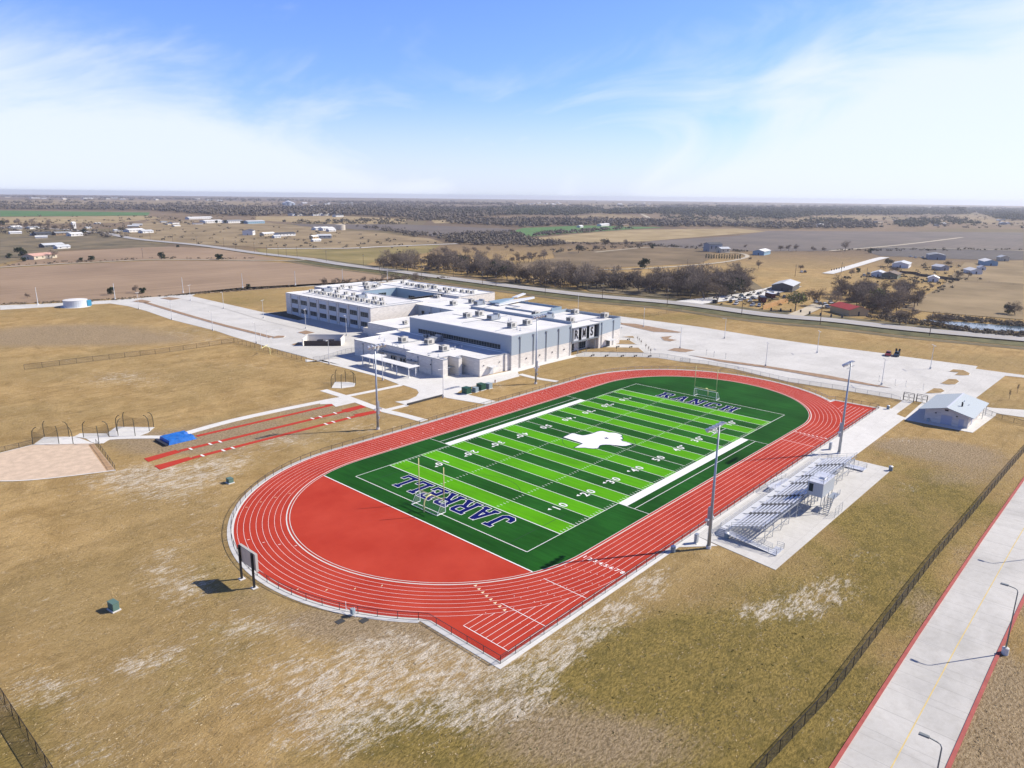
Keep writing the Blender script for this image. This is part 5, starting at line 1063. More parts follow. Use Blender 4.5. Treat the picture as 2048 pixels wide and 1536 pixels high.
# ---------------------------------------------------------------- bleachers
bl = empty('bleachers', (30, -29, .06), 0, 'long aluminium bleachers with a walkway along the home straight', 'bleachers')
BX0, BX1 = 0.6, 48.6      # local x from 30
ROWS = 8; yF = 6.8        # front of first row (local y), rows step towards -y
def by(i): return yF-.76*i
for i in range(ROWS):
    z = 1.1+.25*i
    MB().box(BX0, by(i)-.30, z+.42, BX1, by(i)-.0, z+.47).build('seat_row', ALU, bl)
    MB().box(BX0, by(i)-.68, z, BX1, by(i)-.40, z+.04).build('foot_board', mat('foot_alu', (.40,.41,.42), .5, .3), bl)
MB().box(-.2, yF+.02, .95, BX1+.6, yF+1.75, 1.0).build('front_walkway', mat('deck_alu', (.62,.63,.64), .5, .2), bl)
for j, xs in enumerate([7.5, 13.0, 18.5, 27.5, 33.0, 41.5]):
    for i in range(ROWS):
        z = 1.1+.25*i; MB().box(xs, by(i)-.33, z+.10, xs+1.0, by(i)+.06, z+.50).build('aisle_step', BLKST if False else mat('aisle_dark', (.07,.075,.085), .7), bl)
    for i in (1, 4): 
        z = 1.1+.25*i; MB().tube([(xs+.5, by(i), z+.1), (xs+.5, by(i), z+1.3), (xs+.5, by(i+1), z+1.55), (xs+.5, by(i+1), z+.4)], .03, 5).build('aisle_rail', ALU, bl)
def railing(mb, pts, h=1.05, n=None, w=.04, mid=2):
    pts = [Vector(p) for p in pts]
    for a, b in zip(pts, pts[1:]):
        k = max(1, round((b-a).length/1.9))
        for i in range(k+1):
            p = a.lerp(b, i/k); mb.bar(p, p+Vector((0,0,h)), w*1.2)
        for q in range(mid+1): mb.bar(a+Vector((0,0,h*(q+1)/(mid+1))), b+Vector((0,0,h*(q+1)/(mid+1))), w)
    return mb
zt_ = 1.1+.25*(ROWS-1)+.45
railing(MB(), [(BX0-.2, by(ROWS)-.05, zt_-.4), (20, by(ROWS)-.05, zt_-.4)], 1.5).build('rear_railing', STEEL, bl); railing(MB(), [(26.5, by(ROWS)-.05, zt_-.4), (BX1+.2, by(ROWS)-.05, zt_-.4)], 1.5).build('rear_railing', STEEL, bl)
for x in (BX0-.2, BX1+.2): railing(MB(), [(x, yF, 1.1), (x, by(ROWS)-.05, zt_-.3)], 1.2).build('end_railing', STEEL, bl)
railing(MB(), [(-.2, yF+1.7, 1.0), (24, yF+1.7, 1.0)], 1.05).build('front_railing', ALU, bl); railing(MB(), [(27, yF+1.7, 1.0), (BX1+.6, yF+1.7, 1.0)], 1.05).build('front_railing', ALU, bl)
LINKB = MB().quad((-.2,yF+1.72,1.05),(24,yF+1.72,1.05),(24,yF+1.72,2.0),(-.2,yF+1.72,2.0)).quad((27,yF+1.72,1.05),(BX1+.6,yF+1.72,1.05),(BX1+.6,yF+1.72,2.0),(27,yF+1.72,2.0)).build('railing_mesh', LINK, bl)
for k in range(14):
    x = BX0+.3+(BX1-BX0-.6)*k/13; mb = MB()
    mb.bar((x,yF+1.5,0),(x,yF+1.5,1.0),.07).bar((x,yF-.1,0),(x,yF-.1,1.05),.07).bar((x,3.5,0),(x,3.5,2.0),.07).bar((x,by(ROWS)+.1,0),(x,by(ROWS)+.1,zt_-.4),.08).bar((x,yF+1.5,.95),(x,by(ROWS)+.1,zt_-.55),.08).bar((x,yF,0.1),(x,3.5,1.9),.05).bar((x,3.5,.1),(x,by(ROWS)+.1,zt_-.6),.05)
    mb.build('support_frame', STEEL, bl)
mb = MB()
for k in range(0, 13, 2):
    x = BX0+.3+(BX1-BX0-.6)*k/13; x2 = x+(BX1-BX0-.6)/13
    mb.bar((x,by(ROWS)+.1,.1),(x2,by(ROWS)+.1,zt_-.6),.05).bar((x2,by(ROWS)+.1,.1),(x,by(ROWS)+.1,zt_-.6),.05)
mb.bar((BX0,by(ROWS)+.1,1.4),(BX1,by(ROWS)+.1,1.4),.06); mb.build('bracing', STEEL, bl)
# near end: stairs, ramp; far end: landing
for i in range(5): MB().box(-1.9+.32*i, yF+.1, .15+.18*i, -1.6+.32*i, yF+1.6, .19+.18*i).build('stair_tread', ALU, bl)
railing(MB(), [(-1.9,yF+.05,0),(-.2,yF+.05,.95)], 1.0).build('stair_railing', STEEL, bl); railing(MB(), [(-1.9,yF+1.65,0),(-.2,yF+1.65,.95)], 1.0).build('stair_railing', STEEL, bl)
MB().add([(-1.9,yF-.2,.95),(-.3,yF-.2,.95),(-.3,-1.2,.12),(-1.9,-1.2,.12),(-1.9,yF-.2,1.0),(-.3,yF-.2,1.0),(-.3,-1.2,.17),(-1.9,-1.2,.17)], [(0,1,2,3),(7,6,5,4),(0,3,7,4),(1,5,6,2)]).build('ramp', ALU, bl)
railing(MB(), [(-1.9,yF-.2,.95),(-1.9,-1.2,.15)], 1.05, mid=3).build('ramp_railing', STEEL, bl); railing(MB(), [(-.35,yF-.4,.95),(-.35,-1.2,.15)], 1.05, mid=3).build('ramp_railing', STEEL, bl)
MB().box(-2,-2.6,.05,1.2,-1.2,.15).build('ramp_landing', ALU, bl); railing(MB(), [(-2,-1.2,.15),(-2,-2.6,.15),(.0,-2.6,.15)], 1.05).railing_ if False else railing(MB(), [(-2,-1.2,.15),(-2,-2.6,.15),(1.2,-2.6,.15),(1.2,-1.4,.15)], 1.05).build('ramp_railing', STEEL, bl)
MB().box(49.3,-1,.2,51.6,4.5,.3).build('ramp_landing', ALU, bl); railing(MB(), [(49.3,4.5,.3),(51.6,4.5,.3),(51.6,-1,.3),(49.3,-1,.3)], 1.05).build('ramp_railing', STEEL, bl); railing(MB(), [(49.4,yF,1),(51.8,yF,.4),(51.8,yF+2.2,.3)], 1.05).build('ramp_railing', STEEL, bl)
# front ramp in the middle
MB().box(24,yF+1.8,.9,27,yF+3.4,.95).build('ramp', ALU, bl)
MB().add([(27,yF+1.9,.9),(27,yF+3.3,.9),(33.5,yF+3.3,.1),(33.5,yF+1.9,.1),(27,yF+1.9,.95),(27,yF+3.3,.95),(33.5,yF+3.3,.15),(33.5,yF+1.9,.15)], [(0,1,2,3),(7,6,5,4),(0,3,7,4),(1,5,6,2)]).build('ramp', ALU, bl)
MB().tube([(23.4,yF+1.9,.9),(23,yF+2.6,1.2),(23.4,yF+3.35,1.7),(24,yF+3.4,1.95),(27,yF+3.4,1.95),(33.5,yF+3.4,1.1),(34,yF+3.3,.9),(33.6,yF+3.1,.7)], .07, 6).build('ramp_railing', ALU, bl)
railing(MB(), [(24,yF+3.4,.95),(27,yF+3.4,.95),(33.5,yF+3.4,.15)], 1.0).build('ramp_railing', STEEL, bl)
# press box
pb = empty('press_box', (0, 0, 0)); pb.parent = bl
PBX = panel_mat('press_panel', (.42,.455,.48), .1, .3)
x0_, x1_, ya, yb_ = 20.0, 26.3, -2.0, .9
MB().box(x0_,ya,3.4,x1_,yb_,6.15).build('cabin', PBX, pb); MB().box(x0_-.1,ya-.1,6.15,x1_+.1,yb_+.15,6.25).build('cabin_roof', ALU, pb)
MB().box(x0_-.03,-.15,4.2,x0_-.005,.65,5.8).box(x0_+.4,yb_+.005,4.4,x1_-.4,yb_+.03,5.5).build('cabin_window', GLASS, pb)
railing(MB(), [(x0_+.1,ya+.1,6.25),(x1_-.1,ya+.1,6.25),(x1_-.1,yb_-.1,6.25),(x0_+.1,yb_-.1,6.25),(x0_+.1,ya+.1,6.25)], 1.05, mid=1).build('roof_railing', STEEL, pb)
MB().box(x0_+2.6,-1.3,6.25,x0_+4.2,-.4,6.6).build('roof_hatch', ALU, pb)
mb = MB()
for x in (x0_+.2, x0_+2.2, x0_+4.2, x1_-.2):
    for y in (ya+.15, yb_-.3): mb.bar((x,y,0),(x,y,3.4),.12)
mb.bar((x0_+.2,ya+.15,.2),(x0_+2.2,ya+.15,3.2),.06).bar((x0_+2.2,ya+.15,.2),(x0_+4.2,ya+.15,3.2),.06); mb.build('cabin_legs', STEEL, pb)
MB().box(x0_+3,ya-1.3,2.6,x1_,ya,2.68).build('stair_landing', STEEL, pb)
railing(MB(), [(x0_+.4,ya-2.6,.0),(x0_+4.4,ya-2.6,.0)], 2.0, mid=3).build('stair_railing', STEEL, pb)
for i in range(9): MB().box(x0_+2.8-.28*i, ya-1.3, 2.4-.28*i, x0_+3.1-.28*i, ya-.2, 2.44-.28*i).build('stair_tread', STEEL, pb)
railing(MB(), [(x0_+.4,ya-1.3,.0),(x0_+3,ya-1.3,2.6),(x1_,ya-1.3,2.6)], 1.0).build('stair_railing', STEEL, pb)

# ---------------------------------------------------------------- concession building
cs = empty('concession_building', (132, -34.8, .07), 0, 'small cream building with blue grey gable roof beside the far end of the walk', 'concession building')
def cpart(mb, n, m): return mb.build(n, m, cs)
MB0 = MB().add([(0,-5.4,0),(0,5.0,0),(0,5.0,3.5),(0,-.2,4.75),(0,-5.4,3.5),(18.3,-5.4,0),(18.3,5.0,0),(18.3,5.0,3.5),(18.3,-.2,4.75),(18.3,-5.4,3.5)], [(0,4,3,2,1),(5,6,7,8,9),(0,5,9,4),(1,2,7,6)])
cpart(MB0, 'wall', stone_mat('pale_block', (.58,.54,.50), .92))
RM = panel_mat('roof_metal', (.40,.45,.48), .0, .5, .7)
mb = MB(); 
for s, y in ((1, 6.5), (-1, -6.7)):
    a = [(-1.2, y, 3.28), (19.2, y, 3.28), (19.2, -.2, 4.95), (-1.2, -.2, 4.95)]
    if s > 0: a = a[::-1]
    mb.add(a, [(0,1,2,3)] if s < 0 else [(3,2,1,0)][:1]); b = [(p[0], p[1], p[2]-.14) for p in a]; mb.add(b, [(3,2,1,0)]); 
mb.quad((-1.2,-6.7,3.28),(-1.2,-.2,4.95),(-1.2,-.2,4.81),(-1.2,-6.7,3.14)); mb.quad((-1.2,6.5,3.28),(-1.2,-.2,4.95),(-1.2,-.2,4.81),(-1.2,6.5,3.14)); mb.quad((-1.2,-6.7,3.28),(19.2,-6.7,3.28),(19.2,-6.7,3.14),(-1.2,-6.7,3.14)); mb.quad((-1.2,6.5,3.28),(19.2,6.5,3.28),(19.2,6.5,3.14),(-1.2,6.5,3.14))
cpart(mb, 'roof', RM); cpart(MB().box(-1.22,-.4,4.93,19.22,0,5.02), 'ridge_cap', ALU)
cpart(MB().tube([(5.5,-2.5,4.4),(5.5,-2.5,5.3),(5.2,-2.5,5.5)], .22, 8), 'roof_vent', DARKM); cpart(MB().tube([(11,-2,4.5),(11,-2,4.9)], .12, 8), 'roof_pipe', ALU); cpart(MB().tube([(9,-3.5,4.1),(9,-3.5,4.5)], .1, 8), 'roof_pipe', ALU)
cpart(MB().box(-.05,-1.6,.05,-.005,1.0,2.5), 'roll_door', mat('door_lilac', (.36,.38,.46), .6)); cpart(MB().box(-.05,-4.4,.05,-.005,-3.2,2.2), 'door', mat('door_lilac', (.36,.38,.46), .6)); cpart(MB().box(-.05,-.45,3.7,-.005,.35,4.15), 'gable_vent', DARKM)
for y in (2.4, -2.6): cpart(MB().box(-.2,y-.2,2.6,-.005,y+.2,2.85), 'wall_lamp', DARKM)
cpart(MB().box(-.6,3.6,.0,-.2,4.2,.9), 'drinking_fountain', GREYB); cpart(MB().tube([(0-.1,-5.3,.1),(-.1,-5.3,3.3)], .07, 6), 'downspout', ALU)
for x in (13, 17.5): cpart(MB().bar((x,-6.5,0),(x,-6.5,3.1),.14), 'post', STEEL)
cpart(MB().box(4,-5.46,.05,5.2,-5.405,2.2), 'door', mat('door_lilac', (.36,.38,.46), .6)); cpart(MB().box(6,5.005,1,9,5.05,2.4), 'service_hatch', mat('door_lilac', (.36,.38,.46), .6))
# entrance gates
for i, (a, b) in enumerate([((1806,800),(1827,804)), ((1832,804),(1853,808))]):
    p, q = G(*a), G(*b); e = empty('entrance_gate', (p+q)/2, math.atan2((q-p).y, (q-p).x), 'black double entrance gate %s' % ('left of its pair' if i == 0 else 'right of its pair, next to the concession roof'), 'gate', 'black entrance gates'); w = (q-p).length/2
    for k in (-1, 1): MB().box(k*w-.08,-.08,0,k*w+.08,.08,2.5).build('post', BLK, e)
    for x_ in (-w, .05): MB().box(x_+.08,-.03,.15,x_+w-.1,.03,.25).box(x_+.08,-.03,1.1,x_+w-.1,.03,1.22).box(x_+.08,-.03,2.1,x_+w-.1,.03,2.2).box(x_+.08,-.03,.25,x_+.16,.03,2.1).box(x_+w-.18,-.03,.25,x_+w-.1,.03,2.1).build('gate_leaf', BLK, e)
    MB().box(-w,-.05,2.5,w,.05,2.62).build('top_beam', BLK, e)

# ---------------------------------------------------------------- fences
def fence(lb, pts, h=1.25, gap=3.0, m=None, pm=None, r=.035, top=True, name='chain_link_fence', cat='fence'):
    pts = [Vector((p[0], p[1], 0)) for p in pts]; o = pts[0]
    e = empty(name, o, 0, lb, cat); pm = pm or DARKM
    L = sum((b-a).length for a, b in zip(pts, pts[1:])); n = max(1, min(98, round(L/gap))); step = L/n
    pos = []; acc = 0; nxt = 0
    for a, b in zip(pts, pts[1:]):
        l = (b-a).length
        while nxt <= acc+l+1e-3 and len(pos) <= n:
            pos.append(a.lerp(b, min(1, max(0, (nxt-acc)/l)))-o); nxt += step
        acc += l
    pmesh = MB().tube([(0,0,0),(0,0,h)], r*1.25, 6); first = pmesh.build('post', pm, e); first.location = pos[0]
    for p in pos[1:]:
        c = first.copy(); COL.objects.link(c); c.parent = e; c.location = p
    mb = MB(); mr_ = MB()
    for a, b in zip(pts, pts[1:]):
        a = a-o; b = b-o; mb.quad((a.x,a.y,.04),(b.x,b.y,.04),(b.x,b.y,h-.02),(a.x,a.y,h-.02)); mr_.bar((a.x,a.y,h),(b.x,b.y,h),r*1.6); mr_.bar((a.x,a.y,.08),(b.x,b.y,.08),r*.8)
    mb.build('fabric', m or LINK, e); mr_.build('rails', pm, e)
    return e
ro = RO+.45
nb = [p for p in stad(ro, 64)[65:] ]
near = [(x, YC+ro) for x in (60, 40, 20)] + [p for p in nb if p[1] > -3.0]
fence('black chain link fence curving round the near bend of the track', near, 1.25, 3.0)
fence('short chain link fence across the end of the near sprint chute', [near[-1], (-24.9, -3.2), (-24.9, YC-ro)], 1.25, 3.0)
fence('chain link fence along the home straight', [(-24.9, YC-ro), (60, YC-ro), (135.6, YC-ro)], 1.25, 2.9)
fb = [p for p in stad(ro, 64)[:65] if p[1] > -4.8 and p[0] > XC2-1]
fence('chain link fence curving round the far bend of the track', [(135.6,-5.0)]+fb, 1.25, 3.0, pm=STEEL)
fence('short fence across the end of the far sprint chute', [(135.6, YC-ro), (135.6, -5.0)], 1.25, 2.6)
fence('chain link fence along the away straight', [(XC2, YC+ro), (85, YC+ro), (60, YC+ro)], 1.25, 3.0)
fence('tall dark fence running the whole length of the right hand lawn', [(-75,-49.0),(-18.3,-49.7),(-2,-50.9),(44.7,-51.6),(104,-53.6),(150,-55.5),(200,-58)], 1.75, 3.0, LINKD, BLK)
fence('chain link fence crossing the lower left corner', [(-70.0,-20),(-70,4),(-70.2,14),(-70.4,26)], 1.65, 2.9, LINKD, BLK)
fence('long fence across the dry lawn at the left', GZ(*O8, [(-700,735),(0,650),(500,590),(1015,512)]), 1.8, 5.0)
fence('fence along the near side of the west lot', GZ(*O8, [(1018,512),(1200,562),(1420,620),(1612,672)]), 1.8, 3.2)
fence('fence at the service drive beside the low block', GZ(*O8, [(1665,670),(1720,668),(1940,600),(2030,590)]), 1.8, 2.5, pm=STEEL)
fence('fence along the right side of the gravel sector', GZ((0,760), 5.12, [(985,655),(1080,780),(1180,922)]), 1.2, 2.5)
fence('fence along the far side of the gravel sector', GZ((0,760), 5.12, [(-250,790),(0,742),(335,662)]), 1.2, 3)
fence('pale fence along the sidewalk behind the far bend', GZ(*Z3, [(0,205),(250,232),(500,278),(1000,392),(1500,468),(1960,545),(2048,575)]), 1.5, 3.4, pm=STEEL)
fence('fence along the sidewalk below the lawns', GZ(*C8, [(825,605),(1100,600),(1450,603),(1760,622),(2048,672)]), 1.5, 3.2, pm=STEEL)
fence('thin wire fence between the school lawn and the highway', [G(1024+a/4, 380+b/4) for a, b in [(-60,915),(300,925),(620,985),(900,1015),(1110,1010),(1355,968)]], 1.6, 7, pm=WOOD)
fence('fence beyond the concession building at the right edge', GZ((1780,740), 7.64, [(1420,650),(1600,720),(1800,780),(2048,845),(2300,900)]), 1.3, 3)
fence('low wooden fence beside the far pasture', [G(1536+a/4, 380+b/4) for a, b in [(1580,735),(1800,750),(2060,770)]], 1.6, 8, pm=WOOD)
fence('dark slatted screen fence between the far houses', [G(1536+a/4, 380+b/4) for a, b in [(1050,665),(1180,675),(1220,690),(1400,712),(1530,730)]], 2.0, 5, m=mat('slats', (.09,.07,.06), .9), pm=WOOD)

# ---------------------------------------------------------------- throwing cages
def cage(pxs, o, s, lb, h=4.2, netp=(0, 1, 2, 3)):
    P_ = [G(o[0]+a/s, o[1]+b/s, .04) for a, b in pxs]; c = sum(P_, Vector())/len(P_)
    e = empty('throwing_cage', c, 0, lb, 'throwing cage', 'throwing cages'); tops = []
    for p in P_:
        d = (p-c); d.normalize(); q = p-c
        t = q+d*.9+Vector((0,0,h)); tops.append(t)
        MB().tube([q, q+Vector((0,0,h*.55)), q-d*.15+Vector((0,0,h*.78)), q-d*.6+Vector((0,0,h*.94)), q-d*1.1+Vector((0,0,h))], .085, 6).build('curved_post', mat('olive_post', (.06,.055,.035), .6), e)
    for i in netp:
        if i+1 >= len(P_): continue
        a, b = P_[i]-c, P_[i+1]-c; da, db = (a.normalized(), b.normalized()); n = 8; m_ = MB(); zt2 = h*.85
        for k in range(n):
            u0, u1 = k/n, (k+1)/n; s0 = math.sin(u0*PI)*.5; s1 = math.sin(u1*PI)*.5; p0 = a.lerp(b, u0); p1 = a.lerp(b, u1)
            m_.quad((p0.x,p0.y,.2),(p1.x,p1.y,.2),(p1.x,p1.y,zt2-s1*2.4),(p0.x,p0.y,zt2-s0*2.4))
        m_.build('net', NET, e)
    return e
F5 = ((0,760), 5.12)
cage([(750,655),(605,652),(340,662),(455,582),(710,582)], *F5, 'leftmost throwing cage with sagging net at the gravel sector', netp=(1,2,3))
cage([(1015,655),(857,588),(1118,580)], *F5, 'small throwing cage in the middle of the three', netp=(1,))
cage([(1385,572),(1210,570),(1195,522),(1270,482),(1575,482),(1530,522)], *F5, 'tall throwing cage on the right of the three', netp=(1,2,3))
E9 = ((640,690), 9.309)
cage([(400,805),(212,795),(288,688),(480,690),(632,715),(665,745)], *E9, 'lone throwing cage on its own pad left of the plaza', netp=(1,2,3,4))

# high jump mat
BLUE = mat('blue_cover', (.012,.13,.46), .45, var=.25, scale=.8, bump=.4)
e = empty('landing_mat', (-15.8, 99.9, 0), .0, 'bright blue covered landing mat at the end of the pole vault runway', 'landing mat')
bm = bmesh.new(); bmesh.ops.create_grid(bm, x_segments=22, y_segments=18, size=1)
for v in bm.verts:
    x, y = v.co.x, v.co.y; edge = max(abs(x), abs(y)); notch = (x > .55 and abs(y) < .3)
    z = 1.0 if edge < .9 else .02; z += (mnoise.noise(Vector((x*3, y*3, 0)))*.12 if edge < .97 else 0)
    if notch: z *= .45
    v.co = Vector((x*3.6, y*3.0, z))
me = bpy.data.meshes.new('cover'); bm.to_mesh(me); bm.free(); me.materials.append(BLUE); o = bpy.data.objects.new('cover', me); COL.objects.link(o); o.parent = e
MB().box(-4.2,-3.2,0,-3.55,2.9,.5).build('pallet', DARKM, e)

# ---------------------------------------------------------------- lamps and poles
def lamp_proto(kind):
    e = empty('lot_lamp', (0,0,0), 0, 'x', 'lamp post')
    MB().tube([(0,0,0),(0,0,.8)], .33, 12).build('base', CONC, e)
    MB().tube([(0,0,.8),(0,0,8.7)], [.11,.07], 8).build('pole', WPOLE, e)
    if kind == 0: MB().bar((0,0,8.6),(0,.9,8.7),.08).box(-.18,.7,8.62,.18,1.5,8.74).build('lamp_head', WPOLE, e)
    else: MB().bar((-.9,0,8.65),(.9,0,8.65),.08).box(-1.5,-.18,8.6,-.75,.18,8.72).box(.75,-.18,8.6,1.5,.18,8.72).build('lamp_head', WPOLE, e)
    return e
LP = [lamp_proto(0), lamp_proto(1)]; lu = [False, False]
def lamp(k, p, lb, grp, rz=0.0, sc=1.0):
    if not lu[k]: lu[k] = True; o = LP[k]; o.location = p; o.rotation_euler = (0,0,rz); o['label'] = lb; o['group'] = grp; o.scale = (1,1,sc); return o
    return copy_tree(LP[k], p, rz, lb, (1,1,sc), grp)
W8 = [((237,240),1,'near edge, farthest from the school'),((508,325),0,'near edge, second from the far end'),((843,415),0,'near edge, at its middle'),((1200,520),0,'near edge, opposite the curved island'),((1797,690),0,'corner next to the throwing cage lawn'),
      ((660,170),1,'drive, where it leaves the lot'),((932,235),0,'building side, farthest from the classroom wing'),((1258,313),1,'building side, next to the dark grass patch'),((1605,398),1,'building side, in front of the classroom windows'),((1938,455),0,'building side, by the corner of the classroom wing')]
for (a, b), k, lb in W8: lamp(k, G(220+a/4.096, 560+b/4.096, .05), 'pale lamp post on the west lot, '+lb, 'lamp posts on the west lot', 2.0 if k == 0 else .7)
lamp(0, G(640+1170/9.309, 690+655/9.309, .05), 'pale lamp post in front of the walk canopy of the low block', 'lamp posts on the plaza', 3.4); lamp(0, G(640+1262/5.12, 740+283/5.12, .05), 'pale lamp post at the end of the dark retaining wall', 'lamp posts on the plaza', 1.2)
for (px, py), k, lb in [((1287,654),1,'on the long island nearest the school'),((1360,697),1,'beside the brown island at the drop off'),((1531,733),1,'on the long narrow island behind the far bend'),((1634,706),1,'in the open middle of the lot'),((1763,770),1,'at the right tip of the narrow island'),((1860.5,738),1,'in the lot, farthest right and throwing a long shadow'),((1449,677),0,'at the far edge of the lot'),((1156,622),1,'behind the letter sign roof'),((1372,560),0,'beyond the highway in front of the grove')][:8]:
    lamp(k, G(px, py, .05), 'pale lamp post '+lb, 'lamp posts on the east lot', .6)
def pole_proto():
    e = empty('utility_pole', (0,0,0), 0, 'x', 'utility pole'); MB().tube([(0,0,0),(0,0,11)], [.17,.11], 6).build('pole', WOOD, e); MB().bar((-1.2,0,10.4),(1.2,0,10.4),.12).build('crossarm', WOOD, e); MB().tube([(.25,0,8.9),(.25,0,9.7)], .22, 8).build('transformer', GREYB, e); return e
PP = pole_proto(); pu = [0]
def pole(px, py, lb, s=1.0, m=None):
    p = G(px, py, .0); pu[0] += 1
    if pu[0] == 1: PP.location = p; PP['label'] = lb; PP['group'] = 'wooden utility poles'; PP.scale = (1,1,s); PP.rotation_euler = (0,0,.3); return
    copy_tree(PP, p, .3, lb, (1,1,s), 'wooden utility poles')
HP = [(1090.3,589.5),(1204.6,599.5),(1334,614),(1483,631),(1640,650),(1859,672)]
for i, (a, b) in enumerate(HP): pole(a, b, '%s wooden pole from the left along the highway right of the school' % nth(i), 1.0 if i else .95)
HL = [(534,512),(557,511.5),(573,513),(594.5,515),(652.7,524),(727,532.5),(759,543.5),(842.7,555),(907,555),(965,571),(992,573)]
for i, (a, b) in enumerate(HL): pole(a, b, '%s wooden pole from the left beside the highway behind the classrooms' % nth(i), .95)
HF = [(220,466),(301,480),(346,485),(394,490),(448,495),(472,500),(509,505)]
for i, (a, b) in enumerate(HF): pole(a, b, '%s wooden pole from the left along the far part of the highway' % nth(i), .95)
for (a, b), lb in [((286,517),'lone wooden pole in the ploughed field'),((1374,541),'left pole of two standing behind the roadside grove'),((1405,546),'right pole of two standing behind the roadside grove'),((1590,553),'wooden pole left of the white driveway'),((1732,560),'wooden pole in front of the parked trucks'),((1777,559),'wooden pole beside the olive roofed house'),((1682,547),'wooden pole beside the white driveway')]: pole(a, b, lb, .85)
def tallp():
    e = empty('white_pole', (0,0,0), 0, 'x', 'electric pole'); MB().tube([(0,0,0),(0,0,9.3)], [.2,.12], 6).build('pole', WPOLE, e); MB().box(-.35,-.35,0,.35,.35,.9).build('base', WPOLE, e); return e
TP = tallp(); tu = [0]
for i, (a, b) in enumerate([(76,610),(230.5,600),(366.5,586),(485.5,576),(591,570.5),(685.5,565),(775,562)]):
    lb = '%s bare white pole from the left along the drive north of the west lot' % nth(i); p = G(a, b)
    if i == 0: TP.location = p; TP['label'] = lb; TP['group'] = 'bare white poles along the drive'
    else: copy_tree(TP, p, 0, lb, None, 'bare white poles along the drive')
# street lamps of the access road
def road_lamp(x, y, lb):
    e = empty('street_lamp', (x, y, 0), 0, lb, 'street lamp', 'street lamps of the access road'); MB().tube([(0,0,0),(0,0,.95),(0,0,1.05)], [.42,.42,.3], 14).build('base', CONCW, e)
    GP = mat('lamp_grey', (.20,.22,.22), .5, .2); MB().tube([(0,0,1.0),(0,0,9.3),(0,.15,9.6),(0,.5,9.72)], [.10,.065,.06,.06], 8).build('pole', GP, e, True); MB().bar((0,.4,9.7),(0,1.2,9.8),.1).build('arm', GP, e)
    MB().add([(-.16,1.1,9.72),(.16,1.1,9.72),(.24,2.0,9.74),(-.24,2.0,9.74),(-.14,1.1,9.9),(.14,1.1,9.9),(.18,1.95,9.86),(-.18,1.95,9.86)], [(0,3,2,1),(4,5,6,7),(0,1,5,4),(1,2,6,5),(2,3,7,6),(3,0,4,7)]).build('lamp_head', GP, e)
road_lamp(-15.1, -64.3, 'grey street lamp cut by the bottom edge of the picture'); road_lamp(22.8, -65.0, 'grey street lamp on a white round base right of the access road'); road_lamp(60.5, -66.0, 'grey street lamp just past the right edge whose shadow crosses the road')

# parking signs, benches, small things
def sign(px, py, lb):
    g = G(px, py, .06); e = empty('parking_sign', g, 0, lb, 'parking sign', 'small parking signs on the east lot'); MB().bar((0,0,0),(0,0,1.9),.06).build('post', STEEL, e); MB().box(-.17,-.03,1.45,.17,-.005,1.95).build('plate', mat('sign_plate', (.10,.10,.13), .5), e); MB().box(-.9,-.5,0,.9,-.3,.13).build('wheel_stop', CONC, e)
for i, p in enumerate([(1412.8,709),(1427.6,713),(1451,716.5)]): sign(*p, '%s of three small parking signs near the curved island' % nth(i))
for i, p in enumerate([(1757.5,762),(1790,769.5),(1811,773),(1846,779)]): sign(*p, '%s from the left of four small parking signs by the entrance gates' % nth(i))
def bench(px, py, lb):
    g = G(px, py, .1); e = empty('stone_bench', g, 0, lb, 'bench', 'dark benches along the lawns'); MB().box(-.95,-.25,.38,.95,.25,.5).build('seat', mat('bench_dark', (.09,.08,.07), .8), e)
    for k in (-1, 1): MB().box(k*.7-.1,-.2,0,k*.7+.1,.2,.38).build('leg', mat('bench_dark', (.09,.08,.07), .8), e)
for row, lst in (('above the middle lawn', [(1250,428),(1385,430)]), ('above the near lawn', [(1130,508),(1270,510),(1410,513)]), ('along the sidewalk below the lawns', [(1000,603),(1150,606),(1320,608),(1460,609),(1615,611)])):
    for i, (a, b) in enumerate(lst): bench(1000+a/5.3895, 600+b/5.3895, '%s dark bench from the left %s' % (nth(i), row))
e = empty('equipment_rack', G(420+1440/5.12, 1040+965/5.12, .05), 0, 'small white gate frame with a grey equipment box on the near bend apron', 'equipment gate')
for k in (-1.1, 1.1): MB().bar((0,k,0),(0,k,1.6),.06).build('post', WP, e)
MB().bar((0,-1.1,.5),(0,1.1,.5),.05).build('rail', WP, e); MB().box(-.2,-.8,.3,.3,-.2,1.1).build('control_box', GREYB, e)
for px, py, lb in [(728,1241,'dark drain grate in the grass below the near bend'),(680,1243,'open dark drain in the grass below the near bend')]:
    g = G(px, py, .0); e = MB().box(-.6,-.5,-.02,.6,.5,.05).build('drain_cover', mat('drain', (.05,.05,.05), .9)); e.location = g; tag(e, lb, 'drain cover', 'drain covers below the near bend')
e = empty('fire_hydrant', G(640+1793/5.12, 740+128/5.12, .05), 0, 'dark red hydrant at the right end of the plaza', 'hydrant'); MB().tube([(0,0,0),(0,0,.8),(0,0,.95)], [.16,.16,.08], 8).build('barrel', mat('hydrant', (.15,.04,.03), .5), e); MB().tube([(-.3,0,.6),(.3,0,.6)], .08, 8).build('nozzle', mat('hydrant', (.15,.04,.03), .5), e)
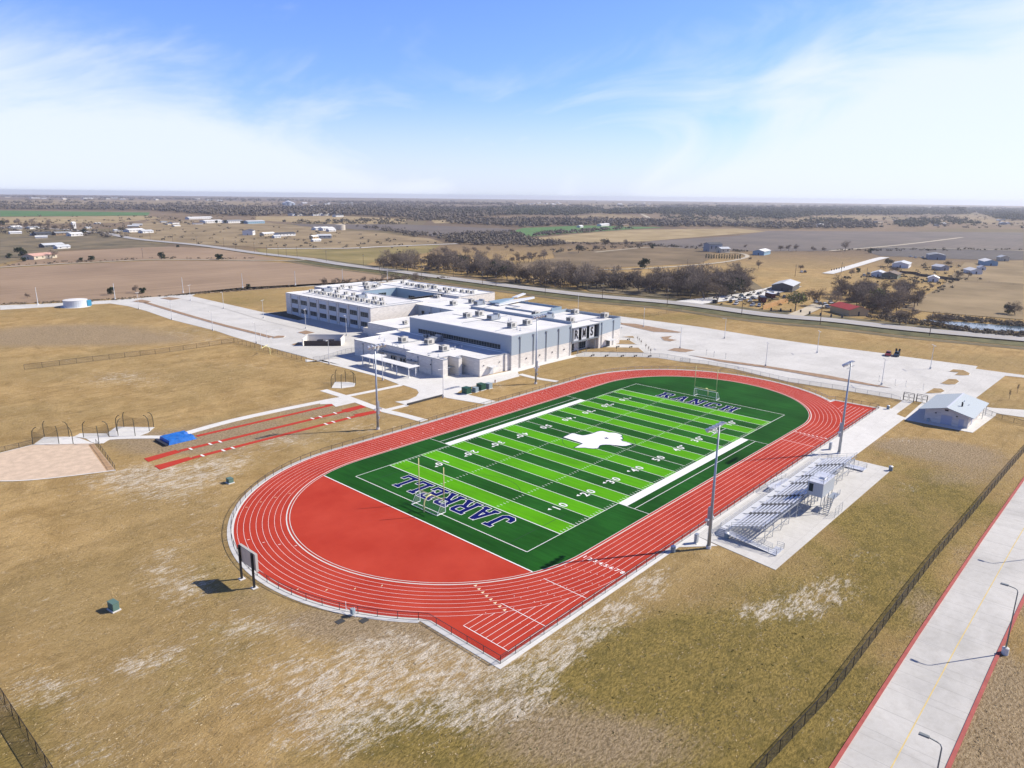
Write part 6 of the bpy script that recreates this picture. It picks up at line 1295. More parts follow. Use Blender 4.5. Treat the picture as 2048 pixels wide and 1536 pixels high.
# round water tank at left
e = empty('water_tank', G(152, 613, 0), 0, 'low round white storage tank beside the left service road', 'storage tank')
MB().tube([(0,0,0),(0,0,.15)], 7.0, 32).build('slab', CONCW, e); MB().tube([(0,0,.15),(0,0,3.6)], 5.6, 32).build('shell', mat('tank_white', (.55,.60,.64), .5, .1, var=.05, scale=.5), e); MB().tube([(0,0,3.6),(0,0,4.0)], [5.7,.6], 32).build('cover', ROOF, e); MB().box(4.4,-3.9,.3,6.4,-2.3,3.2).build('valve_box', mat('valve_blue', (.05,.30,.48), .5), e)

# cars ---------------------------------------------------------------------
TYRE = mat('tyre', (.015,.015,.015), .9)
def car_proto(col, name='car'):
    e = empty(name, (0,0,0), 0, 'x', 'car'); cm = mat('paint_'+name+'_%d' % int(col[0]*1000+col[2]*77), col, .3, .2, spec=.5)
    prof = [(-2.3,.35),(-2.3,.85),(-1.5,1.0),(-.75,1.02),(2.15,1.05),(2.3,.8),(2.3,.35)]
    mb = MB(); n = len(prof); w = .9
    mb.add([(x,-w,z) for x, z in prof]+[(x,w,z) for x, z in prof], [tuple(range(n)), tuple(range(2*n-1, n-1, -1))]+[(i, i+n, (i+1) % n+n, (i+1) % n) for i in range(n)]); mb.build('body', cm, e)
    cp = [(-.8,1.02),(-.15,1.6),(1.55,1.62),(2.1,1.05)]; n = 4; mb = MB(); mb.add([(x,-.82+(z-1.02)*.15,z) for x, z in cp]+[(x,.82-(z-1.02)*.15,z) for x, z in cp], [(0,1,2,3),(7,6,5,4),(0,4,5,1),(2,6,7,3)]); mb.build('windows', GLASS, e)
    MB().box(-.2,-.72,1.6,1.6,.72,1.67).build('roof', cm, e)
    for x in (-1.45, 1.45):
        for y in (-.85, .85):
            wh = MB().tube([(x,y-.12,.34),(x,y+.12,.34)], .34, 12).build('wheel', TYRE, e)
    return e
def place_car(e, px, py, rz, lb, cat, grp=None):
    e.location = G(px, py, .06); e.rotation_euler = (0,0,rz); e['label'] = lb; e['category'] = cat
    if grp: e['group'] = grp
c1_ = car_proto((.22,.02,.025)); place_car(c1_, 1776, 711, .15, 'dark red car parked at the far edge of the east lot', 'car', 'cars on the east lot')
c2_ = car_proto((.02,.035,.06)); place_car(c2_, 1793, 712, .15, 'dark blue car with raised rear doors parked next to the red one', 'car', 'cars on the east lot')
for k in (-1, 1): MB().add([(2.3,k*.1,1.0),(2.3,k*.85,1.0),(2.6,k*.95,2.5),(2.6,k*.25,2.5)], [(0,1,2,3)]).build('raised_door', BLK, c2_)
tc_ = car_proto((.5,.5,.5)); place_car(tc_, 207, 466, .9, 'small car driving on the far part of the highway', 'car')
# ---------------------------------------------------------------- trees
BARK = mat('bark', (.12,.095,.075), .95, var=.2, scale=3)
TWIG = mat('twigs_brown', (.15,.115,.085), .95, var=.25, scale=.5); TWIGP = mat('twigs_pale', (.25,.20,.15), .95, var=.25, scale=.5)
LEAFD = mat('leaf_dark', (.028,.045,.018), .9, var=.4, scale=.8); LEAFY = mat('leaf_spring', (.19,.215,.05), .9, var=.3, scale=.8)
def rv(r, s=1.0): return Vector((r.uniform(-1,1), r.uniform(-1,1), r.uniform(-1,1)))*s
def bare_tree(seed, m, h=10.0, leaf=0, lm=None, spread=1.0):
    r = random.Random(seed); e = empty('bare_tree' if leaf < 600 else 'leafy_tree', (0,0,0), 0, 'x', 'tree')
    tk = MB(); tw = MB(); lf = MB()
    def limb(p, d, l, rad, lev):
        n = 3 if lev < 2 else 2; pts = [p]; q = p; dd = d
        for i in range(n): dd = (dd+rv(r, .22)+Vector((0,0,.08))).normalized(); q = q+dd*(l/n); pts.append(q)
        (tk if lev < 2 else tw).tube(pts, [rad*(1-.6*i/n) for i in range(n+1)], 5 if lev < 2 else 3, False)
        if lev >= 4:
            for k in range(3):
                a = r.choice(pts[1:]); b = a+(dd+rv(r,.9)).normalized()*r.uniform(.5,1.1); s = rv(r, .07); tw.quad(a-s, b, a+s)
            if leaf and r.random() < leaf/500: 
                c = q+rv(r,.5); a, b = rv(r,.4), rv(r,.4); lf.quad(c-a, c-b, c+a, c+b)
            return
        k = (5, 5, 5, 4)[lev]
        for i in range(k):
            a = pts[max(1, int(len(pts)*(i+1)/(k+1)))] if lev else pts[r.choice((2, 3))]
            t = 2*PI*(i+r.random()*.6)/k; w = Vector((math.cos(t), math.sin(t), 0)); w = (w-dd*w.dot(dd)).normalized()
            limb(a, (dd*r.uniform(.5,.9)+w*r.uniform(.55,.95)*spread).normalized(), l*r.uniform(.55,.75), rad*.5, lev+1)
    limb(Vector((0,0,-.2)), Vector((0,0,1)), h*.40, h*.026, 0)
    tk.build('trunk', BARK, e); c = tw.build('crown', m, e)
    if leaf: lf.build('foliage', lm, c)
    return e
def ever_tree(seed, m, h=7.0, w=1.0):
    r = random.Random(seed); e = empty('evergreen_tree', (0,0,0), 0, 'x', 'tree'); MB().tube([(0,0,-.1),(0,0,h*.3),(.1,0,h*.7)], [.25,.2,.08], 6).build('trunk', BARK, e)
    lf = MB(); cl = [(rv(r, 1.0), r.uniform(.25,.5)) for _ in range(16)]
    for c, s in cl:
        c = Vector((c.x*h*.33*w, c.y*h*.33*w, h*.55+c.z*h*.3)); rad = h*s*.55
        for k in range(75):
            d = rv(r).normalized()*rad*r.uniform(.55,1.0); p = c+Vector((d.x, d.y, d.z*.8))
            if p.z < .5: continue
            a, b = rv(r,.36), rv(r,.36); lf.quad(p-a, p-b, p+a, p+b)
    lf.build('crown', m, e); return e
PB = [bare_tree(s, m, h, 0, None, sp) for s, m, h, sp in ((1,TWIG,10,1.0),(2,TWIG,11,.85),(3,TWIGP,10,1.05),(4,TWIG,9,1.15),(5,TWIGP,12,.8))]
PG = [bare_tree(11, TWIGP, 10, 330, LEAFY, 1.0), bare_tree(12, TWIG, 10, 260, LEAFD, 1.0)]
PE = [ever_tree(21, LEAFD, 7, 1.0), ever_tree(22, LEAFD, 6, 1.25)]
PALLT = PB+PG+PE; tused = {}
def tree(k, p, sc, label, group=None, rz=None):
    o = PALLT[k]; rz = random.uniform(0, 6.28) if rz is None else rz; s = (sc*random.uniform(.9,1.15), sc*random.uniform(.9,1.15), sc)
    p = Vector((p[0], p[1], 0))
    if k not in tused:
        tused[k] = 1; o.location = p; o.scale = s; o.rotation_euler = (0,0,rz); o['label'] = label
        if group: o['group'] = group
        return o
    return copy_tree(o, p, rz, label, s, group)
def grove(pxs, n, kinds, place, group, hmin=.7, hmax=1.15, seed=1, rows=3):
    """trees scattered over a patch, labelled by row and by order from the left"""
    r = random.Random(seed); xs = [p[0] for p in pxs]; ysx = [p[1] for p in pxs]; pts = []
    def inside(x, y):
        c = False; j = len(pxs)-1
        for i in range(len(pxs)):
            xi, yi = pxs[i]; xj, yj = pxs[j]
            if (yi > y) != (yj > y) and x < (xj-xi)*(y-yi)/(yj-yi)+xi: c = not c
            j = i
        return c
    t = 0
    while len(pts) < n and t < 20000:
        t += 1; x = r.uniform(min(xs), max(xs)); y = r.uniform(min(ysx), max(ysx))
        if not inside(x, y): continue
        g = G(x, y)
        if any((g-q[2]).length < 3.2 for q in pts): continue
        pts.append((x, y, g))
    # rows by distance from the lens
    pts.sort(key=lambda q: (q[2]-CAMPOS).length); k = max(1, math.ceil(len(pts)/rows)); rn = {1: [''], 2: ['front row', 'back row'], 3: ['front row', 'middle row', 'back row'], 4: ['front row', 'second row', 'third row', 'back row']}[rows]
    for i in range(rows):
        row = sorted(pts[i*k:(i+1)*k], key=lambda q: q[0])
        for j, (x, y, g) in enumerate(row):
            kk = r.choice(kinds); kd = 'bare' if kk < 5 else ('greenish' if kk == 5 else ('grey-green' if kk == 6 else 'evergreen'))
            tree(kk, g, r.uniform(hmin, hmax), '%s tree, %s from the left, %s%s' % (kd, nth(j), (rn[i]+' of ') if rn[i] else '', place), group)
B_ = [0,1,2,3,4]
grove([(1030,560),(1180,566),(1340,572),(1500,566),(1495,590),(1440,602),(1330,592),(1180,578),(1030,568)], 110, B_*3+[6,2,4], 'the long roadside grove', 'trees of the long roadside grove', 1.15, 1.6, 3, 4)
grove([(765,528),(880,530),(960,528),(1022,548),(1020,562),(905,548),(840,545),(750,535)], 60, B_*3+[7,6], 'the grove behind the classrooms', 'trees of the grove behind the classrooms', 1.1, 1.6, 4, 3)
grove([(1660,590),(1720,580),(1800,585),(1838,600),(1825,622),(1770,635),(1700,612)], 36, B_*3+[6], 'the grove behind the red roof', 'trees of the grove behind the red roof', .9, 1.3, 5, 3)
grove([(1016,516),(1100,510),(1104,520),(1020,530)], 12, B_, 'the hedge left of the field', 'trees of the hedge row left of the brown field', .6, .9, 6, 1)
grove([(640,568),(770,560),(835,560),(835,566),(760,568),(640,576)], 18, B_, 'the thicket behind the classroom wing', 'trees of the thicket behind the classrooms', .38, .6, 7, 1)
grove([(880,505),(1020,490),(1030,505),(900,522)], 13, B_, 'the sparse wood by the field', 'trees of the sparse wood', .7, 1.0, 8, 2)
grove([(0,447),(90,450),(140,458),(60,458),(0,455)], 14, B_+[7], 'the tree line at far left', 'trees of the line at far left', .9, 1.3, 9, 1)
SOLO = [(5,1590,622,1.25,'half green tree beside the junk yard, yellow green at its edges'),(5,1752,610,1.15,'yellow green leafy tree in front of the right grove'),(5,1720,604,.7,'small yellow green bush beside the red roofed house'),(2,1800,650,.95,'bare tree by the highway left of the pond'),(0,1812,650,1.0,'bare dark tree by the highway, second before the pond'),(3,1884,656,1.0,'bare tree at the near side of the pond'),(1,1867,655,.8,'bare tree just left of the pond tree'),(0,1770,640,1.0,'leaning bare tree by the highway below the right grove'),
 (3,1620,600,.9,'bare tree behind the gravel drive of the red roofed house'),(0,1700,590,1.0,'tall bare tree at the left end of the right grove'),(1,1836,612,.9,'bare tree at the right tip of the right grove'),(6,1745,628,.8,'grey green tree in front of the right grove'),(2,1822,636,.7,'small bare tree between the right grove and the highway'),(0,1790,548,.8,'bare tree beside the white house at right'),(3,1895,532,.7,'bare tree behind the small grey cabin'),(1,1935,556,.6,'bare tree in front of the white trailer house'),(4,1670,616,.95,'bare tree left of the red roofed house'),(1,1640,612,1.05,'tall bare tree over the parked cars at right'),(0,1915,545+12,.8,'lone bare tree beside the dark slatted fence'),(2,1858,580,.6,'small bare tree below the white shed'),(3,2030,630,1.0,'wide bare tree at the right edge'),(7,2016,628,.7,'dark shrub at the right edge'),
 (7,324,519,.95,'dark round evergreen on the lane, third from the left'),(8,438,520,.9,'dark round evergreen on the lane, fourth from the left'),(8,184,521,.7,'small dark evergreen on the lane, second from the left'),(8,162,522,.5,'small dark evergreen on the lane, leftmost of the lane trees'),(7,44,515,1.3,'large dark evergreen beside the pink roofed house'),(2,104,517,1.0,'rounded bare tree right of the pink roofed house'),(7,18,518,.7,'dark shrub left of the pink roofed house'),(8,48,523,.6,'small evergreen in front of the pink roofed house'),
 (7,222,590,.65,'dark round bush by a white pole, left of two'),(8,286,587,.6,'dark round bush by a white pole, right of two'),(1,273,586,.5,'small bare tree between two dark bushes'),(3,55,596,.4,'low bare bush at left beyond the dirt track'),(8,497,575,.4,'small dark bush right of the third white pole'),
 (7,1286,538,1.25,'dark round evergreen on the lane beyond the grove'),(6,1157,506,1.25,'grey green tree at the corner of the brown field'),(0,1190,499,.7,'small bare tree right of the grey green one'),(6,1210,493,1.3,'wide bare tree on the far edge of the brown field'),(2,1250,493,1.1,'rounded bare tree on the far edge of the brown field'),(7,1305,498,.8,'dark low bush on the far edge of the brown field'),(0,1298,494,.8,'bare tree just behind the dark low bush'),(3,1280,494,.7,'small bare tree left of the dark low bush'),
 (2,1492,498,.7,'bare tree between the farmhouse and the white barn'),(1,1517,537,.75,'lone bare tree in the grass below the white barn'),(3,1400,496,.8,'bare tree left of the grey farmhouse'),
 (0,1560,502,.9,'leftmost bare tree in the row beyond the white barn'),(2,1577,502,.9,'second bare tree in the row beyond the white barn'),(1,1592,503,.9,'third bare tree in the row beyond the white barn'),(3,1626,503,.85,'fourth bare tree in the row beyond the white barn'),(0,1648,504,.75,'fifth bare tree in the row beyond the white barn'),(4,1690,503,1.2,'tall bare tree where the farm track starts'),(7,1740,507,.8,'dark shrub at the corner of the black field'),
 (0,1600,540,.6,'small bare tree near the junk yard road'),(2,1703,552,.7,'small bare tree left of the parked trucks'),(7,1716,546,.6,'dark shrub behind the parked trucks'),(6,1775,533,1.0,'bare tree in front of the olive gabled house'),(7,433,447,.9,'left of three round evergreens by the white houses'),(7,451,447,.95,'middle of three round evergreens by the white houses'),(8,485,448,1.0,'right of three round evergreens by the white houses'),
 (7,167,468,1.0,'dark round tree right of the left farm sheds'),(6,242,466,1.2,'grey tree beside the shed by the highway'),(0,110,462,1.3,'left bare tree of the clump by the small white tower'),(2,125,462,1.3,'middle bare tree of the clump by the small white tower'),(1,141,462,1.3,'right bare tree of the clump by the small white tower'),(8,356,495,.5,'low dark bush on the near side of the highway'),(3,1500,521,.5,'low bare bush by the curved lane')]
for k, px, py, s, lb in SOLO: tree(k, G(px, py), s, lb, None)
for i, (a, b) in enumerate([(1547,532),(1549+10,532)]): pass
cy = [(1412+i*5.2, 517+i*.1) for i in range(14)]
def cypress():
    e = empty('cypress_tree', (0,0,0), 0, 'x', 'tree'); r = random.Random(5); MB().tube([(0,0,0),(0,0,1)], .1, 5).build('trunk', BARK, e); lf = MB()
    for k in range(260):
        z = r.uniform(.4, 4.6); rad = .75*math.sin(PI*min(1, (z+.5)/5.2)); t = r.uniform(0, 6.28); p = Vector((rad*math.cos(t), rad*math.sin(t), z)); a, b = rv(r,.22), rv(r,.22); lf.quad(p-a, p-b, p+a, p+b)
    lf.build('crown', LEAFD, e); return e
CY = cypress()
for i, (a, b) in enumerate(cy):
    lb = '%s small cypress from the left in the row before the grey farmhouse' % nth(i); p = G(a, b)
    if i == 0: CY.location = p; CY['label'] = lb; CY['group'] = 'cypress row before the farmhouse'
    else: copy_tree(CY, p, i*.7, lb, random.uniform(.85,1.15), 'cypress row before the farmhouse')
def sapling(px, py, lb, h=2.6):
    g = G(px, py, .1); e = empty('young_tree', g, random.uniform(0,6), lb, 'young tree'); r = random.Random(int(px)); MB().tube([(0,0,0),(0,0,h*.6)], [.05,.03], 5).build('trunk', BARK, e); c = MB()
    for k in range(46):
        a = Vector((0,0,r.uniform(h*.3,h*.6))); b = a+Vector((r.uniform(-.6,.6), r.uniform(-.6,.6), r.uniform(.4,1.1))); s = rv(r,.04); c.quad(a-s, b, a+s)
    c.build('crown', TWIG, e)
for i, (a, b) in enumerate([(1481,438),(1500,457),(1520,478)]): sapling(1000+a/5.3895, 600+b/5.3895, '%s young tree beside the middle lawn of the drop off' % nth(i), 2.2)
for i, (a, b) in enumerate([(1570,522),(1597,549),(1622,573)]): sapling(1000+a/5.3895, 600+b/5.3895, '%s young tree beside the near lawn of the drop off' % nth(i), 2.2)
sapling(1000+930/5.3895, 600+560/5.3895, 'left young tree in the near trapezoid lawn', 3); sapling(1000+1255/5.3895, 600+555/5.3895, 'right young tree in the near trapezoid lawn', 3)
sapling(2018, 799, 'thin young tree behind the concession building', 4.5); sapling(2034, 787, 'thin young tree at the right edge behind the concession building', 4.5)

# ---------------------------------------------------------------- far woods (one mass each)
def woods(lb, pxs, n, m, size=(4, 7), z=0, seed=1, name='woodland'):
    r = random.Random(seed); xs = [p[0] for p in pxs]; ysx = [p[1] for p in pxs]; mb = MB(); cnt = 0; t = 0
    ico = [(0,0,1),(.89,0,.45),(.28,.85,.45),(-.72,.53,.45),(-.72,-.53,.45),(.28,-.85,.45),(.72,.53,-.3),(-.28,.85,-.3),(-.89,0,-.3),(-.28,-.85,-.3),(.72,-.53,-.3)]
    fc = [(0,1,2),(0,2,3),(0,3,4),(0,4,5),(0,5,1),(1,6,2),(2,6,7),(2,7,3),(3,7,8),(3,8,4),(4,8,9),(4,9,5),(5,9,10),(5,10,1),(1,10,6)]
    while cnt < n and t < n*30:
        t += 1; x = r.uniform(min(xs), max(xs)); y = r.uniform(min(ysx), max(ysx)); c = False; j = len(pxs)-1
        for i in range(len(pxs)):
            xi, yi = pxs[i]; xj, yj = pxs[j]
            if (yi > y) != (yj > y) and x < (xj-xi)*(y-yi)/(yj-yi)+xi: c = not c
            j = i
        if not c: continue
        cnt += 1; g = G(x, y); s = r.uniform(*size)
        for q in range(3):
            cc = g+Vector((r.uniform(-1,1)*s, r.uniform(-1,1)*s, s*r.uniform(.35,.75))); q_ = s*r.uniform(.3,.62); a0 = r.uniform(0, 6.28)
            vs = []
            for v in ico:
                k = q_*r.uniform(.7,1.25); vs.append(cc+Vector(((v[0]*math.cos(a0)-v[1]*math.sin(a0))*k, (v[0]*math.sin(a0)+v[1]*math.cos(a0))*k, v[2]*k)))
            mb.add(vs, fc)
        for q in range(16):
            p = g+Vector((r.uniform(-1,1)*s, r.uniform(-1,1)*s, s*r.uniform(.3,1.35))); a, b = rv(r,s*.2), rv(r,s*.2); mb.quad(p-a, p-b, p+a, p+b)
    o = mb.build(name, m); return tag(o, lb, None, None, 'stuff')
WG = mat('wood_mass_grey', (.085,.07,.055), .95, col2=(.18,.15,.115), scale=.05, detail=8); WD = mat('wood_mass_green', (.038,.044,.026), .95, col2=(.095,.09,.06), scale=.04, detail=8); UG = mat('undergrowth', (.11,.085,.06), .95, col2=(.20,.155,.11), scale=.15, detail=8); WB = mat('brush_mass', (.10,.08,.05), .95, col2=(.19,.15,.10), scale=.08, detail=8)
woods('grey winter woodland belt at far left', [(0,412),(150,415),(200,411),(330,414),(512,415),(512,433),(420,431),(300,421),(150,420),(0,419.5)], 900, WG, (7, 11), 0, 1)
woods('dark woodland belt behind the gold field', [(512,417),(640,415),(700,410),(820,412),(1024,421),(1024,430),(850,442),(815,437),(690,431),(512,432)], 1600, WG, (7, 12), 0, 2)
woods('dark green cedar woods in the distance', [(820,424),(900,420),(1024,414.5),(1200,415),(1210,426),(1140,432),(1024,431),(930,430),(860,434)], 900, WD, (7, 11), 0, 3)
woods('long dark cedar ridge at far right', [(1205,424),(1300,417),(1420,415.5),(1536,415.5),(1700,416.5),(1900,418.5),(2048,421),(2048,442),(2000,440),(1960,428),(1900,431),(1640,431),(1560,440),(1480,432),(1330,430),(1210,429)], 2600, WD, (8, 13), 0, 4)
woods('grey tree belt behind the green crop field', [(900,440),(1000,441),(1160,440),(1330,444),(1480,450),(1536,452),(1740,447),(1760,457),(1540,458),(1474,455),(1330,454),(1174,451),(1046,455),(960,450),(890,447)], 900, WG, (5, 9), 0, 5)
woods('loose cedar clumps on the tan hills at right', [(1590,444),(1640,438),(1700,440),(1730,450),(1660,452)], 90, WD, (5, 8), 0, 6)
woods('dark cedar clumps below the far right hill', [(1835,438),(1900,436),(1970,448),(1880,452),(1800,456),(1780,448)], 130, WD, (5, 9), 0, 7)
woods('speckled cedar scrub in the middle distance', [(1330,430),(1480,431),(1500,441),(1380,441),(1310,437)], 110, WD, (4, 7), 0, 8)
woods('grey thicket along the creek in the middle distance', [(870,473),(960,468),(1024,466),(1056,475),(1050,490),(980,492),(900,486)], 330, WG, (3, 5.5), 0, 9)
woods('brush line below the gold field', [(700,453),(760,462),(830,474),(880,473),(830,467),(760,457)], 60, WG, (3, 5), 0, 10)
woods('thin brush along the edge of the green crop field', [(1056,474),(1090,466),(1180,461),(1265,456),(1262,459),(1160,466),(1090,472)], 80, WG, (3, 5), 0, 11)
woods('brush clumps left of the brown field', [(1024,482),(1060,480),(1130,488),(1110,493),(1040,494)], 70, WG, (3, 5), 0, 12)
woods('weedy brush along the ditch by the highway', [(1735,636),(1790,646),(1860,652),(1950,668),(2048,676),(2048,668),(1960,662),(1850,645),(1790,634)], 260, WB, (.7, 1.5), 0, 13, 'brush')
woods('weedy bank on the far side of the pond', [(1870,632),(2048,648),(2048,655),(1990,648),(1880,639)], 150, WB, (.7, 1.6), 0, 14, 'brush')
woods('low brush below the grove behind the school', [(760,545),(840,555),(900,556),(840,561),(770,557)], 90, WB, (.6, 1.3), 0, 15, 'brush')
woods('dark hedge along the ploughed field', [(0,608),(200,600),(380,587),(480,578),(600,571),(600,573),(380,590),(200,603),(0,611)], 260, WB, (.35, .8), 0, 16, 'brush')
woods('tangled undergrowth filling the long roadside grove', [(1030,556),(1180,562),(1340,566),(1500,562),(1496,586),(1330,582),(1180,572),(1030,566)], 300, UG, (1.0, 2.4), 0, 30, 'undergrowth')
woods('tangled undergrowth in the grove behind the classrooms', [(765,525),(880,520),(960,520),(1022,545),(1020,556),(905,543),(840,540),(755,533)], 320, UG, (1.0, 2.4), 0, 31, 'undergrowth')
woods('tangled undergrowth behind the red roofed house', [(1660,588),(1720,582),(1800,587),(1835,600),(1815,618),(1770,622),(1700,606)], 110, UG, (1.0, 2.2), 0, 32, 'undergrowth')
woods('scattered field brush at far left', [(0,452),(120,456),(200,464),(280,476),(210,476),(120,470),(0,468)], 60, WG, (2.5, 4.5), 0, 17)
woods('dark far tree line near the horizon in the middle', [(640,404),(900,407),(1030,408),(1030,412),(700,408)], 260, WG, (9, 14), 0, 18)
woods('dark far tree line near the horizon at right', [(1250,411.5),(1536,413),(1700,413.5),(2048,418),(2048,420.5),(1500,415),(1250,413.5)], 300, WG, (9, 14), 0, 19)
woods('thin far tree line near the horizon at left', [(0,393.5),(300,397),(620,401),(620,403),(300,399.5),(0,395)], 240, WG, (9, 14), 0, 20)
g = G(1916, 427); woods('high round wooded knoll on the far ridge', [(1908,424),(1926,424),(1928,429),(1906,429)], 60, WD, (14, 22), 0, 21)

SC = mat('scrub_dots', (.06,.052,.035), .95, col2=(.14,.115,.075), scale=.05, detail=6)
for i, (lb, pl_, n_, sz) in enumerate([('scattered bushes over the pastures behind the highway', [(300,440),(700,462),(890,488),(700,500),(400,490),(230,470)], 110, (1.2,2.6)), ('scattered bushes over the far left fields', [(0,433),(512,433),(512,445),(0,470)], 130, (1.8,3.6)),
 ('scattered brush over the far right hills', [(1330,430),(2048,430),(2048,460),(1540,450),(1330,445)], 260, (2.5,5)), ('dots of trees near the horizon', [(0,397),(1024,403),(2048,414),(2048,418),(1024,412),(0,408)], 200, (6,12)),
 ('hedge between the pale and the ploughed far fields', [(585,446.5),(815,447.5),(815,449),(585,448)], 60, (2,4)), ('hedge along the far side of the black field', [(1660,500),(1900,497),(2048,499),(2048,501),(1700,503)], 55, (1,2.2)), ('weedy fence line behind the farmhouse', [(1056,486),(1280,488),(1500,503),(1480,505),(1280,491),(1056,488)], 90, (1.2,2.6)),
 ('brush around the right farmyards', [(1690,560),(1760,535),(1900,525),(1960,560),(1860,590),(1800,570)], 120, (.8,2.0)), ('brush around the junk yard', [(1400,596),(1540,575),(1620,600),(1560,612),(1440,612)], 70, (.5,1.3)), ('dry weeds along the dirt lane at left', [(0,529),(320,515),(512,516),(512,519),(320,518),(0,533)], 90, (.5,1.2)),
 ('tree lines between the far plains fields', [(0,404),(560,409),(560,411),(0,407)], 110, (5,9)), ('broken tree line across the middle plain', [(560,445),(900,436),(900,441),(700,449)], 110, (3,6)), ('tree belt across the pale fields right of centre', [(1030,412),(1500,412),(1500,414),(1030,414)], 160, (7,11)), ('brush along the creek right of the hedge', [(1100,500),(1280,492),(1290,496),(1110,506)], 50, (1.2,2.5))]):
    woods(lb, pl_, n_, SC, sz, 0, 50+i, 'scrub')

# ---------------------------------------------------------------- houses, barns and sheds far off
WALLC = {'white': (.62,.61,.58), 'cream': (.50,.44,.33), 'grey': (.28,.29,.30), 'olive': (.16,.16,.11), 'blue': (.22,.34,.42), 'dark': (.10,.10,.10), 'brown': (.25,.17,.10), 'tan': (.45,.33,.18)}
ROOFC = {'white': (.66,.66,.65), 'grey': (.25,.26,.27), 'dark': (.07,.075,.085), 'red': (.38,.045,.04), 'pink': (.55,.33,.26), 'silver': (.48,.50,.52), 'brown': (.16,.12,.09)}
def house(px, py, w, d_, h, rz, wc, rc, lb, cat='house', ridge=1.6, win=True, name='house'):
    p = G(px, py); e = empty(name, p, rz, lb, cat); a, b = w/2, d_/2
    MB().add([(-a,-b,0),(a,-b,0),(a,b,0),(-a,b,0),(-a,-b,h),(a,-b,h),(a,b,h),(-a,b,h),(-a,0,h+ridge),(a,0,h+ridge)], [(0,1,5,4),(2,3,7,6),(3,0,4,8,7),(1,2,6,9,5)]).build('wall', mat('wall_'+wc, WALLC[wc], .85, var=.05, scale=.6), e)
    o = .5; z = h-.12; mb = MB(); mb.add([(-a-o,-b-o,z-.05),(a+o,-b-o,z-.05),(a+o,0,h+ridge+.06),(-a-o,0,h+ridge+.06),(-a-o,-b-o,z+.1),(a+o,-b-o,z+.1),(a+o,0,h+ridge+.2),(-a-o,0,h+ridge+.2)], [(0,1,2,3),(7,6,5,4),(0,4,5,1),(0,3,7,4),(1,5,6,2)])
    mb.add([(-a-o,b+o,z-.05),(a+o,b+o,z-.05),(a+o,0,h+ridge+.06),(-a-o,0,h+ridge+.06),(-a-o,b+o,z+.1),(a+o,b+o,z+.1),(a+o,0,h+ridge+.2),(-a-o,0,h+ridge+.2)], [(3,2,1,0),(4,5,6,7),(1,5,4,0),(4,7,3,0),(2,6,5,1)])
    mb.build('roof', mat('roofing_'+rc, ROOFC[rc], .7, var=.08, scale=.4), e)
    if win:
        n = max(1, int(w/5))
        for i in range(n): x = -a+w*(i+.5)/n; MB().box(x-.6,-b-.05,h*.4,x+.6,-b-.005,h*.75).build('window', GLASS, e)
        MB().box(-a-.05,-.5,0,-a-.005,.5,min(2.3,h*.8)).build('door', DARKM, e)
    return e
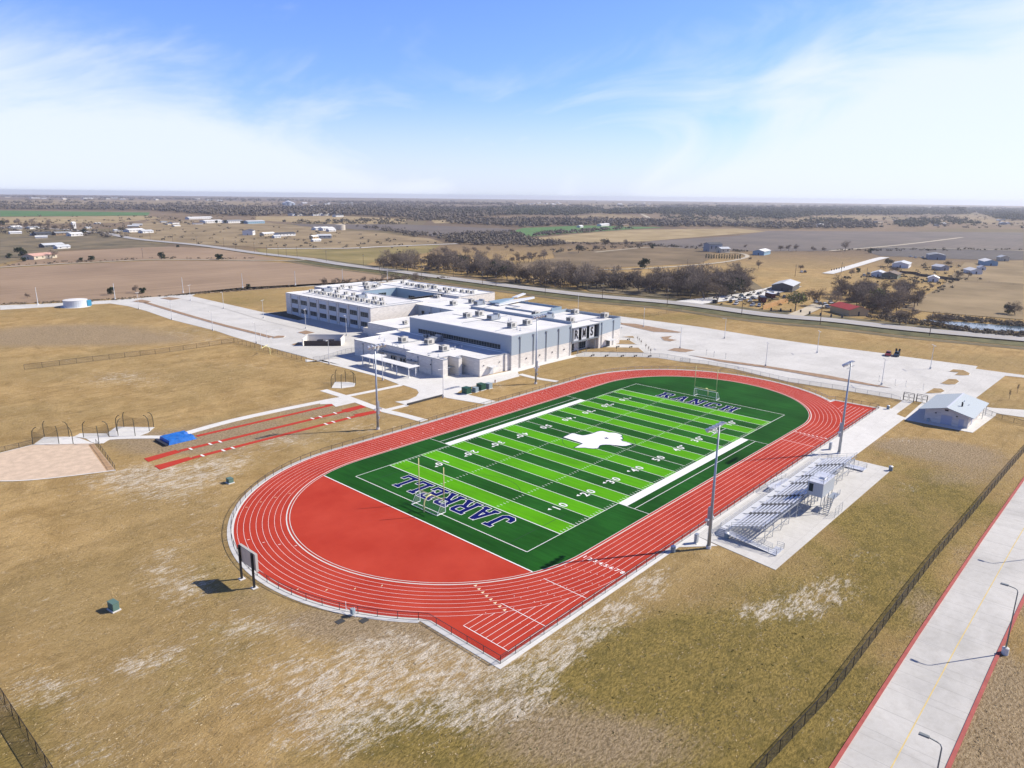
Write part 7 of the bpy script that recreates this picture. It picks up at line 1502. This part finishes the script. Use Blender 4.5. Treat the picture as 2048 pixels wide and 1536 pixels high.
HS = [(80,517,24,13,3.2,.5,'cream','pink','house with a pink tiled roof between dark trees at left'),(84,471,20,12,3.2,.2,'dark','dark','dark roofed shed at far left'),(150,472,17,10,3.2,.3,'white','white','small white gabled house at far left'),(125,470,22,10,3,.2,'brown','grey','brown farm shed between two others at far left'),
 (268,464,26,14,3.5,.3,'white','white','white roofed barn beside the highway at left'),(292,466,18,10,3,.3,'white','silver','small white shed right of the roadside barn'),(104,494,22,9,2.6,.3,'dark','silver','low dark long shed in the brown field'),(124,497,14,7,2.2,.3,'white','silver','low white shed in the brown field'),(148,457,5,5,9,.2,'white','white','slim white tower among bare trees at left'),
 (423,446,40,18,4.5,.2,'white','white','long white house left of the round evergreens'),(466,446,36,18,4.5,.2,'white','grey','white house between the round evergreens'),(508,447,40,16,4.5,.15,'blue','silver','pale blue metal barn right of the evergreens'),(398,438,60,14,3.5,.2,'white','white','long low white barn far behind the evergreens'),(498,470,20,14,6.5,.9,'white','dark','white farmhouse with dark roof left of the school drive'),
 (535,471,20,9,3,.2,'cream','white','low white house in the tan pasture'),(570,472,28,11,3.6,.1,'white','dark','dark roofed barn with white front in the tan pasture'),(553,476,10,6,2.4,.1,'white','silver','tiny white shed in the tan pasture'),(648,477,18,11,4.2,-.4,'grey','silver','grey metal barn in the tan pasture'),(628,478,10,7,3.4,.2,'tan','white','small tan shed left of the grey metal barn'),(632,483,13,5,1.8,.2,'white','white','low white trailer below the small tan shed'),
 (641,460,28,11,3.6,.1,'white','white','leftmost of three white sheds beside the round tank'),(653,461,24,12,4,.1,'white','white','middle of three white sheds beside the round tank'),(662,463,14,8,3,.1,'white','white','rightmost of three white sheds beside the round tank'),
 (605,431,80,20,5,.1,'white','dark','far long building with dark gables behind the gold field'),(640,431,60,18,4.5,.1,'white','white','far white building behind the gold field'),(676,434,26,14,5,.1,'white','dark','small far house at the end of the gold field'),
 (1425,503,17,12,8.5,-.5,'grey','dark','tall grey farmhouse with dark roof behind the cypress row'),(1446,505,12,9,4.5,-.5,'cream','silver','low wing right of the grey farmhouse'),(1523,509,26,12,4.2,.15,'blue','white','long pale barn with white roof right of the farmhouse'),(1208,452,50,10,3.5,.2,'white','white','long white barn behind the green crop field'),(1248,453,30,10,3.5,.2,'brown','brown','small brown house right of the long white barn'),(1063,451,12,10,4,.2,'white','white','tiny white house behind the green crop field, left'),(1097,451,11,8,4,.2,'brown','white','tiny brown house behind the green crop field'),
 (1571,579,26,13,4,.2,'dark','silver','dark barn with pale roof behind the junk yard'),(1697,627,17,11,3.3,.9,'tan','red','house with a bright red roof beside the highway'),(1871,518,22,15,4.6,.35,'grey','grey','grey metal building at the foot of the black field'),(1803,534,24,13,3.6,.15,'white','silver','white house with grey roof right of the white driveway'),(1782,556,17,11,3.6,.1,'olive','brown','small olive house behind the right grove'),(1757,553,15,10,3,.2,'white','silver','flat pale carport over the parked trucks'),
 (1880,540,11,8,3.2,.9,'grey','white','small grey cabin in the right yards'),(1866,563,11,7,3,.2,'white','white','small white shed in front of the slatted fence'),(1975,530,22,11,4,.4,'blue','white','long blue shed at right'),(1945,547,16,9,3,.5,'white','white','white trailer house right of the cabin'),(2005,522,10,8,4,.5,'cream','silver','cream shed at far right, highest of the right yards'),(1962,540,7,5,2.4,.5,'white','white','tiny white shed between the trailers at right'),
 (1855,417,60,30,9,.1,'white','white','far white building above the cedar ridge'),(1160,455,14,8,3,.2,'white','white','white hut at the left end of the long barn'),(1639,453,22,14,5,.2,'white','white','small white farmhouse below the far tan hills'),(70,391+6,60,30,6,.1,'white','white','white far building near the horizon at left'),(176,397.5,80,30,6,.1,'white','white','white far shed near the horizon, right of the other'),(2005,449,30,14,5,.3,'grey','silver','low grey building at the far right')]
for a in HS: house(*a)
rh = random.Random(77)
for gname, poly, n_, sz in (('houses near the middle horizon', [(1020,405),(1520,407),(1520,412),(1020,410)], 22, (22,40)), ('houses behind the dark woods', [(590,403),(720,404),(720,412),(600,414)], 18, (20,34)), ('farms on the far left plain', [(10,394),(500,400),(500,404),(10,398)], 12, (26,44)), ('buildings on the right ridge', [(1540,410),(2040,416),(2040,419),(1540,413)], 14, (26,44)), ('houses on the right hills', [(1700,436),(2040,440),(2040,458),(1750,452)], 9, (14,22)), ('sheds of the left village', [(20,450),(420,440),(430,452),(60,482)], 16, (10,18))):
    ps = sorted([(rh.uniform(min(p[0] for p in poly), max(p[0] for p in poly)), rh.random()) for _ in range(n_)])
    for i, (x, f_) in enumerate(ps):
        lo = poly[0][1]+(poly[1][1]-poly[0][1])*(x-poly[0][0])/(poly[1][0]-poly[0][0]); hi = poly[3][1]+(poly[2][1]-poly[3][1])*(x-poly[3][0])/max(1, poly[2][0]-poly[3][0]); w = rh.uniform(*sz)
        wc = rh.choice(['white','white','cream','grey']); rc = rh.choice(['white','white','silver','grey','brown'])
        e = house(x, lo+(hi-lo)*f_, w, w*.55, w*.16, rh.uniform(-.5,.7), wc, rc, '%s building, %s roof, %s from the left among %s' % (wc, rc, nth(i), gname), 'building', w*.08, False, 'farm_building'); e['group'] = gname
# silo bins and the cream tank
e = empty('storage_tank', G(681, 460), 0, 'large round cream storage tank beside the white sheds', 'storage tank'); MB().tube([(0,0,0),(0,0,8.5)], 8.2, 24).build('shell', mat('cream_tank', (.52,.46,.36), .6), e); MB().tube([(0,0,8.5),(0,0,9.6)], [8.3,.5], 24).build('roof', mat('cream_tank', (.52,.46,.36), .6), e)
for i, (a, b, r_) in enumerate([(571,415.5,13),(577,415.5,16),(584,415.5,14)]):
    e = empty('grain_silo', G(a, b), 0, ('left', 'middle', 'right')[i]+' of three steel grain silos far away', 'silo', 'grain silos far away'); h = 24 if i == 1 else 19; MB().tube([(0,0,0),(0,0,h)], r_, 16).build('bin', STEEL, e); MB().tube([(0,0,h),(0,0,h+6)], [r_,1], 16).build('roof', ALU, e)
# junk yard and parked vehicles
JC = [('white', (.6,.6,.6)), ('dark', (.03,.03,.035)), ('silver', (.35,.37,.4)), ('blue', (.05,.12,.22))]
protos = {c: car_proto(v, 'junk_car') for c, v in JC}; pu_ = {}
def jcar(c, px, py, rz, lb, grp):
    o = protos[c]; p = G(px, py)
    if c not in pu_: pu_[c] = 1; o.location = p; o.rotation_euler = (0,0,rz); o['label'] = lb; o['group'] = grp; return
    copy_tree(o, p, rz, lb, None, grp)
J = [('white',1452,601,.3),('silver',1466,598,.1),('dark',1461,605,.5),('white',1478,603,-.2),('silver',1489,599,.4),('dark',1496,593,.1),('white',1500,604,.2),('silver',1508,598,1.2),('dark',1516,590,.3),('white',1472,609,.2),('silver',1505,612,.1),('silver',1518,613,.4),('white',1545,588,.4),('dark',1556,591,.2),('blue',1483,594,.8),('white',1467,584,.1),('dark',1568,596,.3)]
for i, (c, a, b, r_) in enumerate(sorted(J, key=lambda q: q[1])): jcar(c, a, b, r_, '%s vehicle, %s from the left in the junk yard' % (c, nth(i)), 'vehicles in the junk yard')
for i, (c, a, b) in enumerate([('silver',1632,606),('dark',1640,610),('white',1650,611),('white',1661,607),('silver',1655,616),('dark',1668,612)]): jcar(c, a, b, .6, '%s car, %s from the left beside the red roofed house' % (c, nth(i)), 'cars beside the red roofed house')
for i, (c, a, b) in enumerate([('dark',1737,549),('dark',1748,549),('white',1745,554),('white',1757,552),('silver',1728,552)]): jcar(c, a, b, .5, '%s vehicle, %s of those by the flat carport' % (c, nth(i)), 'vehicles by the carport')
for i, (c, a, b) in enumerate([('white',1822,514),('silver',1831,516),('white',1845,516)]): jcar(c, a, b, .5, '%s vehicle, %s left of the grey metal building' % (c, nth(i)), 'vehicles by the grey metal building')
for i, (c, a, b) in enumerate([('white',1603,545),('dark',1610,545),('white',1877,577),('white',1370+520,440+134)][:2]): jcar(c, a, b, .5, '%s vehicle parked behind the grove beside the gravel road' % c, 'vehicles behind the grove')
RUST = mat('rusty_red', (.10,.02,.018), .7, var=.3, scale=.6); BOARD = mat('plywood', (.42,.24,.10), .8, var=.15, scale=.4)
def boxthing(nm, px, py, w, d_, h, rz, m, lb, cat, extra=None):
    e = empty(nm, G(px, py), rz, lb, cat); MB().box(-w/2,-d_/2,.5,w/2,d_/2,h).build('body', m, e); MB().box(-w/2-.1,-d_/2-.1,h,w/2+.1,d_/2+.1,h+.15).build('cover', extra or m, e)
    for x in (-w*.3, w*.3): MB().tube([(x,-d_/2,.45),(x,d_/2,.45)], .45, 10).build('wheel', TYRE, e)
boxthing('trailer', 1524, 604, 9, 3, 3.2, .6, RUST, 'maroon stock trailer in front of the dark barn', 'trailer', DARKM); boxthing('trailer', 1540, 596, 8, 2.6, 3.0, .9, RUST, 'second maroon trailer right of the first', 'trailer', ALU)
boxthing('trailer', 1430, 606.5, 2.6, 2.2, 1.8, .1, BLK, 'small black trailer at the gravel entrance', 'trailer')
mb = MB(); a = G(1526, 619); b = G(1576, 604); d = (b-a); mb.add([tuple(a), tuple(b), tuple(b+Vector((0,0,2.6))), tuple(a+Vector((0,0,2.2))), tuple(a+Vector((.6,.6,0))), tuple(b+Vector((.6,.6,0))), tuple(b+Vector((.6,.6,2.6))), tuple(a+Vector((.6,.6,2.2)))], [(0,1,2,3),(7,6,5,4),(3,2,6,7),(0,3,7,4),(1,5,6,2)]); o = mb.build('plywood_wall', BOARD); tag(o, 'long orange brown plywood wall at the right side of the junk yard', 'wall')
for i, (px, py) in enumerate([(1542,622),(1561,623),(1581,624),(1601,626),(1619,629),(1641,632),(1662,635),(1684,636.5)]):
    p = G(px, py); e = MB().box(-.35,-.35,0,.35,.35,1.7).build('fence_pillar', DARKM); e.location = p; tag(e, '%s dark pillar from the left along the front of the red roofed house' % nth(i), 'pillar', 'dark pillars along the highway')
for i, (px, py) in enumerate([(1663,542),(1668,541),(1673,540),(1678,539),(1683,538),(1688,537)]):
    p = G(px, py); e = MB().tube([(0,0,0),(0,0,1.8)], .35, 8).build('gate_bollard', DARKM); e.location = p; tag(e, '%s dark post from the left along the white driveway' % nth(i), 'post', 'dark posts along the white driveway')
# cattle in the gold pasture
def cow(px, py, lb, rz):
    e = bpy.data.objects.new('cow', bpy.data.meshes.new('cow')); COL.objects.link(e); mb = MB()
    mb.tube([(-1.1,0,1.15),(-.6,0,1.1),(.3,0,1.08),(.9,0,1.2),(1.25,0,1.15),(1.7,0,.8),(1.95,0,.6)], [.22,.38,.42,.38,.22,.17,.1], 8)
    for x in (-.8,.75):
        for y in (-.22,.22): mb.tube([(x,y,1.0),(x+.03,y,.5),(x,y,0)], [.14,.08,.07], 6)
    mb.tube([(-1.1,0,1.3),(-1.3,0,.6)], .04, 4)
    me = bpy.data.meshes.new('cow'); me.from_pydata(mb.v, [], mb.f); me.materials.append(BLK); e.data = me; e.location = G(px, py); e.rotation_euler = (0,0,rz); tag(e, lb, 'cow', 'black cattle in the pasture')
for i, (a, b) in enumerate([(784,497),(795,501),(800,504.5),(815,495)]): cow(a, b, '%s black cow from the left in the gold pasture' % nth(i), i*1.1)

# clumps of dead grass and straw in the near lawns
def clumps(lb, polys, n, m, size, hgt, seed, name):
    r = random.Random(seed); mb = MB()
    for pxs, share in polys:
        xs = [p[0] for p in pxs]; ysx = [p[1] for p in pxs]; c_ = 0; t = 0
        while c_ < n*share and t < n*20:
            t += 1; x = r.uniform(min(xs), max(xs)); y = r.uniform(min(ysx), max(ysx)); c = False; j = len(pxs)-1
            for i in range(len(pxs)):
                xi, yi = pxs[i]; xj, yj = pxs[j]
                if (yi > y) != (yj > y) and x < (xj-xi)*(y-yi)/(yj-yi)+xi: c = not c
                j = i
            if not c or mnoise.noise(Vector((x/90, y/60, seed))) < r.uniform(-.5, .3): continue
            c_ += 1; g = G(x, y)
            for q in range(4):
                a = r.uniform(0, PI); s = r.uniform(*size); o = g+Vector((r.uniform(-s,s), r.uniform(-s,s), 0)); d = Vector((math.cos(a), math.sin(a), 0))*s*.5; h = r.uniform(.4,1)*hgt; l = Vector((r.uniform(-.3,.3)*s, r.uniform(-.3,.3)*s, h))
                mb.quad(o-d, o+d, o+d*.5+l, o-d*.6+l*.9)
    return tag(mb.build(name, m), lb, None, None, 'stuff')
LAWN = [([(0,980),(430,985),(440,1110),(600,1240),(850,1262),(995,1350),(1380,1125),(1550,1165),(1800,960),(1880,900),(1960,890),(1510,1536),(0,1536)], .86), ([(1600,1536),(2040,930),(2048,960),(1660,1520)], .05), ([(1900,1536),(2048,1300),(2048,1536)], .05), ([(0,830),(60,900),(230,870),(330,990),(440,985),(0,1000)], .04)]
clumps('pale straw tufts over the near lawns', LAWN, 2600, mat('straw_tufts', (.36,.27,.14), .95, col2=(.50,.40,.24), scale=.4), (.12,.32), .05, 8, 'straw_tufts')
clumps('small green weeds in the near right lawn', [([(1380,1140),(1550,1170),(1800,970),(1900,900),(1500,1500),(900,1500),(1000,1370)], 1.0)], 160, mat('green_weeds', (.07,.09,.03), .9), (.12,.3), .08, 12, 'weeds')
# ---------------------------------------------------------------- haze
hb = MB().box(-12600,-12600,-1,12600,12600,66).build('haze')
hm = bpy.data.materials.new('haze_air'); hm.use_nodes = True; t = hm.node_tree; t.nodes.clear(); pv = N(t, 'ShaderNodeVolumePrincipled'); pv.inputs['Color'].default_value = (.86,.88,.95,1); pv.inputs['Density'].default_value = HAZE = 8.5e-5; pv.inputs['Anisotropy'].default_value = .3
oo = N(t, 'ShaderNodeOutputMaterial'); t.links.new(pv.outputs[0], oo.inputs['Volume']); hb.data.materials.append(hm); tag(hb, 'pale haze lying over the far fields', None, None, 'stuff')
